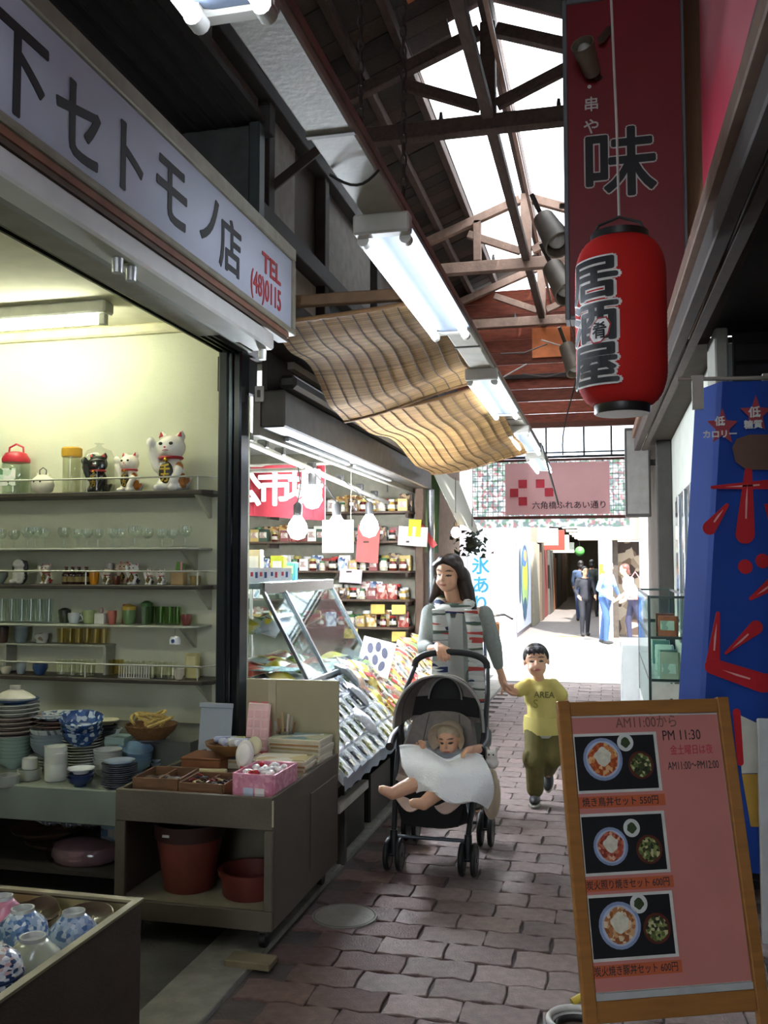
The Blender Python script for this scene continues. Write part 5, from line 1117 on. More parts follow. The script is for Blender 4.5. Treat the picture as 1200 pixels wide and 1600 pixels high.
while y < 8.4:
    for c in range(4):
        v = .11+.255*c; near = y < 5.9-.35*c*0
        k = random.choice([0, 1, 1, 0, 2, 1] if y < 5.7 else [3, 4, 5, 6, 5, 3, 2, 4])
        p = tp(y+random.uniform(-.01, .01), v, .001+random.uniform(0, .004) if y < 5.9 else random.uniform(.001, .012))
        rot = Matrix.Rotation(ang, 3, 'Y')@Matrix.Rotation(random.uniform(-.1, .1)*(1 if y < 5.8 else 4), 3, 'Z')
        if protos[k] is None: protos[k] = pack(*kinds[k][:2], 'food_pack', kinds[k][2]); o = protos[k]; o.location = p; o.rotation_euler = rot.to_euler()
        else: o = dup(protos[k], p, rot=rot.to_euler())
        if y > 5.9: o.scale = (1.05, 1.05, random.uniform(1, 1.8))
    y += .135; r += 1
# a second layer of loose bags on the far heap
def bag(cols, lab):
    t = thing('food_bag', lab, 'food bag', group=lab)
    MB().sheet(lambda u, v: (-.075+.15*u, -.055+.11*v, .004+.03*math.sin(PI*u)*math.sin(PI*v)), 8, 8, .004).build('bag_face', m_multi(cols, 22, .3), t, smooth=True)
    MB().sheet(lambda u, v: (-.075+.15*u, -.055+.11*v, .002-.0*u), 2, 2, .003).build('bag_back', M('#d6d2cc', .4), t)
    MB().box((0, .02, .036), (.05, .03, .001)).build('label_sticker', M(random.choice(['#e8e2d8', '#c83c3c', '#e0c83c']), .5), t); return t
bgs = [bag(['#d8b49c', '#c89484', '#e2d2c4', '#b87464'], 'pinkish bagged snack on the far heap of the sales table'), bag(['#d8c23c', '#e2d27c', '#c8a83c', '#eee4b0'], 'yellow bagged snack on the far heap of the sales table'),
       bag(['#e6e6e6', '#d4d8dc', '#f0f0f0', '#c8ccd2'], 'white bagged snack on the far heap of the sales table'), bag(['#b84c3c', '#c86c54', '#8c3424', '#e0a890'], 'red bagged snack on the far heap of the sales table'),
       bag(['#6c8a4c', '#8ca85c', '#4c6a34', '#c2cc9c'], 'green bagged vegetable on the far heap of the sales table')]
first = [True]*5
for i in range(100):
    y = 5.7+2.7*(i/100); v = random.uniform(.2, 1.0); k = random.choice([0, 0, 1, 2, 2, 3, 4])
    p = tp(y, v, .035+random.uniform(0, .02)); rot = (Matrix.Rotation(ang-.15, 3, 'Y')@Matrix.Rotation(random.uniform(0, 6), 3, 'Z')@Matrix.Rotation(random.uniform(-.3, .3), 3, 'X')).to_euler()
    if first[k]: bgs[k].location = p; bgs[k].rotation_euler = rot; first[k] = False
    else: dup(bgs[k], p, rot=rot, scale=random.uniform(1.0, 1.45))
for k in range(5):
    if first[k]: bgs[k].location = tp(7+.2*k, .6, .04); bgs[k].rotation_euler = (0, ang-.1, 0)
# white net bags ridge
for i, (y, v) in enumerate(((5.25, .3), (5.5, .62), (5.62, .9))):
    p = tp(y, v, .03); tag(MB().lathe([(.03, 0), (.08, .01), (.075, .03), (.04, .05), (0, .055)], n=16, sx=1.3, wave=lambda a: .12*math.sin(5*a)).build('net_bag', M('#d4d8e0', .4, var=.15, scale=60, bump=.5), loc=p, rot=(0, ang, .5*i), smooth=True), ['white net bag low on the sales table', 'white net bag in the middle of sales table', 'white net bag high on the sales table by the case'][i], 'bag')
pcard = thing('price_board', 'white price board with dark brush marks standing on the sales table', 'price board', tp(6.15, .82, .02), rot=(R(-12), R(10), R(-18)))
MB().bx(-.13, .13, -.003, .003, 0, .24).build('card', M('#e2e4ea', .5), pcard)
for x, z, a in ((-.06, .17, .3), (.0, .19, .2), (.06, .16, .4), (-.07, .08, .1), (0, .1, .3), (.06, .07, -.2)): MB().prism([(.022*math.cos(t), .035*math.sin(t)) for t in [k*PI/5 for k in range(10)]], -.0055, -.0035, (V3((x, 0, z)), V3((1, 0, a)), V3((-a, 0, 1)), V3((0, 1, 0)))).build('brush_mark', M('#55566a', .6), pcard)
# ---- glazed case
gc = thing('glass_case', 'chrome framed slanted glass display case behind the sales table', 'display case', (0, 0, 0))
cy0_, cy1_ = 4.98, 6.35; tx, tz, bx0, bz0 = -1.92, 1.37, -1.64, .86; chrome = M('#b9c2c8', .2, metal=.9, var=.03)
MB().bx(-2.55, -1.66, cy0_, cy1_, .0, .84).build('base_cabinet', M('#b5b8ba', .4, var=.05), gc, bevel=.006)
MB().bx(-2.55, tx, cy0_, cy1_, tz, tz+.035).build('top_slab', M('#8fa0ac', .25, metal=.4), gc, bevel=.004)
MB().bx(tx-.01, tx+.02, cy0_, cy1_, tz-.03, tz+.04).build('top_rail', chrome, gc, bevel=.004)
MB().bx(bx0-.015, bx0+.015, cy0_, cy1_, bz0-.02, bz0+.01).build('bottom_rail', chrome, gc, bevel=.004)
for y in (cy0_+.01, 5.35, cy1_-.01): MB().bar((tx, y, tz), (bx0, y, bz0), .03, .02).build('glass_strut', chrome, gc, bevel=.003)
for y in (cy0_+.01, cy1_-.01): MB().bar((-2.52, y, tz), (-2.52, y, .85), .02, .02).build('rear_post', chrome, gc)
MB().bar((-2.1, 5.8, tz), (-1.95, 5.8, .95), .012, .012).build('inner_bracket', chrome, gc)
d_ = V3((bx0-tx, 0, bz0-tz)).normalized()
for y0, y1 in ((cy0_+.03, 5.33), (5.37, cy1_-.03)):
    mb = MB(); a, b = V3((tx, y0, tz-.02)), V3((bx0-.01, y0, bz0+.01)); mb.prism([(a.x, a.z), (b.x, b.z), (b.x+.005, b.z), (a.x+.005, a.z)], y0, y1, (V3((0, 0, 0)), V3((1, 0, 0)), V3((0, 0, 1)), V3((0, 1, 0)))); mb.build('front_pane', m_glass('#eef6f6', .07), gc)
MB().prism([(-2.5, .86), (bx0-.02, .86), (tx-.01, tz-.01), (-2.5, tz-.01)], cy1_-.008, cy1_-.003, (V3((0, 0, 0)), V3((1, 0, 0)), V3((0, 0, 1)), V3((0, 1, 0)))).build('side_pane', m_glass('#eef6f6', .07), gc)
MB().bx(-2.5, -1.98, cy0_+.03, cy1_-.03, 1.11, 1.118).build('inner_shelf', m_glass('#e6f2f0', .12), gc)
MB().bx(-2.5, -1.70, cy0_+.03, cy1_-.03, .845, .85).build('white_liner', M('#d8dcda', .4), gc)
for i in range(9):
    k = i % 5; dup(bgs[k], (-2.25+.12*(i % 3), 5.1+.13*i, 1.125), rot=(R(20), R(-25), i*.8), scale=1.15, label=['pinkish', 'yellow', 'white', 'red', 'green'][k]+' bag on the inner shelf of glass case', group='bags on the inner shelf of the case')
for i in range(18):
    k = (i*3) % 5; dup(bgs[k], (-2.2+.18*(i % 3), 5.1+.2*(i//3), .857+.02*(i % 2)), rot=(0, R(-8), i*1.1), scale=1.25, label=['pinkish', 'yellow', 'white', 'red', 'green'][k]+' bag on the floor of the glass case', group='bags on the floor of the case')
tag(MB().bx(-2.05, -1.75, 5.05, 5.28, .90, .905).build('netted_tray', m_multi(['#bfe0dc', '#8fc4c0', '#e6f2f0'], 50, .4), rot=(0, R(0), 0)), 'turquoise netted tray lying inside the glass case', 'tray')
# things on the case top
for i, (y, lab) in enumerate(((4.98, 'white card with red marks on the case top near the post'), (5.16, 'white card with blue marks in middle of case top'), (5.35, 'white card with red marks beside the yellow carton'))):
    c = thing('sign_card', lab, 'card', (-1.99, y+.1, tz+.037), rz=R(62)); MB().bx(-.11, .11, -.002, .002, 0, .085).build('card', M('#e2e6ea', .5), c)
    for q in range(5): MB().bx(-.08+.035*q, -.062+.035*q, -.0035, -.0022, .025+.01*(q % 2), .06).build('mark', M('#b83a4c' if (q+i) % 2 else '#3a4a7c', .5), c)
for i, (x, y, c, h, lab) in enumerate(((-2.05, 5.62, '#c8cc2c', .16, 'lime yellow carton standing on the glass case'), (-2.03, 5.78, '#3a8ac2', .12, 'bright blue small carton on the glass case'), (-2.2, 5.6, '#c8b890', .2, 'beige tall carton on the glass case'), (-2.3, 5.25, '#b83c34', .16, 'red carton at back of the glass case'), (-2.12, 5.92, '#5ab0d0', .1, 'pale blue packet at the end of glass case'))):
    t = thing('carton', lab, 'carton', (x, y, tz+.036)); MB().bx(-.045, .045, -.03, .03, 0, h).build('body', M(c, .5), t, bevel=.003); MB().bx(-.03, .03, -.032, -.0305, h*.4, h*.8).build('label_sticker', M('#e8e4d8', .5), t)
jb = bottle((-2.2, 5.04, tz+.036), .2, .04, '#2a1612', '#b8241c', 'dark soy bottle with red cap on the glass case', 'soy bottles on the glass case')
for q in range(7): dup(jb, (-2.3-.1*(q % 2), 5.08+.11*q, tz+.036))
# ---- wall shelves with goods
shz = [.93, 1.19, 1.46, 1.74, 2.02]
dark_shelf = M('#5a4638', .7, var=.2)
for i, z in enumerate(shz):
    t = thing('goods_shelf', ['lowest', 'second', 'middle', 'fourth', 'top'][i]+' brown goods shelf on the food stall wall', 'shelf', (0, 0, z))
    MB().bx(-4.3, -1.80, YB-.28, YB-.002, -.02, 0).build('board', dark_shelf, t, bevel=.003)
    for x in (-1.83, -2.5, -3.2, -3.9): MB().bx(x-.012, x+.012, YB-.27, YB-.002, -.06, -.021).build('bracket', M('#4a3a30', .7), t)
tag(MB().bx(-1.78, -1.70, YB-.12, YB-.01, 0, 2.6).build('stall_post', M('#5c4636', .75, var=.2), bevel=.006), 'brown wooden post at end of the goods shelves', 'post')
def gjar(body, lid, lab):
    t = thing('food_jar', lab, 'jar', group=lab)
    MB().lathe([(.036, 0), (.04, .006), (.04, .08), (.03, .095), (.03, .1)], n=14).build('body', M(body, .2, coat=.5, var=.2, scale=40), t, smooth=50)
    MB().lathe([(.034, .1), (.034, .125), (0, .126)], n=14).build('lid', M(lid, .35), t, smooth=50)
    MB().lathe([(.041, .025), (.041, .07)], n=14).build('label_sticker', m_multi(['#d6d0c0', '#b8a878', '#c8c4b8', '#98605c'], 30, .5), t, smooth=True); return t
def gpack(col, lab):
    t = thing('food_packet', lab, 'packet', group=lab)
    MB().sheet(lambda u, v: (-.055+.11*u, -.025*math.sin(PI*u)*math.sin(PI*v), .15*v), 6, 6, .004).build('front', m_multi(col, 26, .35), t, smooth=True)
    MB().bx(-.055, .055, .0, .03, 0, .148).build('back', M(col[0], .4), t, bevel=.01)
    MB().box((0, -.027, .09), (.05, .002, .035)).build('label_sticker', M('#e4ded0', .5), t); return t
def gbox(col, lab):
    t = thing('food_box', lab, 'box', group=lab); MB().bx(-.05, .05, -.035, .035, 0, .13).build('carton', M(col, .5, var=.08), t, bevel=.003)
    MB().bx(-.038, .038, -.037, -.0355, .04, .10).build('label_sticker', m_multi(['#d8d0c0', '#c8beac', '#a88c80', '#d0c494'], 28, .5), t); return t
GP = [gjar('#5c2018', '#b8a44c', 'dark red jar with gold lid on the stall shelves'), gjar('#a8843c', '#d8d4c8', 'amber jar with white lid on the stall shelves'), gjar('#2c241e', '#b82c24', 'black jar with red lid on the stall shelves'), gjar('#c8c0a8', '#3c6a3c', 'cream jar with green lid on the stall shelves'),
      gpack(['#983830', '#c09484', '#a85850', '#d0c0b0'], 'red packet on the stall shelves'), gpack(['#e8d8b0', '#c8a05c', '#d8bc84', '#8c5c34'], 'tan packet on the stall shelves'), gpack(['#d8dce0', '#8c9cb0', '#e8ecf0', '#4c5c84'], 'white and blue packet on the stall shelves'), gpack(['#4c3c34', '#6c5444', '#2c2420', '#a88c6c'], 'brown packet on the stall shelves'),
      gbox('#b89c58', 'yellow box on the stall shelves'), gbox('#7c3a36', 'red box on the stall shelves'), gbox('#e0dcd0', 'white box on the stall shelves'), gbox('#3c4c3c', 'dark green box on the stall shelves')]
usedg = [False]*len(GP)
def place(k, loc, rz=0, sc=1):
    if not usedg[k]: o = GP[k]; o.location = loc; o.rotation_euler = (0, 0, rz); usedg[k] = True
    else: o = dup(GP[k], loc, rz)
    o.scale = (sc,)*3; return o
for i, z in enumerate(shz):
    for d in range(2):
        x = -1.88
        while x > -3.95:
            place(random.choice([0, 0, 1, 2, 2, 3, 4, 5, 6, 7, 8, 9, 10, 11]), (x, YB-.20+.12*d, z), random.uniform(-.2, .2), random.uniform(.72, .98)*(1.2 if d else 1)); x -= random.uniform(.085, .11)
for k in range(len(GP)):
    if not usedg[k]: place(k, (-2.4+.1*k, 8.6, .93))
for (x, z, lab) in ((-2.10, 1.10, 'yellow price card below the second shelf near post'), (-1.90, 1.10, 'yellow price card below the second shelf at the post'), (-2.36, .87, 'wide yellow price card below the lowest shelf'), (-1.9, .85, 'yellow price card at the lowest shelf end')):
    tag(MB().box((0, 0, 0), (.13, .004, .09)).build('price_card', M('#c8a648', .6), loc=(x, YB-.30, z), rot=(R(-8), 0, R(3))), lab, 'price card')
for (px, py, w_, h_, c, lab) in ((645, 838, .28, .18, '#d8d6ce', 'white paper sheet hanging by the stall post'), (575, 850, .22, .35, '#d87c74', 'pink patterned pouch hanging by the shelves'), (548, 900, .22, .13, '#e6d4dc', 'pale pink note on the stall shelves'), (648, 825, .12, .16, '#c8c43c', 'yellow note hanging above the white paper sheet')):
    p = atY(px, py, YB-.287); tag(MB().sheet(lambda u, v: (-w_/2+w_*u, .01*math.sin(4*u), -h_/2+h_*v), 6, 4, .003).build('hanging_note', m_cloth(c, .3, .08), loc=p, rot=(0, R(4), 0)), lab, 'note')
tag(MB().sheet(lambda u, v: (-.03+.06*u, 0, -.12+.24*v), 2, 4, .004).build('pink_ribbon', m_cloth('#e06a6c', .3, .05), loc=atY(668, 838, YB-.135), rot=(0, R(-35), 0)), 'coral ribbon strip by the stall post', 'ribbon')
# ---- red curtain with white letters
rb = thing('red_curtain', 'dark red shop curtain with white brush letters', 'curtain', atY(432, 765, 6.9))
MB().sheet(lambda u, v: (-.40+.80*u, .03*math.sin(u*9), -.19+.38*v-.06*u*(1-v)), 24, 6, .004).build('cloth', m_cloth('#7e1822', .2, .08), rb)
for i, ch in enumerate('公市場'): text('character', ch, .30, M('#b4a69c', .8), rb, FACE_CAM((-.25+.25*i, -.034, -.01)), bold=.008)
tag(MB().cyl((-3.4, 6.9, 2.30), (-2.0, 6.9, 2.30), .012, n=10).build('curtain_rod', M('#8a8478', .4, metal=.5), smooth=True), 'metal rod carrying the red curtain', 'rod')
# ---- lamp pipe, bulbs
pr = thing('lamp_pipe', 'pale pipe rail with clamps under the stall ceiling', 'pipe', (0, 0, 0))
MB().cyl((-2.02, 4.9, 2.22), (-2.02, 8.6, 2.10), .02, n=12).build('pipe', M('#c2beb4', .4), pr, smooth=True)
MB().cyl((-2.9, 6.0, 2.16), (-2.0, 6.0, 2.16), .015, n=10).build('cross_pipe', M('#6a655c', .4, metal=.4), pr, smooth=True)
for y in (5.0, 5.25, 5.55, 6.2, 6.9, 7.5, 8.0): MB().box((-2.02, y, 2.25-.033*(y-4.9)), (.06, .05, .05)).build('clamp', M('#3b3836', .5), pr, bevel=.005)
for y in (5.0, 8.5): MB().cyl((-2.02, y, 2.2), (-2.02, y, 2.62), .008, n=8).build('hanger', M('#5c5850', .5), pr)
bulb_m = M('#eaf4ff', .3, var=0, emit=210.0)
for i, (px, py, Y, r, lab) in enumerate(((488, 778, 6.3, .072, 'bare bulb highest in the food stall cluster'), (465, 826, 5.9, .068, 'bare bulb beside the red curtain'), (526, 826, 6.2, .072, 'bare bulb in the middle of the stall cluster'), (577, 823, 7.0, .075, 'bare bulb nearest the goods shelves'))):
    p = atY(px, py, Y); t = thing('light_bulb', lab, 'lamp', p)
    MB().lathe([(0, -r*1.1), (r*.6, -r*.9), (r, -r*.2), (r*.85, r*.5), (r*.4, r*1.2), (r*.35, r*1.3)], n=18).build('bulb', bulb_m, t, smooth=True)
    MB().lathe([(r*.42, r*1.25), (r*.45, r*2.3), (r*.2, r*2.6), (0, r*2.6)], n=14).build('socket', M('#2f2d2c', .5), t, smooth=50)
    top = V3((-2.02-p.x, 0, 2.18-p.z)); MB().tube([(0, 0, r*2.5), (top*.5)+V3((.02, 0, .08)), top], .005, 6).build('cord', M('#2a2826', .6), t, smooth=True)
p = atY(712, 832, 9.2); t = thing('light_bulb', 'small warm bulb hanging beyond the steel pole', 'lamp', p)
MB().ell((0, 0, 0), (.045, .045, .055)).build('bulb', M('#ffd9a0', .3, var=0, emit=60.0), t, smooth=True); MB().cyl((0, 0, .05), (0, 0, .1), .02, n=10).build('socket', M('#3a3430', .5), t); MB().cyl((0, 0, .1), (0, 0, .55), .004, n=6).build('cord', M('#2a2826', .6), t)
p = atY(528, 838, 6.6); ps_ = thing('paper_sheet', 'bright white paper hanging among the bulbs', 'paper', p); MB().sheet(lambda u, v: (-.12+.24*u, 0, -.12+.24*v), 3, 3, .003).build('sheet', m_cloth('#f0f2f4', .5, .02), ps_)
for x_ in (-.1, .1): MB().cyl((x_, 0, .12), (x_, 0, 2.62-p.z), .002, n=5).build('string', M('#8a8478', .7), ps_)
# white awning flap and foliage at stall end
af = thing('awning_flap', 'tilted off-white awning flap beyond the steel pole', 'awning', (0, 0, 0))
MB().sheet(lambda u, v: V3((-1.72+.30*v*(1-.2*u), 9.0+1.9*u, 2.52-.62*v+.02*math.sin(6*u))), 10, 6, .006).build('cloth', m_cloth('#c9c6b8', .35, .06), af)
tag(MB().sheet(lambda u, v: V3((-1.74-.02*v, 8.845+.9*u, 2.44-.8*v)), 6, 6, .006).build('green_sheet', m_cloth('#2f5a44', .2, .15)), 'dark green sheet behind the steel pole', 'sheet')
vf = thing('hanging_plant', 'dark trailing plant under the awning flap', 'plant', atY(738, 850, 10.4))
MB().cyl((0, 0, .05), (0, 0, .40), .004, n=6).build('wire', M('#3a3630', .6), vf)
for i in range(90):
    a = random.uniform(0, 6.28); q = random.uniform(0, .22); z = random.uniform(-.12, .14)-.5*q*q; s = random.uniform(.04, .07)
    MB().add([(0, 0, 0), (s*.5, s*.4, .01), (0, s*1.4, 0), (-s*.5, s*.4, .01)], [(0, 1, 2, 3)]).build('leaf', M('#2f3a30', .6, var=.3), vf, loc=(q*math.cos(a), q*math.sin(a), z), rot=(random.uniform(-1, 1), random.uniform(-1, 1), a))
MB().ell((0, 0, 0), (.06, .06, .07)).build('moss_ball', M('#33382c', .9, bump=.5), vf, smooth=True)
# blue and white street banner beyond, bicycle
bb = thing('shop_banner', 'white vertical banner with light blue letters at the street corner', 'banner', atY(748, 910, 13.2))
MB().sheet(lambda u, v: (-.16+.32*u, .02*math.sin(5*u), -.72+1.44*v), 8, 8, .004).build('cloth', m_cloth('#eef4f6', .3, .02), bb)
for i, ch in enumerate('氷あり'): text('character', ch, .26, M('#3aa0c8', .6), bb, FACE_CAM((.03, -.026, .22-.27*i)), bold=.005)
MB().cyl((-.17, 0, -.905), (-.17, 0, .78), .014, n=10).build('pole', M('#c9c9c9', .4), bb)
MB().lathe([(.12, -1.29), (.12, -1.23), (.03, -1.2), (.02, -.9)], (-.17, 0, .0), 16).build('base', M('#8a8a88', .5), bb)
bz = thing('bicycle', 'dark city bicycle parked behind the woman with bag', 'bicycle', (-1.22, 9.4, 0), rz=R(97))
for x in (-.52, .52):
    wl_ = MB().tube([(x+.31*math.cos(a), 0, .325+.31*math.sin(a)) for a in [2*PI*k/28 for k in range(28)]], .016, 8, closed=True).build('wheel', M('#1d1d1e', .6), bz, smooth=True)
    mb = MB(); [mb.cyl((x, 0, .325), (x+.3*math.cos(a), 0, .325+.3*math.sin(a)), .0015, n=4) for a in [2*PI*k/14 for k in range(14)]]; mb.build('spokes', M('#9a9a9a', .3, metal=.8), wl_)
fm_ = M('#3c4a5c', .35, coat=.5)
for a, b, r in (((-.52, 0, .325), (-.12, 0, .3), .012), ((-.12, 0, .3), (-.2, 0, .78), .015), ((-.12, 0, .3), (.36, 0, .7), .018), ((-.18, 0, .66), (.36, 0, .78), .016), ((.36, 0, .66), (.34, 0, .95), .014), ((.36, 0, .7), (.52, 0, .325), .012), ((-.52, 0, .325), (-.18, 0, .62), .01)):
    MB().cyl(a, b, r, n=10).build('frame_tube', fm_, bz, smooth=True)
MB().ell((-.22, 0, .82), (.14, .07, .03)).build('saddle', M('#18181a', .5), bz, smooth=True); MB().cyl((-.2, 0, .75), (-.2, 0, .81), .012, n=8).build('seat_post', M('#b0b0b0', .3, metal=.8), bz)
MB().tube([(.2, -.28, .96), (.32, -.2, 1.0), (.34, 0, .97), (.32, .2, 1.0), (.2, .28, .96)], .012, 8).build('handlebar', M('#b0b0b0', .3, metal=.8), bz, smooth=True)
MB().bx(.46, .72, -.15, .15, .7, .9).build('front_basket', M('#b8763c', .7, var=.2), bz, bevel=.01)
# ============================================================ RIGHT SIDE
# ---- menu board
th, le, Wb, Lb = .4016, .2209, .6104, 1.0808
bx_t = V3((math.cos(th), math.sin(th), 0)); bbk = V3((-math.sin(th), math.cos(th), 0)); bup = V3((0, 0, math.cos(le)))+bbk*math.sin(le); bn = bx_t.cross(bup)
mbx = Matrix((bx_t, bup, bn)).transposed().to_4x4(); mbx.translation = V3((-.0778, 2.9357, 0))
mo = thing('menu_board', 'wooden A-frame menu board with pink paper and food photos', 'menu board'); mo.matrix_world = mbx
def bp(px, py):
    """photo pixel -> (x, y) on the board face"""
    d = V3(ray(px, py)); c = V3(CAM); o = V3((-.0778, 2.9357, 0)); n = bn; t = (o-c).dot(n)/d.dot(n); q = c+d*t-o; return q.dot(bx_t), q.dot(bup)
wo = M('#a06c34', .5, var=.15, scale=6, stretch=(1, 8, 8), bump=.1)
fw_ = .042
MB().bx(0, fw_, 0, Lb, -.022, .004).build('stile', wo, mo, bevel=.003); MB().bx(Wb-fw_, Wb, 0, Lb, -.022, .004).build('stile', wo, mo, bevel=.003)
MB().bx(fw_+.0005, Wb-fw_-.0005, Lb-.05, Lb-.004, -.02, .002).build('top_rail', wo, mo, bevel=.003); MB().bx(fw_+.0005, Wb-fw_-.0005, .115, .175, -.02, .002).build('bottom_rail', wo, mo, bevel=.003)
MB().bx(fw_+.0005, Wb-fw_-.0005, .176, Lb-.051, -.016, -.012).build('panel', M('#c9c9c2', .6), mo)
MB().bx(fw_+.001, Wb-fw_-.001, .176, .196, -.012, -.006).build('pen_tray', M('#b8bab8', .4), mo)
MB().sheet(lambda u, v: (fw_+.004+(Wb-2*fw_-.008)*u, .20+(Lb-.256)*v, -.008+.0012*math.sin(8*u+5*v)*(1-v)), 14, 20, .001).build('pink_paper', M('#c98078', .85, var=.06, scale=4, bump=.2, bscale=8), mo, smooth=True)
# rear legs
bm_ = Matrix.Rotation(-2*le, 4, 'X'); rear = lambda mb, n, mat: mb.build(n, mat, mo)
Rm = Matrix.Rotation(2*le, 3, 'X')
for x0 in (Wb*.5-.06, Wb*.5+.06):
    pts = [Rm@V3((x0, -t, 0))+V3((0, Lb, -.025)) for t in (.12, Lb-.0)]
    MB().bar(pts[0], pts[1], .03, .02, up=(0, 0, 1)).build('rear_leg', wo, mo)
pts = [Rm@V3((x, -.75, 0))+V3((0, Lb, -.025)) for x in (Wb*.5-.044, Wb*.5+.044)]; MB().bar(pts[0], pts[1], .03, .02).build('rear_rail', wo, mo)
ink = M('#3a2c30', .7)
def disc(x, y, r, z, mat, name, par, sq=1, n=24, irr=0):
    MB().prism([(r*(1+irr*math.sin(5*a+x*40))*math.cos(a), sq*r*(1+irr*math.cos(4*a))*math.sin(a)) for a in [2*PI*k/n for k in range(n)]], z, z+.0006, (V3((x, y, 0)), V3((1, 0, 0)), V3((0, 1, 0)), V3((0, 0, 1)))).build(name, mat, par)
food = [m_multi(['#c4602c', '#d88a4c', '#a8481c', '#e8b880'], 90, .6), m_multi(['#b04a3c', '#c87858', '#8c3424', '#e0b090'], 90, .6), m_multi(['#b87848', '#d8a878', '#98582c', '#e8d0b0'], 90, .6)]
green = m_multi(['#5c6c34', '#8c9458', '#3c4424', '#c8c090', '#242c18'], 110, .6)
caps = ['焼き鳥丼セット 550円', '炭火照り焼きセット 600円', '炭火焼き豚丼セット 600円']
quads = [((893, 1150), (1027, 1140), (1035, 1236), (903, 1240)), ((905, 1272), (1040, 1267), (1048, 1364), (912, 1369)), ((917, 1398), (1052, 1393), (1062, 1498), (923, 1502))]
for i, q in enumerate(quads):
    P = [bp(*c) for c in q]; x0 = (P[0][0]+P[3][0])/2; x1 = (P[1][0]+P[2][0])/2; y1 = (P[0][1]+P[1][1])/2; y0 = (P[2][1]+P[3][1])/2
    ph = thing('x', 'x', 'x') if False else MB().bx(x0, x1, y0, y1, -.0065, -.0055).build('photo_border', M('#d8d6d0', .5), mo)
    b = .009; z = -.0053
    MB().bx(x0+b, x1-b*1.2, y0+b, y1-b, -.0055, z).build('dark_print', M('#17181c', .5, var=.2, scale=30), ph)
    w_, h_ = x1-x0, y1-y0
    cx, cy, rr = (x0+w_*(.34 if i != 2 else .36), y0+h_*(.56 if i == 0 else .46 if i == 1 else .52), h_*(.36 if i == 0 else .31 if i == 1 else .36))
    disc(cx, cy, rr, z, M('#8c9cc0', .4), 'bowl_print', ph); disc(cx, cy, rr*.86, z+.0007, M('#b9c2d6', .4), 'bowl_print', ph); disc(cx, cy, rr*.76, z+.0014, food[i], 'food_print', ph, irr=.05); disc(cx, cy+rr*.12, rr*.42, z+.0021, M('#e2dcc8', .5, var=.15, scale=60), 'topping_print', ph, irr=.12)
    sx2, sy2 = x0+w_*(.62 if i == 0 else .60), y0+h_*(.83 if i == 0 else .74 if i == 1 else .83)
    disc(sx2, sy2, h_*.15, z, M('#d8dad6', .4), 'saucer_print', ph); disc(sx2, sy2, h_*.085, z+.0007, M('#3c4a2c', .5, var=.3, scale=80), 'food_print', ph, irr=.1)
    mx, my = x0+w_*.78, y0+h_*(.44 if i != 1 else .38)
    disc(mx, my, h_*.235, z, M('#5c2c22', .4), 'soup_bowl_print', ph); disc(mx, my, h_*.19, z+.0007, green, 'food_print', ph, irr=.06)
    # caption strip
    cyp = y0-.026; cs = MB().bx(x0-.004, x1+.006, cyp-.02, cyp+.016, -.0066, -.0058).build('caption_strip', M('#c4623c', .8, var=.06), mo)
    text('lettering', caps[i], .030, ink, cs, Matrix.Translation(((x0+x1)/2, cyp-.003, -.0055)), bold=.0004, extrude=.0002, sx=(x1-x0)*.94/(.030*(10.3 if i == 0 else 11.6)))
def btext(s, px, py, size, mat, sx_=1, bold=.0002):
    x, y = bp(px, py); text('lettering', s, size, mat, mo, Matrix.Translation((x, y, -.0062)), bold=bold, extrude=.0002, sx=sx_)
btext('AM11:00から', 1012, 1129, .046, M('#7c5450', .8), .85)
btext('PM 11:30', 1066, 1149, .046, ink, .8)
btext('金土曜日は夜', 1082, 1172, .034, M('#c23c54', .8), .75)
btext('AM11:00〜PM12:00', 1085, 1196, .036, ink, .62)
# ---- blue banner
YBn = 3.58
nb_ = thing('nobori_banner', 'tall blue banner with glossy red Japanese lettering', 'banner', (.36, YBn, 0))
def bl(v):        # left edge drifts outward towards the bottom; v = 0 bottom .. 1 top
    return -.155+.125*v
def bplane(u, v):
    z = .42+1.76*v; cxx = bl(v)+.085; s = .12
    if u < s: t = u/s; return V3((cxx-.075*(1-t), .17*(1-t), z))
    t = (u-s)/(1-s); return V3((cxx+.56*t, -.03*math.sin(t*2.2)+.006*math.sin(12*t), z-.03*t*v))
blue = m_cloth('#17439a', .3, .06)
MB().sheet(bplane, 40, 16, .003).build('cloth', blue, nb_)
MB().cyl((-.10, .0, 2.195), (.7, -.03, 2.165), .008, n=8).build('top_rod', M('#8a8478', .5), nb_, smooth=True)
MB().cyl((.64, .03, 0), (.64, .03, 2.4), .012, n=10).build('pole', M('#b9b9b4', .4), nb_, smooth=True)
MB().lathe([(.14, 0), (.14, .03), (.06, .06), (.03, .12)], (.64, .03, 0), 20).build('pole_base', M('#3a3c40', .5), nb_, smooth=50)
for x, z in ((-.03, 2.16), (.215, 2.155)): MB().bx(x-.02, x+.02, -.012, .012, z-.08, z+.045).build('loop_tab', M('#9a968c', .7), nb_)
redg = M('#a8141e', .6, var=.1, spec=.2); star = M('#8c1a2c', .6); wt = M('#c9c6c2', .6); gls = M('#d08c8a', .6)
def loc_b(px, py):
    p = atY(px, py, YBn-.02); return p.x-.36, p.z
def poly(name, pix, mat, lift):
    pts_ = [loc_b(*q) for q in pix]; MB().prism(pts_, lift, lift+.002, (V3((0, 0, 0)), V3((1, 0, 0)), V3((0, 0, 1)), V3((0, -1, 0)))).build(name, mat, nb_)
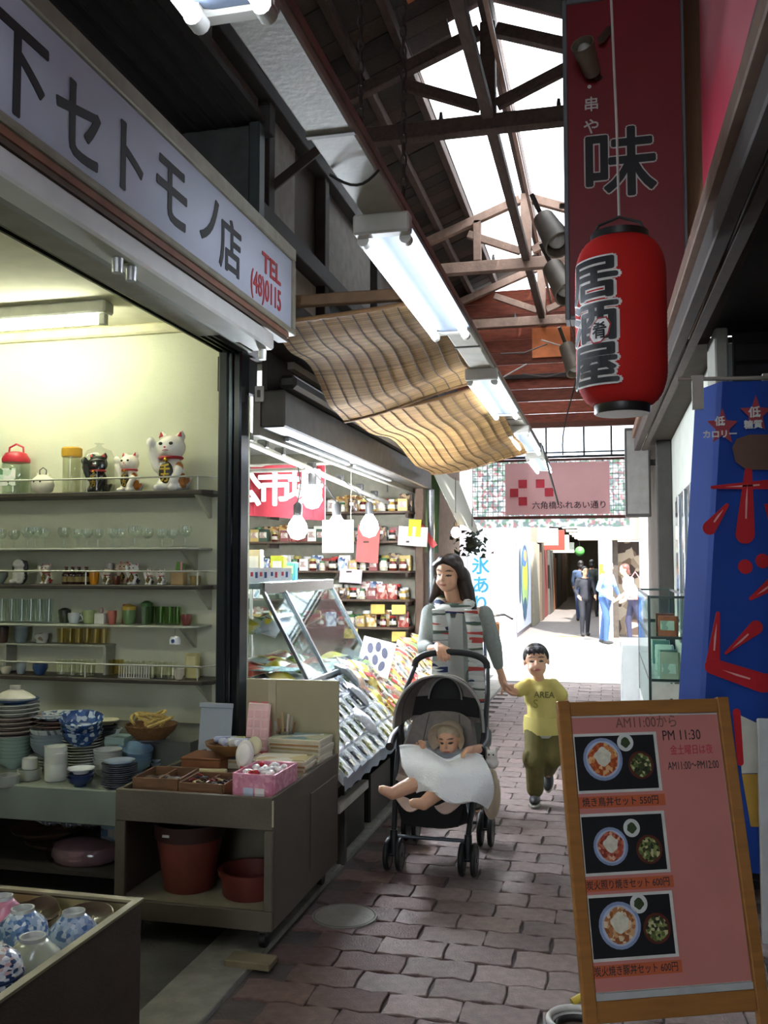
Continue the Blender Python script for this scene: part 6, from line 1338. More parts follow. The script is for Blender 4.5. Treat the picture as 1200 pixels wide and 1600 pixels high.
def drop(px0, py0, px1, py1, w0, w1, lift=.036, hl=True):
    a, b = np.array((px0, py0), float), np.array((px1, py1), float); d = (b-a)/np.linalg.norm(b-a); n = np.array((-d[1], d[0])); pts_ = []
    for k in range(9): t = PI*k/8; pts_.append(tuple(a-d*math.sin(t)*w0+n*w0*math.cos(t)))
    for k in range(9): t = PI*k/8; pts_.append(tuple(b+d*math.sin(t)*w1-n*w1*math.cos(t)))
    poly('letter_stroke', pts_, redg, lift)
    if hl:
        c0, c1 = a+(b-a)*.2, a+(b-a)*.75; poly('highlight', [tuple(c0+n*.5), tuple((c0+c1)/2+n*2.2), tuple(c1+n*1.2), tuple(c1-n*1.2), tuple((c0+c1)/2-n*.8)], gls, lift+.003)
drop(1112, 762, 1210, 757, 2.5, 8); drop(1168, 738, 1163, 835, 6, 15, .039); drop(1135, 790, 1108, 825, 3, 11); drop(1196, 790, 1215, 830, 3, 11)
drop(1163, 885, 1164, 886, 11, 11, hl=False); drop(1190, 876, 1191, 877, 11, 11, hl=False); drop(1172, 935, 1215, 905, 3, 12)
drop(1121, 958, 1113, 1035, 3, 11); drop(1112, 1040, 1190, 1066, 12, 15, .039); drop(1133, 1020, 1180, 980, 2, 11); drop(1192, 1066, 1230, 1062, 15, 10, .042, False)
drop(1150, 1112, 1156, 1190, 6, 5, hl=False)
for cx_, cy_ in ((1128, 668), (1180, 648)):
    pts_ = []
    for k in range(10): a = -PI/2+k*PI/5; rr_ = 30 if k % 2 == 0 else 13; pts_.append((cx_+rr_*.85*math.cos(a), cy_+rr_*math.sin(a)))
    poly('star', pts_, star, .032)
for s_, px, py, sz in (('低', 1124, 660, .036), ('カロリー', 1124, 680, .030), ('低', 1178, 646, .042), ('糖質', 1176, 665, .032)):
    x, z = loc_b(px, py); text('lettering', s_, sz, wt, nb_, FACE_CAM((x, -.0365, z)), bold=.001)
poly('brown_patch', [(1143, 700), (1150, 687), (1170, 680), (1230, 680), (1230, 735), (1165, 735), (1148, 722)], M('#5a3d30', .7), .038)
poly('white_print', [(1152, 1115), (1180, 1128), (1240, 1132), (1240, 1205), (1158, 1207)], M('#b9b8ac', .7), .034)
poly('yellow_print', [(1158, 1208), (1240, 1207), (1240, 1290), (1172, 1290)], M('#a8822c', .7), .034)
# poster frame
pf = thing('poster_stand', 'white framed maroon poster beside the blue banner', 'poster', (.46, 3.22, 0), rz=R(4))
MB().bx(.0, .5, 0, .02, .30, 1.01).build('frame', M('#b9bbb8', .5), pf, bevel=.004); MB().bx(.05, .46, -.003, -.0005, .33, .97).build('print', M('#4c1228', .5, var=.1), pf)
for x in (.06, .44): MB().bx(x-.015, x+.015, .002, .018, 0, .30).build('leg', M('#3a3836', .6), pf)
# ---- glass showcase at the right wall
sc3 = thing('glass_showcase', 'narrow glass showcase with white base at the right wall', 'showcase', (.235, 6.0, 0)); fr_ = M('#2c3c38', .35, metal=.5)
W3, D3 = .26, 2.0
for x in (.006, W3-.006):
    for y in (.006, D3-.006): MB().bx(x-.008, x+.008, y-.008, y+.008, .5, 1.32).build('corner_post', fr_, sc3)
for z in (1.31, 1.06, .80):
    for y in (.006, D3-.006): MB().bx(.015, W3-.015, y-.006, y+.006, z-.008, z+.008).build('rail', fr_, sc3)
    for x in (.006, W3-.006): MB().bx(x-.006, x+.006, .015, D3-.015, z-.008, z+.008).build('rail', fr_, sc3)
MB().bx(0, W3, 0, D3, 0, .5).build('base', M('#c6c8c2', .5, var=.06), sc3, bevel=.006)
MB().bx(.016, W3-.016, .016, D3-.016, .785, .79).build('shelf_board', M('#c9ccc6', .5), sc3); MB().bx(.016, W3-.016, .016, D3-.016, 1.05, 1.054).build('glass_shelf', m_glass('#dcece6', .1), sc3)
MB().bx(.01, W3-.01, .003, .006, .81, 1.30).build('front_pane', m_glass('#e6f2ec', .06), sc3); MB().bx(.0, .004, .016, D3-.016, .52, 1.30).build('side_pane', m_glass('#e6f2ec', .06), sc3)
MB().bx(.015, W3-.015, .003, .006, .52, .78).build('drawer_front', M('#cfcfc8', .5), sc3); MB().cyl((W3*.5, .002, .68), (W3*.5, -.012, .68), .012, n=12).build('drawer_knob', M('#4a4a48', .4), sc3)
for i, (y, z, c, lab) in enumerate(((.2, 1.055, '#b8582c', 'orange packet on the glass shelf of the showcase'), (.55, 1.055, '#8c4c34', 'brown packet on the glass shelf of the showcase'), (.3, .792, '#8fa098', 'grey green card box in the showcase'), (.7, .792, '#c2c8c0', 'pale card box in the showcase'), (1.1, .792, '#6f8a84', 'teal card box in the showcase'), (1.5, .792, '#d8d4c8', 'cream card box in the showcase'), (.12, .792, '#b9b09c', 'beige menu card at front of the showcase'))):
    t = thing('card_box', lab, 'box', (.235+.13, 6.0+y, z), rz=.4*(i % 3-1)); MB().bx(-.06, .06, -.015, .02, 0, .13 if z > 1 else .17).build('carton', M(c, .6, var=.1), t, bevel=.003); MB().bx(-.045, .045, -.017, -.0155, .04, .10).build('label_sticker', m_multi(['#d8d8cc', '#a8b0a4', '#e4e2d8'], 30, .5), t)
wc = thing('white_cabinet', 'low white cabinet standing beyond the glass showcase', 'cabinet', (.10, 8.1, 0))
MB().bx(0, .42, 0, .9, .04, .84).build('body', M('#d6d8d6', .5, var=.05), wc, bevel=.006); MB().bx(-.006, 0, .03, .43, .08, .8).build('door', M('#dcdedc', .5), wc, bevel=.003); MB().bx(-.006, 0, .47, .87, .08, .8).build('door', M('#dcdedc', .5), wc, bevel=.003); MB().bx(.02, .4, .02, .88, 0, .04).build('plinth', M('#5a5a58', .6), wc)
# hanging box signs further along the right side
for i, (y, z0, z1, x0, c, lab) in enumerate(((9.3, 1.98, 2.85, .17, '#45413e', 'dark grey box sign projecting beyond the right post'), (10.6, 2.2, 2.95, .20, '#8a867e', 'grey box sign projecting near the arcade end'))):
    t = thing('box_sign', lab, 'sign', (x0, y, z0)); MB().bx(.24, .55-x0 if i else .46-x0, .05, .11, .5, .56).build('wall_arm', M('#3a3836', .6), t); MB().bx(0, .24, 0, .18, 0, z1-z0).build('box', M(c, .5, var=.1), t, bevel=.006); MB().bx(.02, .22, -.004, -.001, .03, z1-z0-.03).build('face', M('#8f8a84', .5), t)
struct(MB().bx(.50, .56, 8.75, YE, 0, 2.6).build('wall_right_far', M('#6a6258', .85, var=.2)), 'brown wall of the last shop on the right')
# coil on the ground by the menu board
p = atZ(893, 1606, .0); ch_ = thing('coiled_hose', 'black and white coiled hose on pavers beside the menu board', 'hose', (p.x+.02, p.y-.02, 0))
for i, (r, z, c) in enumerate(((.10, .012, '#1c1c1e'), (.085, .014, '#b9bab8'), (.07, .012, '#1c1c1e'), (.092, .034, '#c2c2be'))): MB().tube([(r*math.cos(a), r*math.sin(a), z) for a in [2*PI*k/28 for k in range(28)]], .0105, 8, closed=True).build('coil', M(c, .4), ch_, smooth=True)
MB().cyl((-.02, .1, .045), (.03, .13, .07), .014, .01, 10).build('nozzle', M('#c2a83c', .5), ch_, smooth=True)
# ============================================================ PEOPLE AND STROLLER
SKIN, LIP = np.array(srgb('#d9a889')), np.array(srgb('#b8645c'))
def head(c, H, rot, child=False):
    """volumes of a head in chin-to-crown units, at centre c"""
    def T(p): return V3(c)+rot@(V3(p)*H)
    w = 1.08 if child else 1.0
    pr = [('ell', T((0, .06, .13)), (.335*H*w, .42*H, .37*H), rot), ('ell', T((0, -.11, -.16)), (.265*H*w, .27*H, .32*H), rot), ('ell', T((0, -.20, -.36)), (.13*H*w, .13*H, .11*H), rot),
          ('cap', T((0, -.36, .02)), .028*H, T((0, -.415, -.10)), .05*H), ('ell', T((0, -.36, -.24)), (.10*H, .045*H, .05*H), rot),
          ('ell', T((-.335*w, .03, -.02)), (.045*H, .085*H, .115*H), rot), ('ell', T((.335*w, .03, -.02)), (.045*H, .085*H, .115*H), rot)]
    if child: pr += [('ell', T((-.14, -.24, -.2)), (.12*H, .12*H, .12*H), rot), ('ell', T((.14, -.24, -.2)), (.12*H, .12*H, .12*H), rot)]
    return pr
def face_col(col, co_, c, H, rot, hair=(.02, .017, .015), lids=.03):
    l = ((co_-np.array(c))@np.array(rot))/H
    f = l[:, 1] < -.12
    for s in (-1, 1):
        col[f & (((l[:, 0]-s*.14)/.075)**2+((l[:, 2]-.0)/lids)**2 < 1)] = (.03, .022, .02)
        col[f & (((l[:, 0]-s*.15)/.10)**2+((l[:, 2]-.105-.03*(1-abs(l[:, 0]-s*.15)*6))/.022)**2 < 1)] = (.09, .06, .05)
    col[f & ((l[:, 0]/.105)**2+((l[:, 2]+.255)/.032)**2 < 1)] = LIP
    return col
def hand(c, fwd, back, s=1.0, curl=.6, thumb=1):
    """palm, four bent fingers and a thumb; fwd = finger direction, back = back of the hand"""
    f = V3(fwd).normalized(); b = V3(back); b = (b-f*f.dot(b)).normalized(); a = f.cross(b)*thumb
    def T(x, y, z): return V3(c)+(f*x+a*y+b*z)*s
    pr = [('ell', T(.0, 0, 0), (.045*s, .038*s, .038*s*.6), Matrix((f, a, b)).transposed()), ('cap', T(-.05, 0, 0), .024*s, T(-.02, 0, 0), .026*s)]
    for i, L in enumerate((.040, .045, .042, .033)):
        y = .030-.020*i; x0 = .038-.004*abs(i-1); p0 = T(x0, y, 0); c1, c2 = math.cos(curl), math.sin(curl)
        p1 = T(x0+L*c1, y*1.08, -L*c2); p2 = T(x0+L*c1+.03*math.cos(curl*2), y*1.08, -L*c2-.03*math.sin(curl*2))
        pr += [('cap', p0, .0092*s, p1, .0085*s), ('cap', p1, .0085*s, p2, .0072*s)]
    pr += [('cap', T(-.015, .03, -.004), .012*s, T(.018, .056, -.014), .010*s), ('cap', T(.018, .056, -.014), .010*s, T(.045, .058, -.03), .008*s)]
    return pr
def cap(a, r0, b, r1): return ('cap', V3(a), r0, V3(b), r1)
def skin_only(c): return np.tile(SKIN, (len(c), 1))
stripes = m_multi(['#c9cbc4', '#28345c', '#c4c6c0', '#a8423c', '#b9bdb8', '#4a5a4c', '#d2d2cc', '#c2c4c0', '#b0b4b0'], 62, .85, stretch=(.12, .12, 1))
# ------------------------------------------------------------ woman
O = V3((-.95, 5.68, 0)); wm = thing('person', 'woman in grey cardigan and striped scarf pushing the stroller', 'person', O)
P = lambda px, py, Y: atY(px, py, Y)-O
hc = P(701, 896, 5.60); Hh = .222; hr = rotm(R(-16), R(9), R(4))
sR, sL = P(672, 958, 5.66), P(757, 960, 5.70); eR, eL = P(664, 1012, 5.50), P(772, 1010, 5.72)
hR = P(688, 1017, 5.20)+V3((0, .01, .012)); wRr = P(676, 1022, 5.30)+V3((-.01, 0, .03)); hL = P(786, 1062, 5.76); wL = P(779, 1042, 5.76)
neck = P(712, 944, 5.68); chest = P(714, 975, 5.68); waist = P(714, 1035, 5.70); hip = P(712, 1075, 5.70)
legs = [(V3((-.02, 0, .82)), V3((-.03, -.06, .46)), V3((-.03, .02, .09))), (V3((.14, 0, .82)), V3((.15, .02, .46)), V3((.15, .16, .09)))]
body = head(hc, Hh, hr, True)+[cap(neck+V3((0, .02, -.03)), .048, hc+V3((0, .02, -.06)), .046), ('ell', chest, (.145, .095, .16)), cap(chest, .09, waist, .085), ('ell', hip, (.15, .11, .13)),
    cap(sR, .045, sL, .045), cap(sR, .042, eR, .036), cap(eR, .036, wRr, .024), cap(sL, .042, eL, .036), cap(eL, .036, wL, .024), cap(wRr, .024, hR, .022), cap(wL, .024, hL, .022)]
for a, b, c in legs: body += [cap(a, .075, b, .055), cap(b, .055, c, .035), cap(c, .035, c+V3((0, -.12, -.055)), .03)]
body += hand(hR, (.45, -.75, -.25), (0, -.35, 1), .95, 1.0, -1)+hand(hL+V3((.005, 0, -.03)), (.35, .05, -1), (-1, -.3, -.2), .95, .55, -1)
def wcol(c): return face_col(skin_only(c), c, hc, Hh, hr)
blob('body', body, .0048, m_vcol(.55, .05), wm, 5, wcol)
cardi = M('#8d938e', .9, var=.08, scale=60, bump=.25, bscale=200)
sw_ = [('ell', chest+V3((0, .005, -.03)), (.168, .118, .15)), cap(chest, .11, waist, .115), cap(waist, .12, hip+V3((0, 0, .06)), .14), cap(sR+V3((.01, .01, -.012)), .052, sL+V3((-.01, .01, -.012)), .052), cap(sR, .056, eR, .05), cap(eR, .05, wRr+(eR-wRr)*.12, .034), cap(sL, .056, eL, .05), cap(eL, .05, wL+(eL-wL)*.1, .034),
       ('ell', chest+V3((-.07, -.07, -.02)), (.06, .05, .06)), ('ell', chest+V3((.07, -.07, -.02)), (.06, .05, .06))]
blob('cardigan', sw_, .008, cardi, wm, 5)
# pale v-neck top showing at the front
MB().sheet(lambda u, v: chest+V3(((-.062+.124*u)*(1-.15*v), -.122-.02*math.sin(PI*u)-.012*math.sin(PI*v), -.34+.44*v-(.07 if .35 < u < .65 else 0)*max(0, v-.8)*4)), 8, 12, .006).build('top_shirt', M('#a9aba4', .9, var=.06), wm, smooth=True)
tr = []
for a, b, c in legs: tr += [cap(a, .10, b, .08), cap(b, .08, c+V3((0, 0, .02)), .065)]
tr += [('ell', hip+V3((0, 0, -.02)), (.175, .13, .15))]
blob('trousers', tr, .012, M('#5a625c', .9, var=.15, scale=20), wm, 5)
for i, (a, b, c) in enumerate(legs):
    blob('shoe', [('ell', c+V3((0, -.04, -.05)), (.045, .125, .038)), ('ell', c+V3((0, .02, -.02)), (.042, .06, .06))], .01, M('#3a3430', .5), wm, 3)
def T(p): return hc+hr@(V3(p)*Hh)
hair = [('ell', T((0, .12, .17)), (.375*Hh, .43*Hh, .385*Hh), hr), cap(T((-.34, .14, .0)), .028, T((-.50, .16, -.62)), .030), cap(T((.33, .16, .05)), .035, T((.46, .22, -.5)), .045), cap(T((.46, .22, -.5)), .045, T((.62, .22, -1.05)), .028), cap(T((-.50, .16, -.62)), .03, T((-.62, .10, -.85)), .016),
        cap(T((.28, .3, -.1)), .05, T((.38, .4, -.8)), .05), cap(T((-.25, .3, -.1)), .05, T((-.3, .4, -.75)), .045), cap(T((0, .42, .2)), .05, T((0, .5, -.6)), .06), cap(T((-.02, -.27, .42)), .02, T((-.30, -.16, .24)), .024), cap(T((-.30, -.16, .24)), .024, T((-.39, .0, -.1)), .018), cap(T((-.02, -.27, .42)), .02, T((.30, -.14, .25)), .024), cap(T((.30, -.14, .25)), .024, T((.38, .02, -.05)), .018), ('ell', T((0, -.12, .40)), (.27*Hh, .20*Hh, .13*Hh), hr), cap(T((.3, -.02, .24)), .026, T((.38, .04, -.08)), .018)]
blob('hair', hair, .007, M('#2e211b', .45, var=.25, scale=40, stretch=(3, 3, .4)), wm, 3)
# scarf: loop and two hanging ends
sc0 = neck+V3((.0, -.022, .022))
MB().tube([sc0+V3((.098*math.cos(a), .098*math.sin(a)-.005, -.02*math.sin(a)*-1-.012*math.cos(2*a)-(.035 if math.sin(a) < -.5 else 0))) for a in [2*PI*k/26 for k in range(26)]], .034, 10, closed=True).build('scarf', stripes, wm, smooth=True)
sf = wm.children[-1]
for sgn_, px0, px1, x1, bot in ((-1, 686, 690, 680, .46), (1, 736, 743, 748, .62)):
    t0 = P(px0, 952, 5.50); t1 = P(px1, 985, 5.52); t2 = t1+V3((.012*sgn_, .01, -bot+.13))
    def fn(u, v, t0=t0, t1=t1, t2=t2):
        q = (t0*(1-2*v)+t1*2*v) if v < .5 else (t1*(2-2*v)+t2*(2*v-1))
        return q+V3(((u-.5)*(.075+.02*v), -.018*math.sin(PI*u)-.02+.006*math.sin(9*v+4*u), 0))
    MB().sheet(fn, 8, 24, .012).build('scarf_end', stripes, sf, smooth=True)
# ------------------------------------------------------------ boy
O = V3((-.47, 6.10, 0)); by = thing('person', 'small boy in yellow T-shirt and olive trousers walking', 'person', O)
P = lambda px, py, Y: atY(px, py, Y)-O
hc2 = P(838, 1033, 6.0); H2 = .205; hr2 = rotm(R(6), R(-4), R(-3))
sA, sB = P(826, 1070, 6.04), P(864, 1071, 6.04); eA, hA = P(806, 1081, 5.95), hL+V3((-.95, 5.68, 0))-O+V3((.025, .0, -.045)); eB, hB = P(882, 1092, 6.06), P(886, 1116, 6.0)
ch2 = P(845, 1092, 6.05); hp2 = P(848, 1136, 6.05)
lA = [P(836, 1140, 6.04), P(836, 1190, 5.94), P(836, 1234, 5.98)]; lA[2].z = .075; lB = [P(860, 1140, 6.06), P(862, 1186, 5.98), P(856, 1208, 6.2)]
b2 = head(hc2, H2, hr2, True)+[cap(ch2+V3((0, .01, .08)), .034, hc2+V3((0, .01, -.05)), .036), ('ell', ch2, (.085, .065, .10)), cap(ch2, .07, hp2, .075), cap(sA, .03, sB, .03), cap(sA, .028, eA, .024), cap(eA, .024, hA, .017), cap(sB, .028, eB, .024), cap(eB, .024, hB, .018)]
for l in (lA, lB): b2 += [cap(l[0], .055, l[1], .04), cap(l[1], .04, l[2], .03)]
b2 += hand(hA, (-.8, .1, -.2), (0, 0, 1), .62, .7)+hand(hB+V3((0, 0, -.03)), (.05, -.1, -1), (1, 0, 0), .62, .5)
blob('body', b2, .0045, m_vcol(.55, .05), by, 5, lambda c: face_col(skin_only(c), c, hc2, H2, hr2, lids=.034))
ts = [('ell', ch2+V3((0, 0, .01)), (.108, .084, .10)), cap(ch2, .09, hp2+V3((0, 0, .01)), .098), ('ell', hp2+V3((-.03, 0, -.012)), (.085, .09, .05)), ('ell', hp2+V3((.03, 0, -.012)), (.085, .09, .05)), ('ell', hp2+V3((0, 0, .04)), (.115, .094, .06)), cap(sA, .042, sB, .042), cap(sA, .046, sA+(eA-sA)*.72, .046), cap(sB, .046, sB+(eB-sB)*.7, .046)]
blob('t_shirt', ts, .007, m_cloth('#cbbd6e', .1, .08), by, 5)
MB().lathe([(.108, -.02), (.114, .01)], hp2+V3((0, 0, -.036)), 28, sy=.82).build('shirt_hem', M('#b8b6b0', .9), by)
MB().lathe([(.118, .07), (.124, .02), (.122, -.038), (.116, -.038), (.112, .05)], hp2, 28, sy=.82).build('shirt_skirt', m_cloth('#cbbd6e', .1, .08), by, smooth=50)
text('shirt_print', 'AREA', .052, M('#6f6a3c', .8), by, FACE_CAM(ch2+V3((.028, -.098, .038))), bold=.001, extrude=.004)
text('shirt_print', 'S', .075, M('#8f8a3c', .8), by, FACE_CAM(ch2+V3((-.025, -.104, -.02))), bold=.000, extrude=.004)
pan = [('ell', hp2+V3((0, 0, -.065)), (.098, .08, .06))]
for l in (lA, lB): pan += [cap(l[0], .072, l[1], .062), cap(l[1], .062, l[2]+V3((0, 0, .03)), .055)]
pan += [('ell', lA[1]+V3((-.05, 0, .02)), (.03, .045, .06)), ('ell', lB[1]+V3((.045, 0, .02)), (.03, .045, .06))]
blob('cargo_trousers', pan, .008, M('#5a5228', .9, var=.15, scale=25, bump=.2), by, 4)
for l, rt in ((lA, rotm()), (lB, rotm(0, R(55), 0))):
    c = l[2]; o_ = blob('shoe', [('ell', rt@V3((0, -.03, -.03)), (.036, .08, .03), rt), ('ell', rt@V3((0, .02, -.005)), (.034, .04, .045), rt)], .007, M('#1e1e1c', .5), by, 3, loc=c)
    MB().ell(rt@V3((0, -.03, -.058)), (.036, .082, .012), rot=rt).build('sole', M('#8a867a', .6), o_, smooth=True)
def T2(p): return hc2+hr2@(V3(p)*H2)
blob('hair', [('ell', T2((0, .12, .19)), (.40*H2, .44*H2, .385*H2), hr2), ('ell', T2((0, -.17, .34)), (.31*H2, .2*H2, .13*H2), hr2), ('cap', T2((-.2, -.33, .33)), .012, T2((-.22, -.36, .2)), .006), ('cap', T2((-.08, -.36, .34)), .012, T2((-.06, -.40, .2)), .006), ('cap', T2((.06, -.36, .34)), .012, T2((.09, -.39, .22)), .006), ('cap', T2((.2, -.32, .33)), .012, T2((.22, -.35, .2)), .006), ('ell', T2((-.35, .12, .14)), (.06*H2, .22*H2, .17*H2), hr2), ('ell', T2((.35, .12, .14)), (.06*H2, .22*H2, .17*H2), hr2)], .006, M('#17141a', .4, var=.2), by, 3)
# ------------------------------------------------------------ stroller
O = V3((-.865, 4.80, 0)); stv = thing('stroller', 'grey and black baby stroller with arched canopy', 'stroller', O)
P = lambda px, py, Y: atY(px, py, Y)-O
blkm = M('#1b1c1f', .4, var=.1); taupe = M('#857d77', .9, var=.1, scale=40, bump=.2, bscale=300); dgrey = M('#4a4744', .9, var=.1); pipe_m = M('#8f8c88', .5)
def wheel(x, y, r, wdt=.028):
    w_ = MB().tube([(x, y+(r-.012)*math.cos(a), r+(r-.012)*math.sin(a)) for a in [2*PI*k/24 for k in range(24)]], .013, 8, closed=True).build('wheel', M('#161617', .6), stv, smooth=True)
    MB().cyl((x-.011, y, r), (x+.011, y, r), r*.72, n=18).build('hub_disc', M('#2c2d30', .5), w_, smooth=40)
FX, FY, RXX, RY = .185, -.24, .205, .27
for s in (-1, 1):
    for d in (-.03, .03): wheel(s*FX+d, FY, .08)
    MB().cyl((s*FX-.045, FY, .08), (s*FX+.045, FY, .08), .012, n=10).build('axle', blkm, stv, smooth=True)
    MB().cyl((s*FX, FY, .085), (s*FX, FY, .20), .022, .018, 12).build('swivel_fork', blkm, stv, smooth=True)
    for d in (-.028, .028): wheel(s*RXX+d, RY, .092)
    MB().cyl((s*RXX-.04, RY, .092), (s*RXX+.04, RY, .092), .012, n=10).build('axle', blkm, stv, smooth=True)
    MB().tube([(s*FX, FY, .19), (s*.205, -.10, .45), (s*.225, .10, .66)], .014, 10).build('front_leg', blkm, stv, smooth=True)
    MB().tube([(s*RXX, RY, .10), (s*.22, .20, .40), (s*.225, .10, .66)], .014, 10).build('rear_leg', blkm, stv, smooth=True)
    MB().tube([(s*.225, .10, .62), (s*.225, .22, .82), (s*.205, .37, .935)], .014, 10).build('handle_tube', blkm, stv, smooth=True)
    MB().tube([(s*.235, -.12, .58), (s*.25, .0, .60), (s*.235, .12, .63)], .022, 10).build('armrest', blkm, stv, smooth=True)
hz = 1.0
MB().tube([(.205*math.cos(a), .37+.03*math.sin(a), .935+.085*math.sin(a)**.7 if math.sin(a) > 0 else .935) for a in [PI*k/16 for k in range(17)]], .019, 10).build('handle_grip', M('#141416', .6), stv, smooth=True)
MB().cyl((-FX, FY+.03, .16), (FX, FY+.03, .16), .009, n=10).build('cross_bar', M('#4a5058', .35, metal=.5), stv, smooth=True)
MB().cyl((-RXX, RY, .12), (RXX, RY, .12), .009, n=10).build('cross_bar', blkm, stv, smooth=True)
# seat back with side wings
def back_fn(u, v):
    x = (u-.5)*.40*(1-.22*v*v); wing = (abs(u-.5)*2)**3
    return V3((x, -.02+.21*v-.10*wing*(1-.3*v), .43+.285*v-.03*wing*v))
MB().sheet(back_fn, 16, 10, .03).build('seat_back', taupe, stv, smooth=True)
for u in (.24, .76): MB().tube([back_fn(u, k/8)+V3((0, -.018, 0)) for k in range(9)], .003, 5).build('seam', dgrey, stv)
MB().sheet(lambda u, v: V3(((u-.5)*.34, -.24+.25*v, .43-.015*math.sin(PI*v)+.03*(abs(u-.5)*2)**3)), 10, 8, .035).build('seat_pad', taupe, stv, smooth=True)
# canopy
def can(u, v):
    a = PI*u; r = .235-.055*v; h = .275-.05*v
    return V3((r*math.cos(a), -.03+.27*v+.05*math.sin(a)*(1-v), .655+.03*v+h*math.sin(a)**.8 if 0 < u < 1 else .655+.03*v))
MB().sheet(can, 26, 10, .006).build('canopy', taupe, stv, smooth=True)
MB().tube([can(k/30, 0) for k in range(31)], .007, 8).build('canopy_piping', pipe_m, stv, smooth=True)
MB().tube([can(k/30, .35)*1.0 for k in range(31)], .006, 8).build('canopy_rib', dgrey, stv, smooth=True)
MB().sheet(lambda u, v: V3((.37*(u-.5)*(1-.1*v), .20+.02*v, .69+.10*v+.012*math.sin(PI*u))), 8, 3, .004).build('canopy_band', M('#201f20', .9), stv)
MB().sheet(lambda u, v: V3((.40*(u-.5), .235, .66+.255*v*math.sqrt(max(0, 1-(2*u-1)**2)))), 18, 6, .004).build('canopy_rear', taupe, stv, smooth=True)
MB().sheet(lambda u, v: V3((.18*(u-.5), .19+.035*v, .785+.112*v*math.sqrt(max(.0, 1-(2*u-1)**2)))), 18, 6, .004).build('canopy_window', M('#151517', .7), stv, smooth=True)
MB().tube([V3((.09*math.cos(a), .186+.035*math.sin(a), .785+.114*math.sin(a))) for a in [PI*k/16 for k in range(17)]], .005, 6).build('window_piping', pipe_m, stv, smooth=True)
# foot end and basket
MB().sheet(lambda u, v: V3(((u-.5)*.36*(1-.25*(1-v)), -.27+.02*(1-v)+.05*math.sin(PI*u)*-1, .24+.17*v)), 12, 8, .02).build('foot_cover', M('#121214', .9), stv, smooth=True)
for s in (-1, 1): MB().sheet(lambda u, v, s=s: V3((s*.085+(u-.5)*.15, -.30-.035*math.sin(PI*u)+.06*v, .365+.05*v-.05*(1-v)*math.sin(PI*u))), 10, 5, .012).build('foot_pad', M('#d2b8a8', .9), stv, smooth=True)
MB().sheet(lambda u, v: V3(((u-.5)*.34, -.22+.46*v, .16+.14*(abs(v-.5)*2)**2+.05*(abs(u-.5)*2)**2)), 10, 10, .01).build('basket', M('#17171a', .9), stv, smooth=True)
# cream bag with plush on the side
cbag = thing('shoulder_bag', 'cream cloth bag hanging at the stroller side', 'bag', O+V3((.27, -.02, .33)))
blob('bag_body', [('ell', V3((0, .03, 0)), (.045, .10, .12)), ('ell', V3((0, .03, .08)), (.03, .08, .06))], .01, M('#c2b29a', .9, var=.1), cbag, 4)
MB().tube([(0, -.04, .1), (-.02, -.02, .22), (-.03, .03, .27), (-.02, .08, .22), (0, .1, .1)], .008, 6).build('strap', M('#b0a08a', .9), cbag, smooth=True)
pls = thing('plush_toy', 'small white spotted plush hanging above the cream bag', 'toy', O+V3((.285, -.10, .52)))
blob('body', [('ell', V3((0, 0, 0)), (.035, .03, .03)), ('ell', V3((0, -.005, .04)), (.026, .026, .024)), ('cap', V3((-.02, 0, .055)), .009, V3((-.025, 0, .075)), .007), ('cap', V3((.02, 0, .055)), .009, V3((.025, 0, .075)), .007)], .006, M('#d8d4cc', .95), pls, 3)
for s in (-1, 1): MB().ell((s*.011, -.029, .045), (.004, .003, .005)).build('eye', M('#1c1c1c', .3), pls)
# ------------------------------------------------------------ baby
bb_ = thing('person', 'baby in beige brimmed hat reclining in the stroller', 'person', O)
hc3 = P(702, 1157, 4.80); H3 = .165; hr3 = rotm(R(-10), R(6), R(-5))
shA, shB = P(675, 1180, 4.80), P(727, 1180, 4.78); tor = P(700, 1195, 4.78); pel = V3((-.01, -.10, .47))
knA, ftA = P(652, 1222, 4.50), P(613, 1240, 4.44); knB, ftB = P(690, 1232, 4.46), P(662, 1256, 4.40)
elB, haB = P(750, 1170, 4.70), P(731, 1172, 4.60); elA, haA = P(664, 1178, 4.72), P(660, 1166, 4.64)
b3 = head(hc3, H3, hr3, True)+[cap(tor, .04, hc3+V3((0, .01, -.04)), .035), ('ell', tor, (.07, .055, .07)), cap(tor, .06, pel, .07), cap(shA, .028, shB, .028), cap(shB, .028, elB, .024), cap(elB, .024, haB, .017), cap(shA, .028, elA, .024), cap(elA, .024, haA, .017),
    cap(pel+V3((-.05, 0, 0)), .056, knA, .043), cap(knA, .043, ftA, .030), cap(pel+V3((.05, 0, 0)), .056, knB, .043), cap(knB, .043, ftB, .030)]
for f_, d_ in ((ftA, V3((-.8, -.3, .35))), (ftB, V3((-.6, -.35, .1)))):
    d_.normalize(); b3 += [cap(f_, .029, f_+d_*.05, .023)]
    sd = d_.cross(V3((0, 0, 1))).normalized()
    for k in range(5): b3 += [cap(f_+d_*.045+sd*(.016-.008*k), .0075, f_+d_*(.066-.003*k)+sd*(.018-.009*k)+V3((0, 0, .006)), .006)]
b3 += hand(haB, (-.9, -.2, -.45), (0, -.4, 1), .5, .5, 1)+hand(haA, (.1, -.2, 1), (0, 1, 0), .5, .7, 1)
blob('body', b3, .004, m_vcol(.5, .05), bb_, 4, lambda c: face_col(skin_only(c), c, hc3, H3, hr3, lids=.036))
blob('romper', [('ell', tor, (.082, .066, .08)), cap(tor, .07, pel, .082), cap(shA, .036, shB, .036), cap(shB, .036, shB+(elB-shB)*.4, .036), cap(shA, .036, shA+(elA-shA)*.4, .036)], .008, M('#9aa0a6', .9, var=.1), bb_, 4)
def T3(p): return hc3+hr3@(V3(p)*H3)
hat_m = M('#b3a48c', .9, var=.1, scale=60)
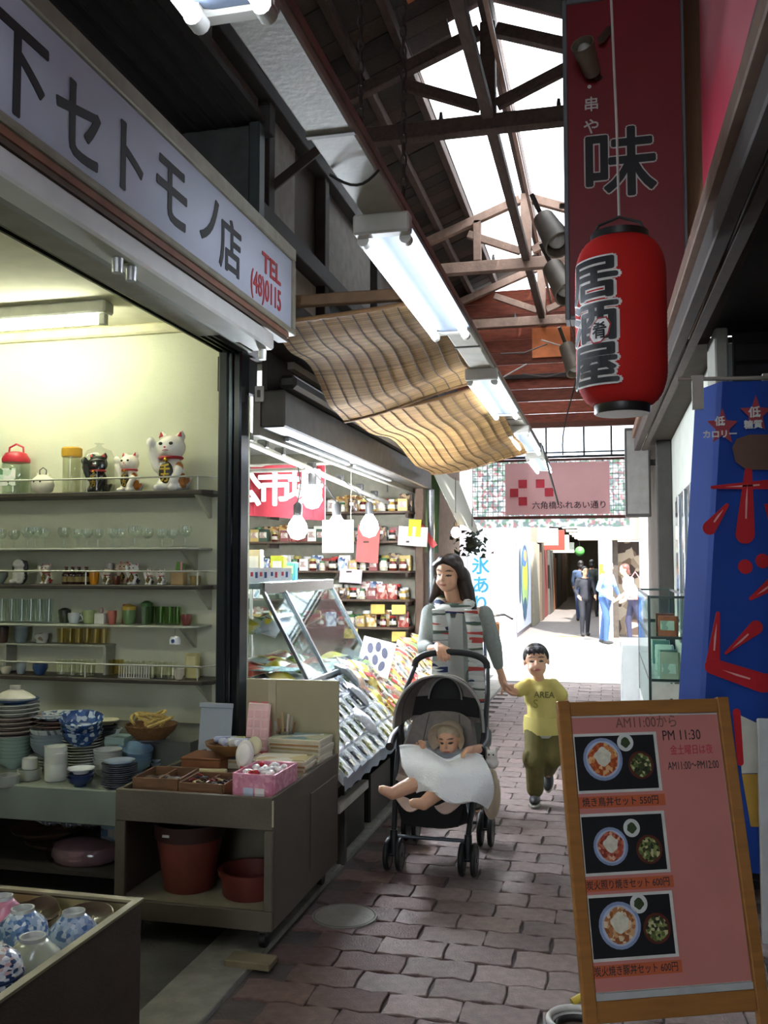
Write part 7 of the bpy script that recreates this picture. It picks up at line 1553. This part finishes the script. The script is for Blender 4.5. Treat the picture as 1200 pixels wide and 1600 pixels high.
ht = blob('sun_hat', [('ell', T3((0, .14, .22)), (.42*H3, .46*H3, .38*H3), hr3)], .006, hat_m, bb_, 3)
mb = MB()          # flared brim framing the face
for k in range(29):
    a = -.75+(PI+1.5)*k/28; c_, s_ = math.cos(a), math.sin(a)
    i0 = T3((.40*c_, -.12+.05*abs(c_), .12+.36*s_)); i1 = T3((.60*c_, -.40+.12*abs(c_), .12+.50*s_)); mb.v += [tuple(i0), tuple(i1), tuple(i1+V3((0, .008, .004))), tuple(i0+V3((0, .008, .004)))]
for k in range(28):
    q = 4*k
    for e in range(4): mb.f.append((q+e, q+(e+1) % 4, q+4+(e+1) % 4, q+4+e)); mb.mi.append(0)
mb.build('brim', hat_m, ht, smooth=True)
MB().sheet(lambda u, v: P(672, 1168, 4.82)+V3((.045*(u-.5), .0-.03*math.sin(PI*u), .07*(v-.5))), 6, 6, .02).build('head_cushion', M('#a8b0b4', .9), stv, smooth=True)
# blanket
ctrl = [[(626, 1168, 4.62), (662, 1172, 4.66), (698, 1186, 4.67), (728, 1181, 4.66), (754, 1182, 4.66)],
        [(630, 1192, 4.52), (664, 1200, 4.50), (700, 1204, 4.47), (735, 1206, 4.50), (768, 1214, 4.56)],
        [(640, 1216, 4.50), (668, 1222, 4.44), (700, 1228, 4.40), (738, 1232, 4.43), (770, 1236, 4.54)],
        [(652, 1236, 4.48), (682, 1240, 4.40), (708, 1252, 4.36), (738, 1252, 4.40), (760, 1264, 4.50)]]
CP = [[P(*c) for c in r_] for r_ in ctrl]
def cr1(a, b, c, d, t): return (b*2+(c-a)*t+(a*2-b*5+c*4-d)*t*t+(b*3-a-c*3+d)*t*t*t)*.5
def cub(row, t):
    n = len(row)-1; t = min(max(t*n, 0), n-1e-6); i = int(t); g = lambda k: row[min(max(k, 0), n)]; return cr1(g(i-1), g(i), g(i+1), g(i+2), t-i)
bl_ = thing('baby_blanket', 'white knitted blanket draped over the baby in stroller', 'blanket', O)
def blf(u, v):
    p = cub([cub(r_, u) for r_ in CP], v); return p+V3((0, -.016*math.sin(u*13+v*4)*(.3+.7*v)-.014, .010*math.sin(u*10-v*7)))
MB().sheet(blf, 44, 34, .016).build('cloth', M('#eceded', .95, var=.03, bump=.6, bscale=90), bl_, smooth=True)
MB().tube([blf(k/30, 0)+V3((0, -.006, .004)) for k in range(31)], .011, 8).build('folded_edge', M('#e6e7e8', .95, var=.03), bl_, smooth=True)
# ------------------------------------------------------------ people in the distance
def walker(x, y, h, top, bottom, hairc, rz, lab, lean=0, group=None, stride=.18):
    t = thing('person', lab, 'person', (x, y, 0), rz); k = h/1.65
    S = lambda a, b, c: V3((a*k, b*k, c*k))
    H = .22*k; hc_ = S(0, -.03-lean*1.5, 1.53); rt = rotm(0, R(8), 0)
    pr = head(hc_, H, rt)+[cap(S(0, -lean*1.2, 1.36), .05*k, hc_+V3((0, .02, -.06)), .05*k), ('ell', S(0, -lean, 1.22), (.16*k, .11*k, .17*k)), cap(S(0, -lean*.6, 1.15), .12*k, S(0, 0, .95), .13*k), cap(S(-.16, -lean, 1.33), .06*k, S(.16, -lean, 1.33), .06*k), ('ell', S(0, 0, .9), (.17*k, .13*k, .12*k))]
    for s, d in ((-1, stride), (1, -stride)):
        pr += [cap(S(s*.18, -lean, 1.32), .055*k, S(s*.22, d*.4-lean, 1.08), .045*k), cap(S(s*.22, d*.4-lean, 1.08), .045*k, S(s*.2, -.16-lean, .92), .035*k)]+hand(S(s*.2, -.2-lean, .90), (0, -1, -.5), (s, 0, .2), .9*k, .5, s)
        pr += [cap(S(s*.09, 0, .88), .09*k, S(s*.1, -d*.5, .48), .065*k), cap(S(s*.1, -d*.5, .48), .065*k, S(s*.1, -d*.6+.05, .08), .045*k), ('ell', S(s*.1, -d*.6, .04), (.045*k, .12*k, .04*k))]
    tc_, bc_ = np.array(srgb(top)), np.array(srgb(bottom))
    def colf(c):
        col = np.tile(tc_, (len(c), 1)); z = c[:, 2]/k
        col[z < .93] = bc_; col[z < .075] = (.03, .03, .03)
        hd = np.linalg.norm(c-np.array(hc_), axis=1) < .17*k; col[hd | (z > 1.40)] = SKIN
        for s in (-1, 1): col[np.linalg.norm(c-np.array(S(s*.2, -.2-lean, .90)), axis=1) < .09*k] = SKIN
        return face_col(col, c, hc_, H, rt)
    blob('body', pr, .014, m_vcol(.8), t, 3, colf)
    TT = lambda p: hc_+rt@(V3(p)*H)
    blob('hair', [('ell', TT((0, .14, .17)), (.39*H, .44*H, .39*H), rt), ('ell', TT((0, .3, -.2)), (.33*H, .25*H, .4*H), rt)], .014, M(hairc, .5), t, 2)
    return t
q = atZ(947, 1006, 0); walker(q.x, q.y, 1.62, '#6f8cb4', '#34507c', '#c99a94', R(60), 'person in blue denim jacket and jeans across the street', .04)
q = atZ(992, 1008, 0); w2 = walker(q.x, q.y, 1.55, '#e0b8b4', '#2c2c44', '#5a3228', R(-70), 'person in pale pink top and dark trousers across the street', .12)
hb = thing('handbag', 'pink shoulder bag carried by the person in pale top', 'bag', (q.x+.02, q.y-.22, .98)); MB().ell((0, 0, 0), (.17, .06, .10)).build('body', M('#d88a88', .6), hb, smooth=True); MB().tube([(-.12, 0, .06), (-.08, .02, .3), (.0, .05, .42), (.08, .02, .3), (.12, 0, .06)], .012, 6).build('strap', M('#c27a78', .6), hb, smooth=True)
walker(-.50, 20.6, 1.5, '#22242c', '#1e2028', '#1a1614', R(20), 'person in black clothes at mouth of the far alley')
walker(-.75, 26.5, 1.66, '#3c4c68', '#2c3c5c', '#1c1a1a', R(185), 'person in navy clothes walking away in far alley')
walker(-.48, 28.5, 1.7, '#2c3430', '#26282c', '#191717', R(170), 'person in dark green jacket further inside far alley')
walker(-.95, 33, 1.65, '#4a4642', '#2e2c2c', '#191717', R(190), 'person in brown coat deepest inside far alley')
q = atY(356, 900, 6.6); walker(q.x, 6.6, 1.6, '#d6d2e2', '#5a5a66', '#221c1a', R(-30), 'stall keeper in white smock behind the glass case')
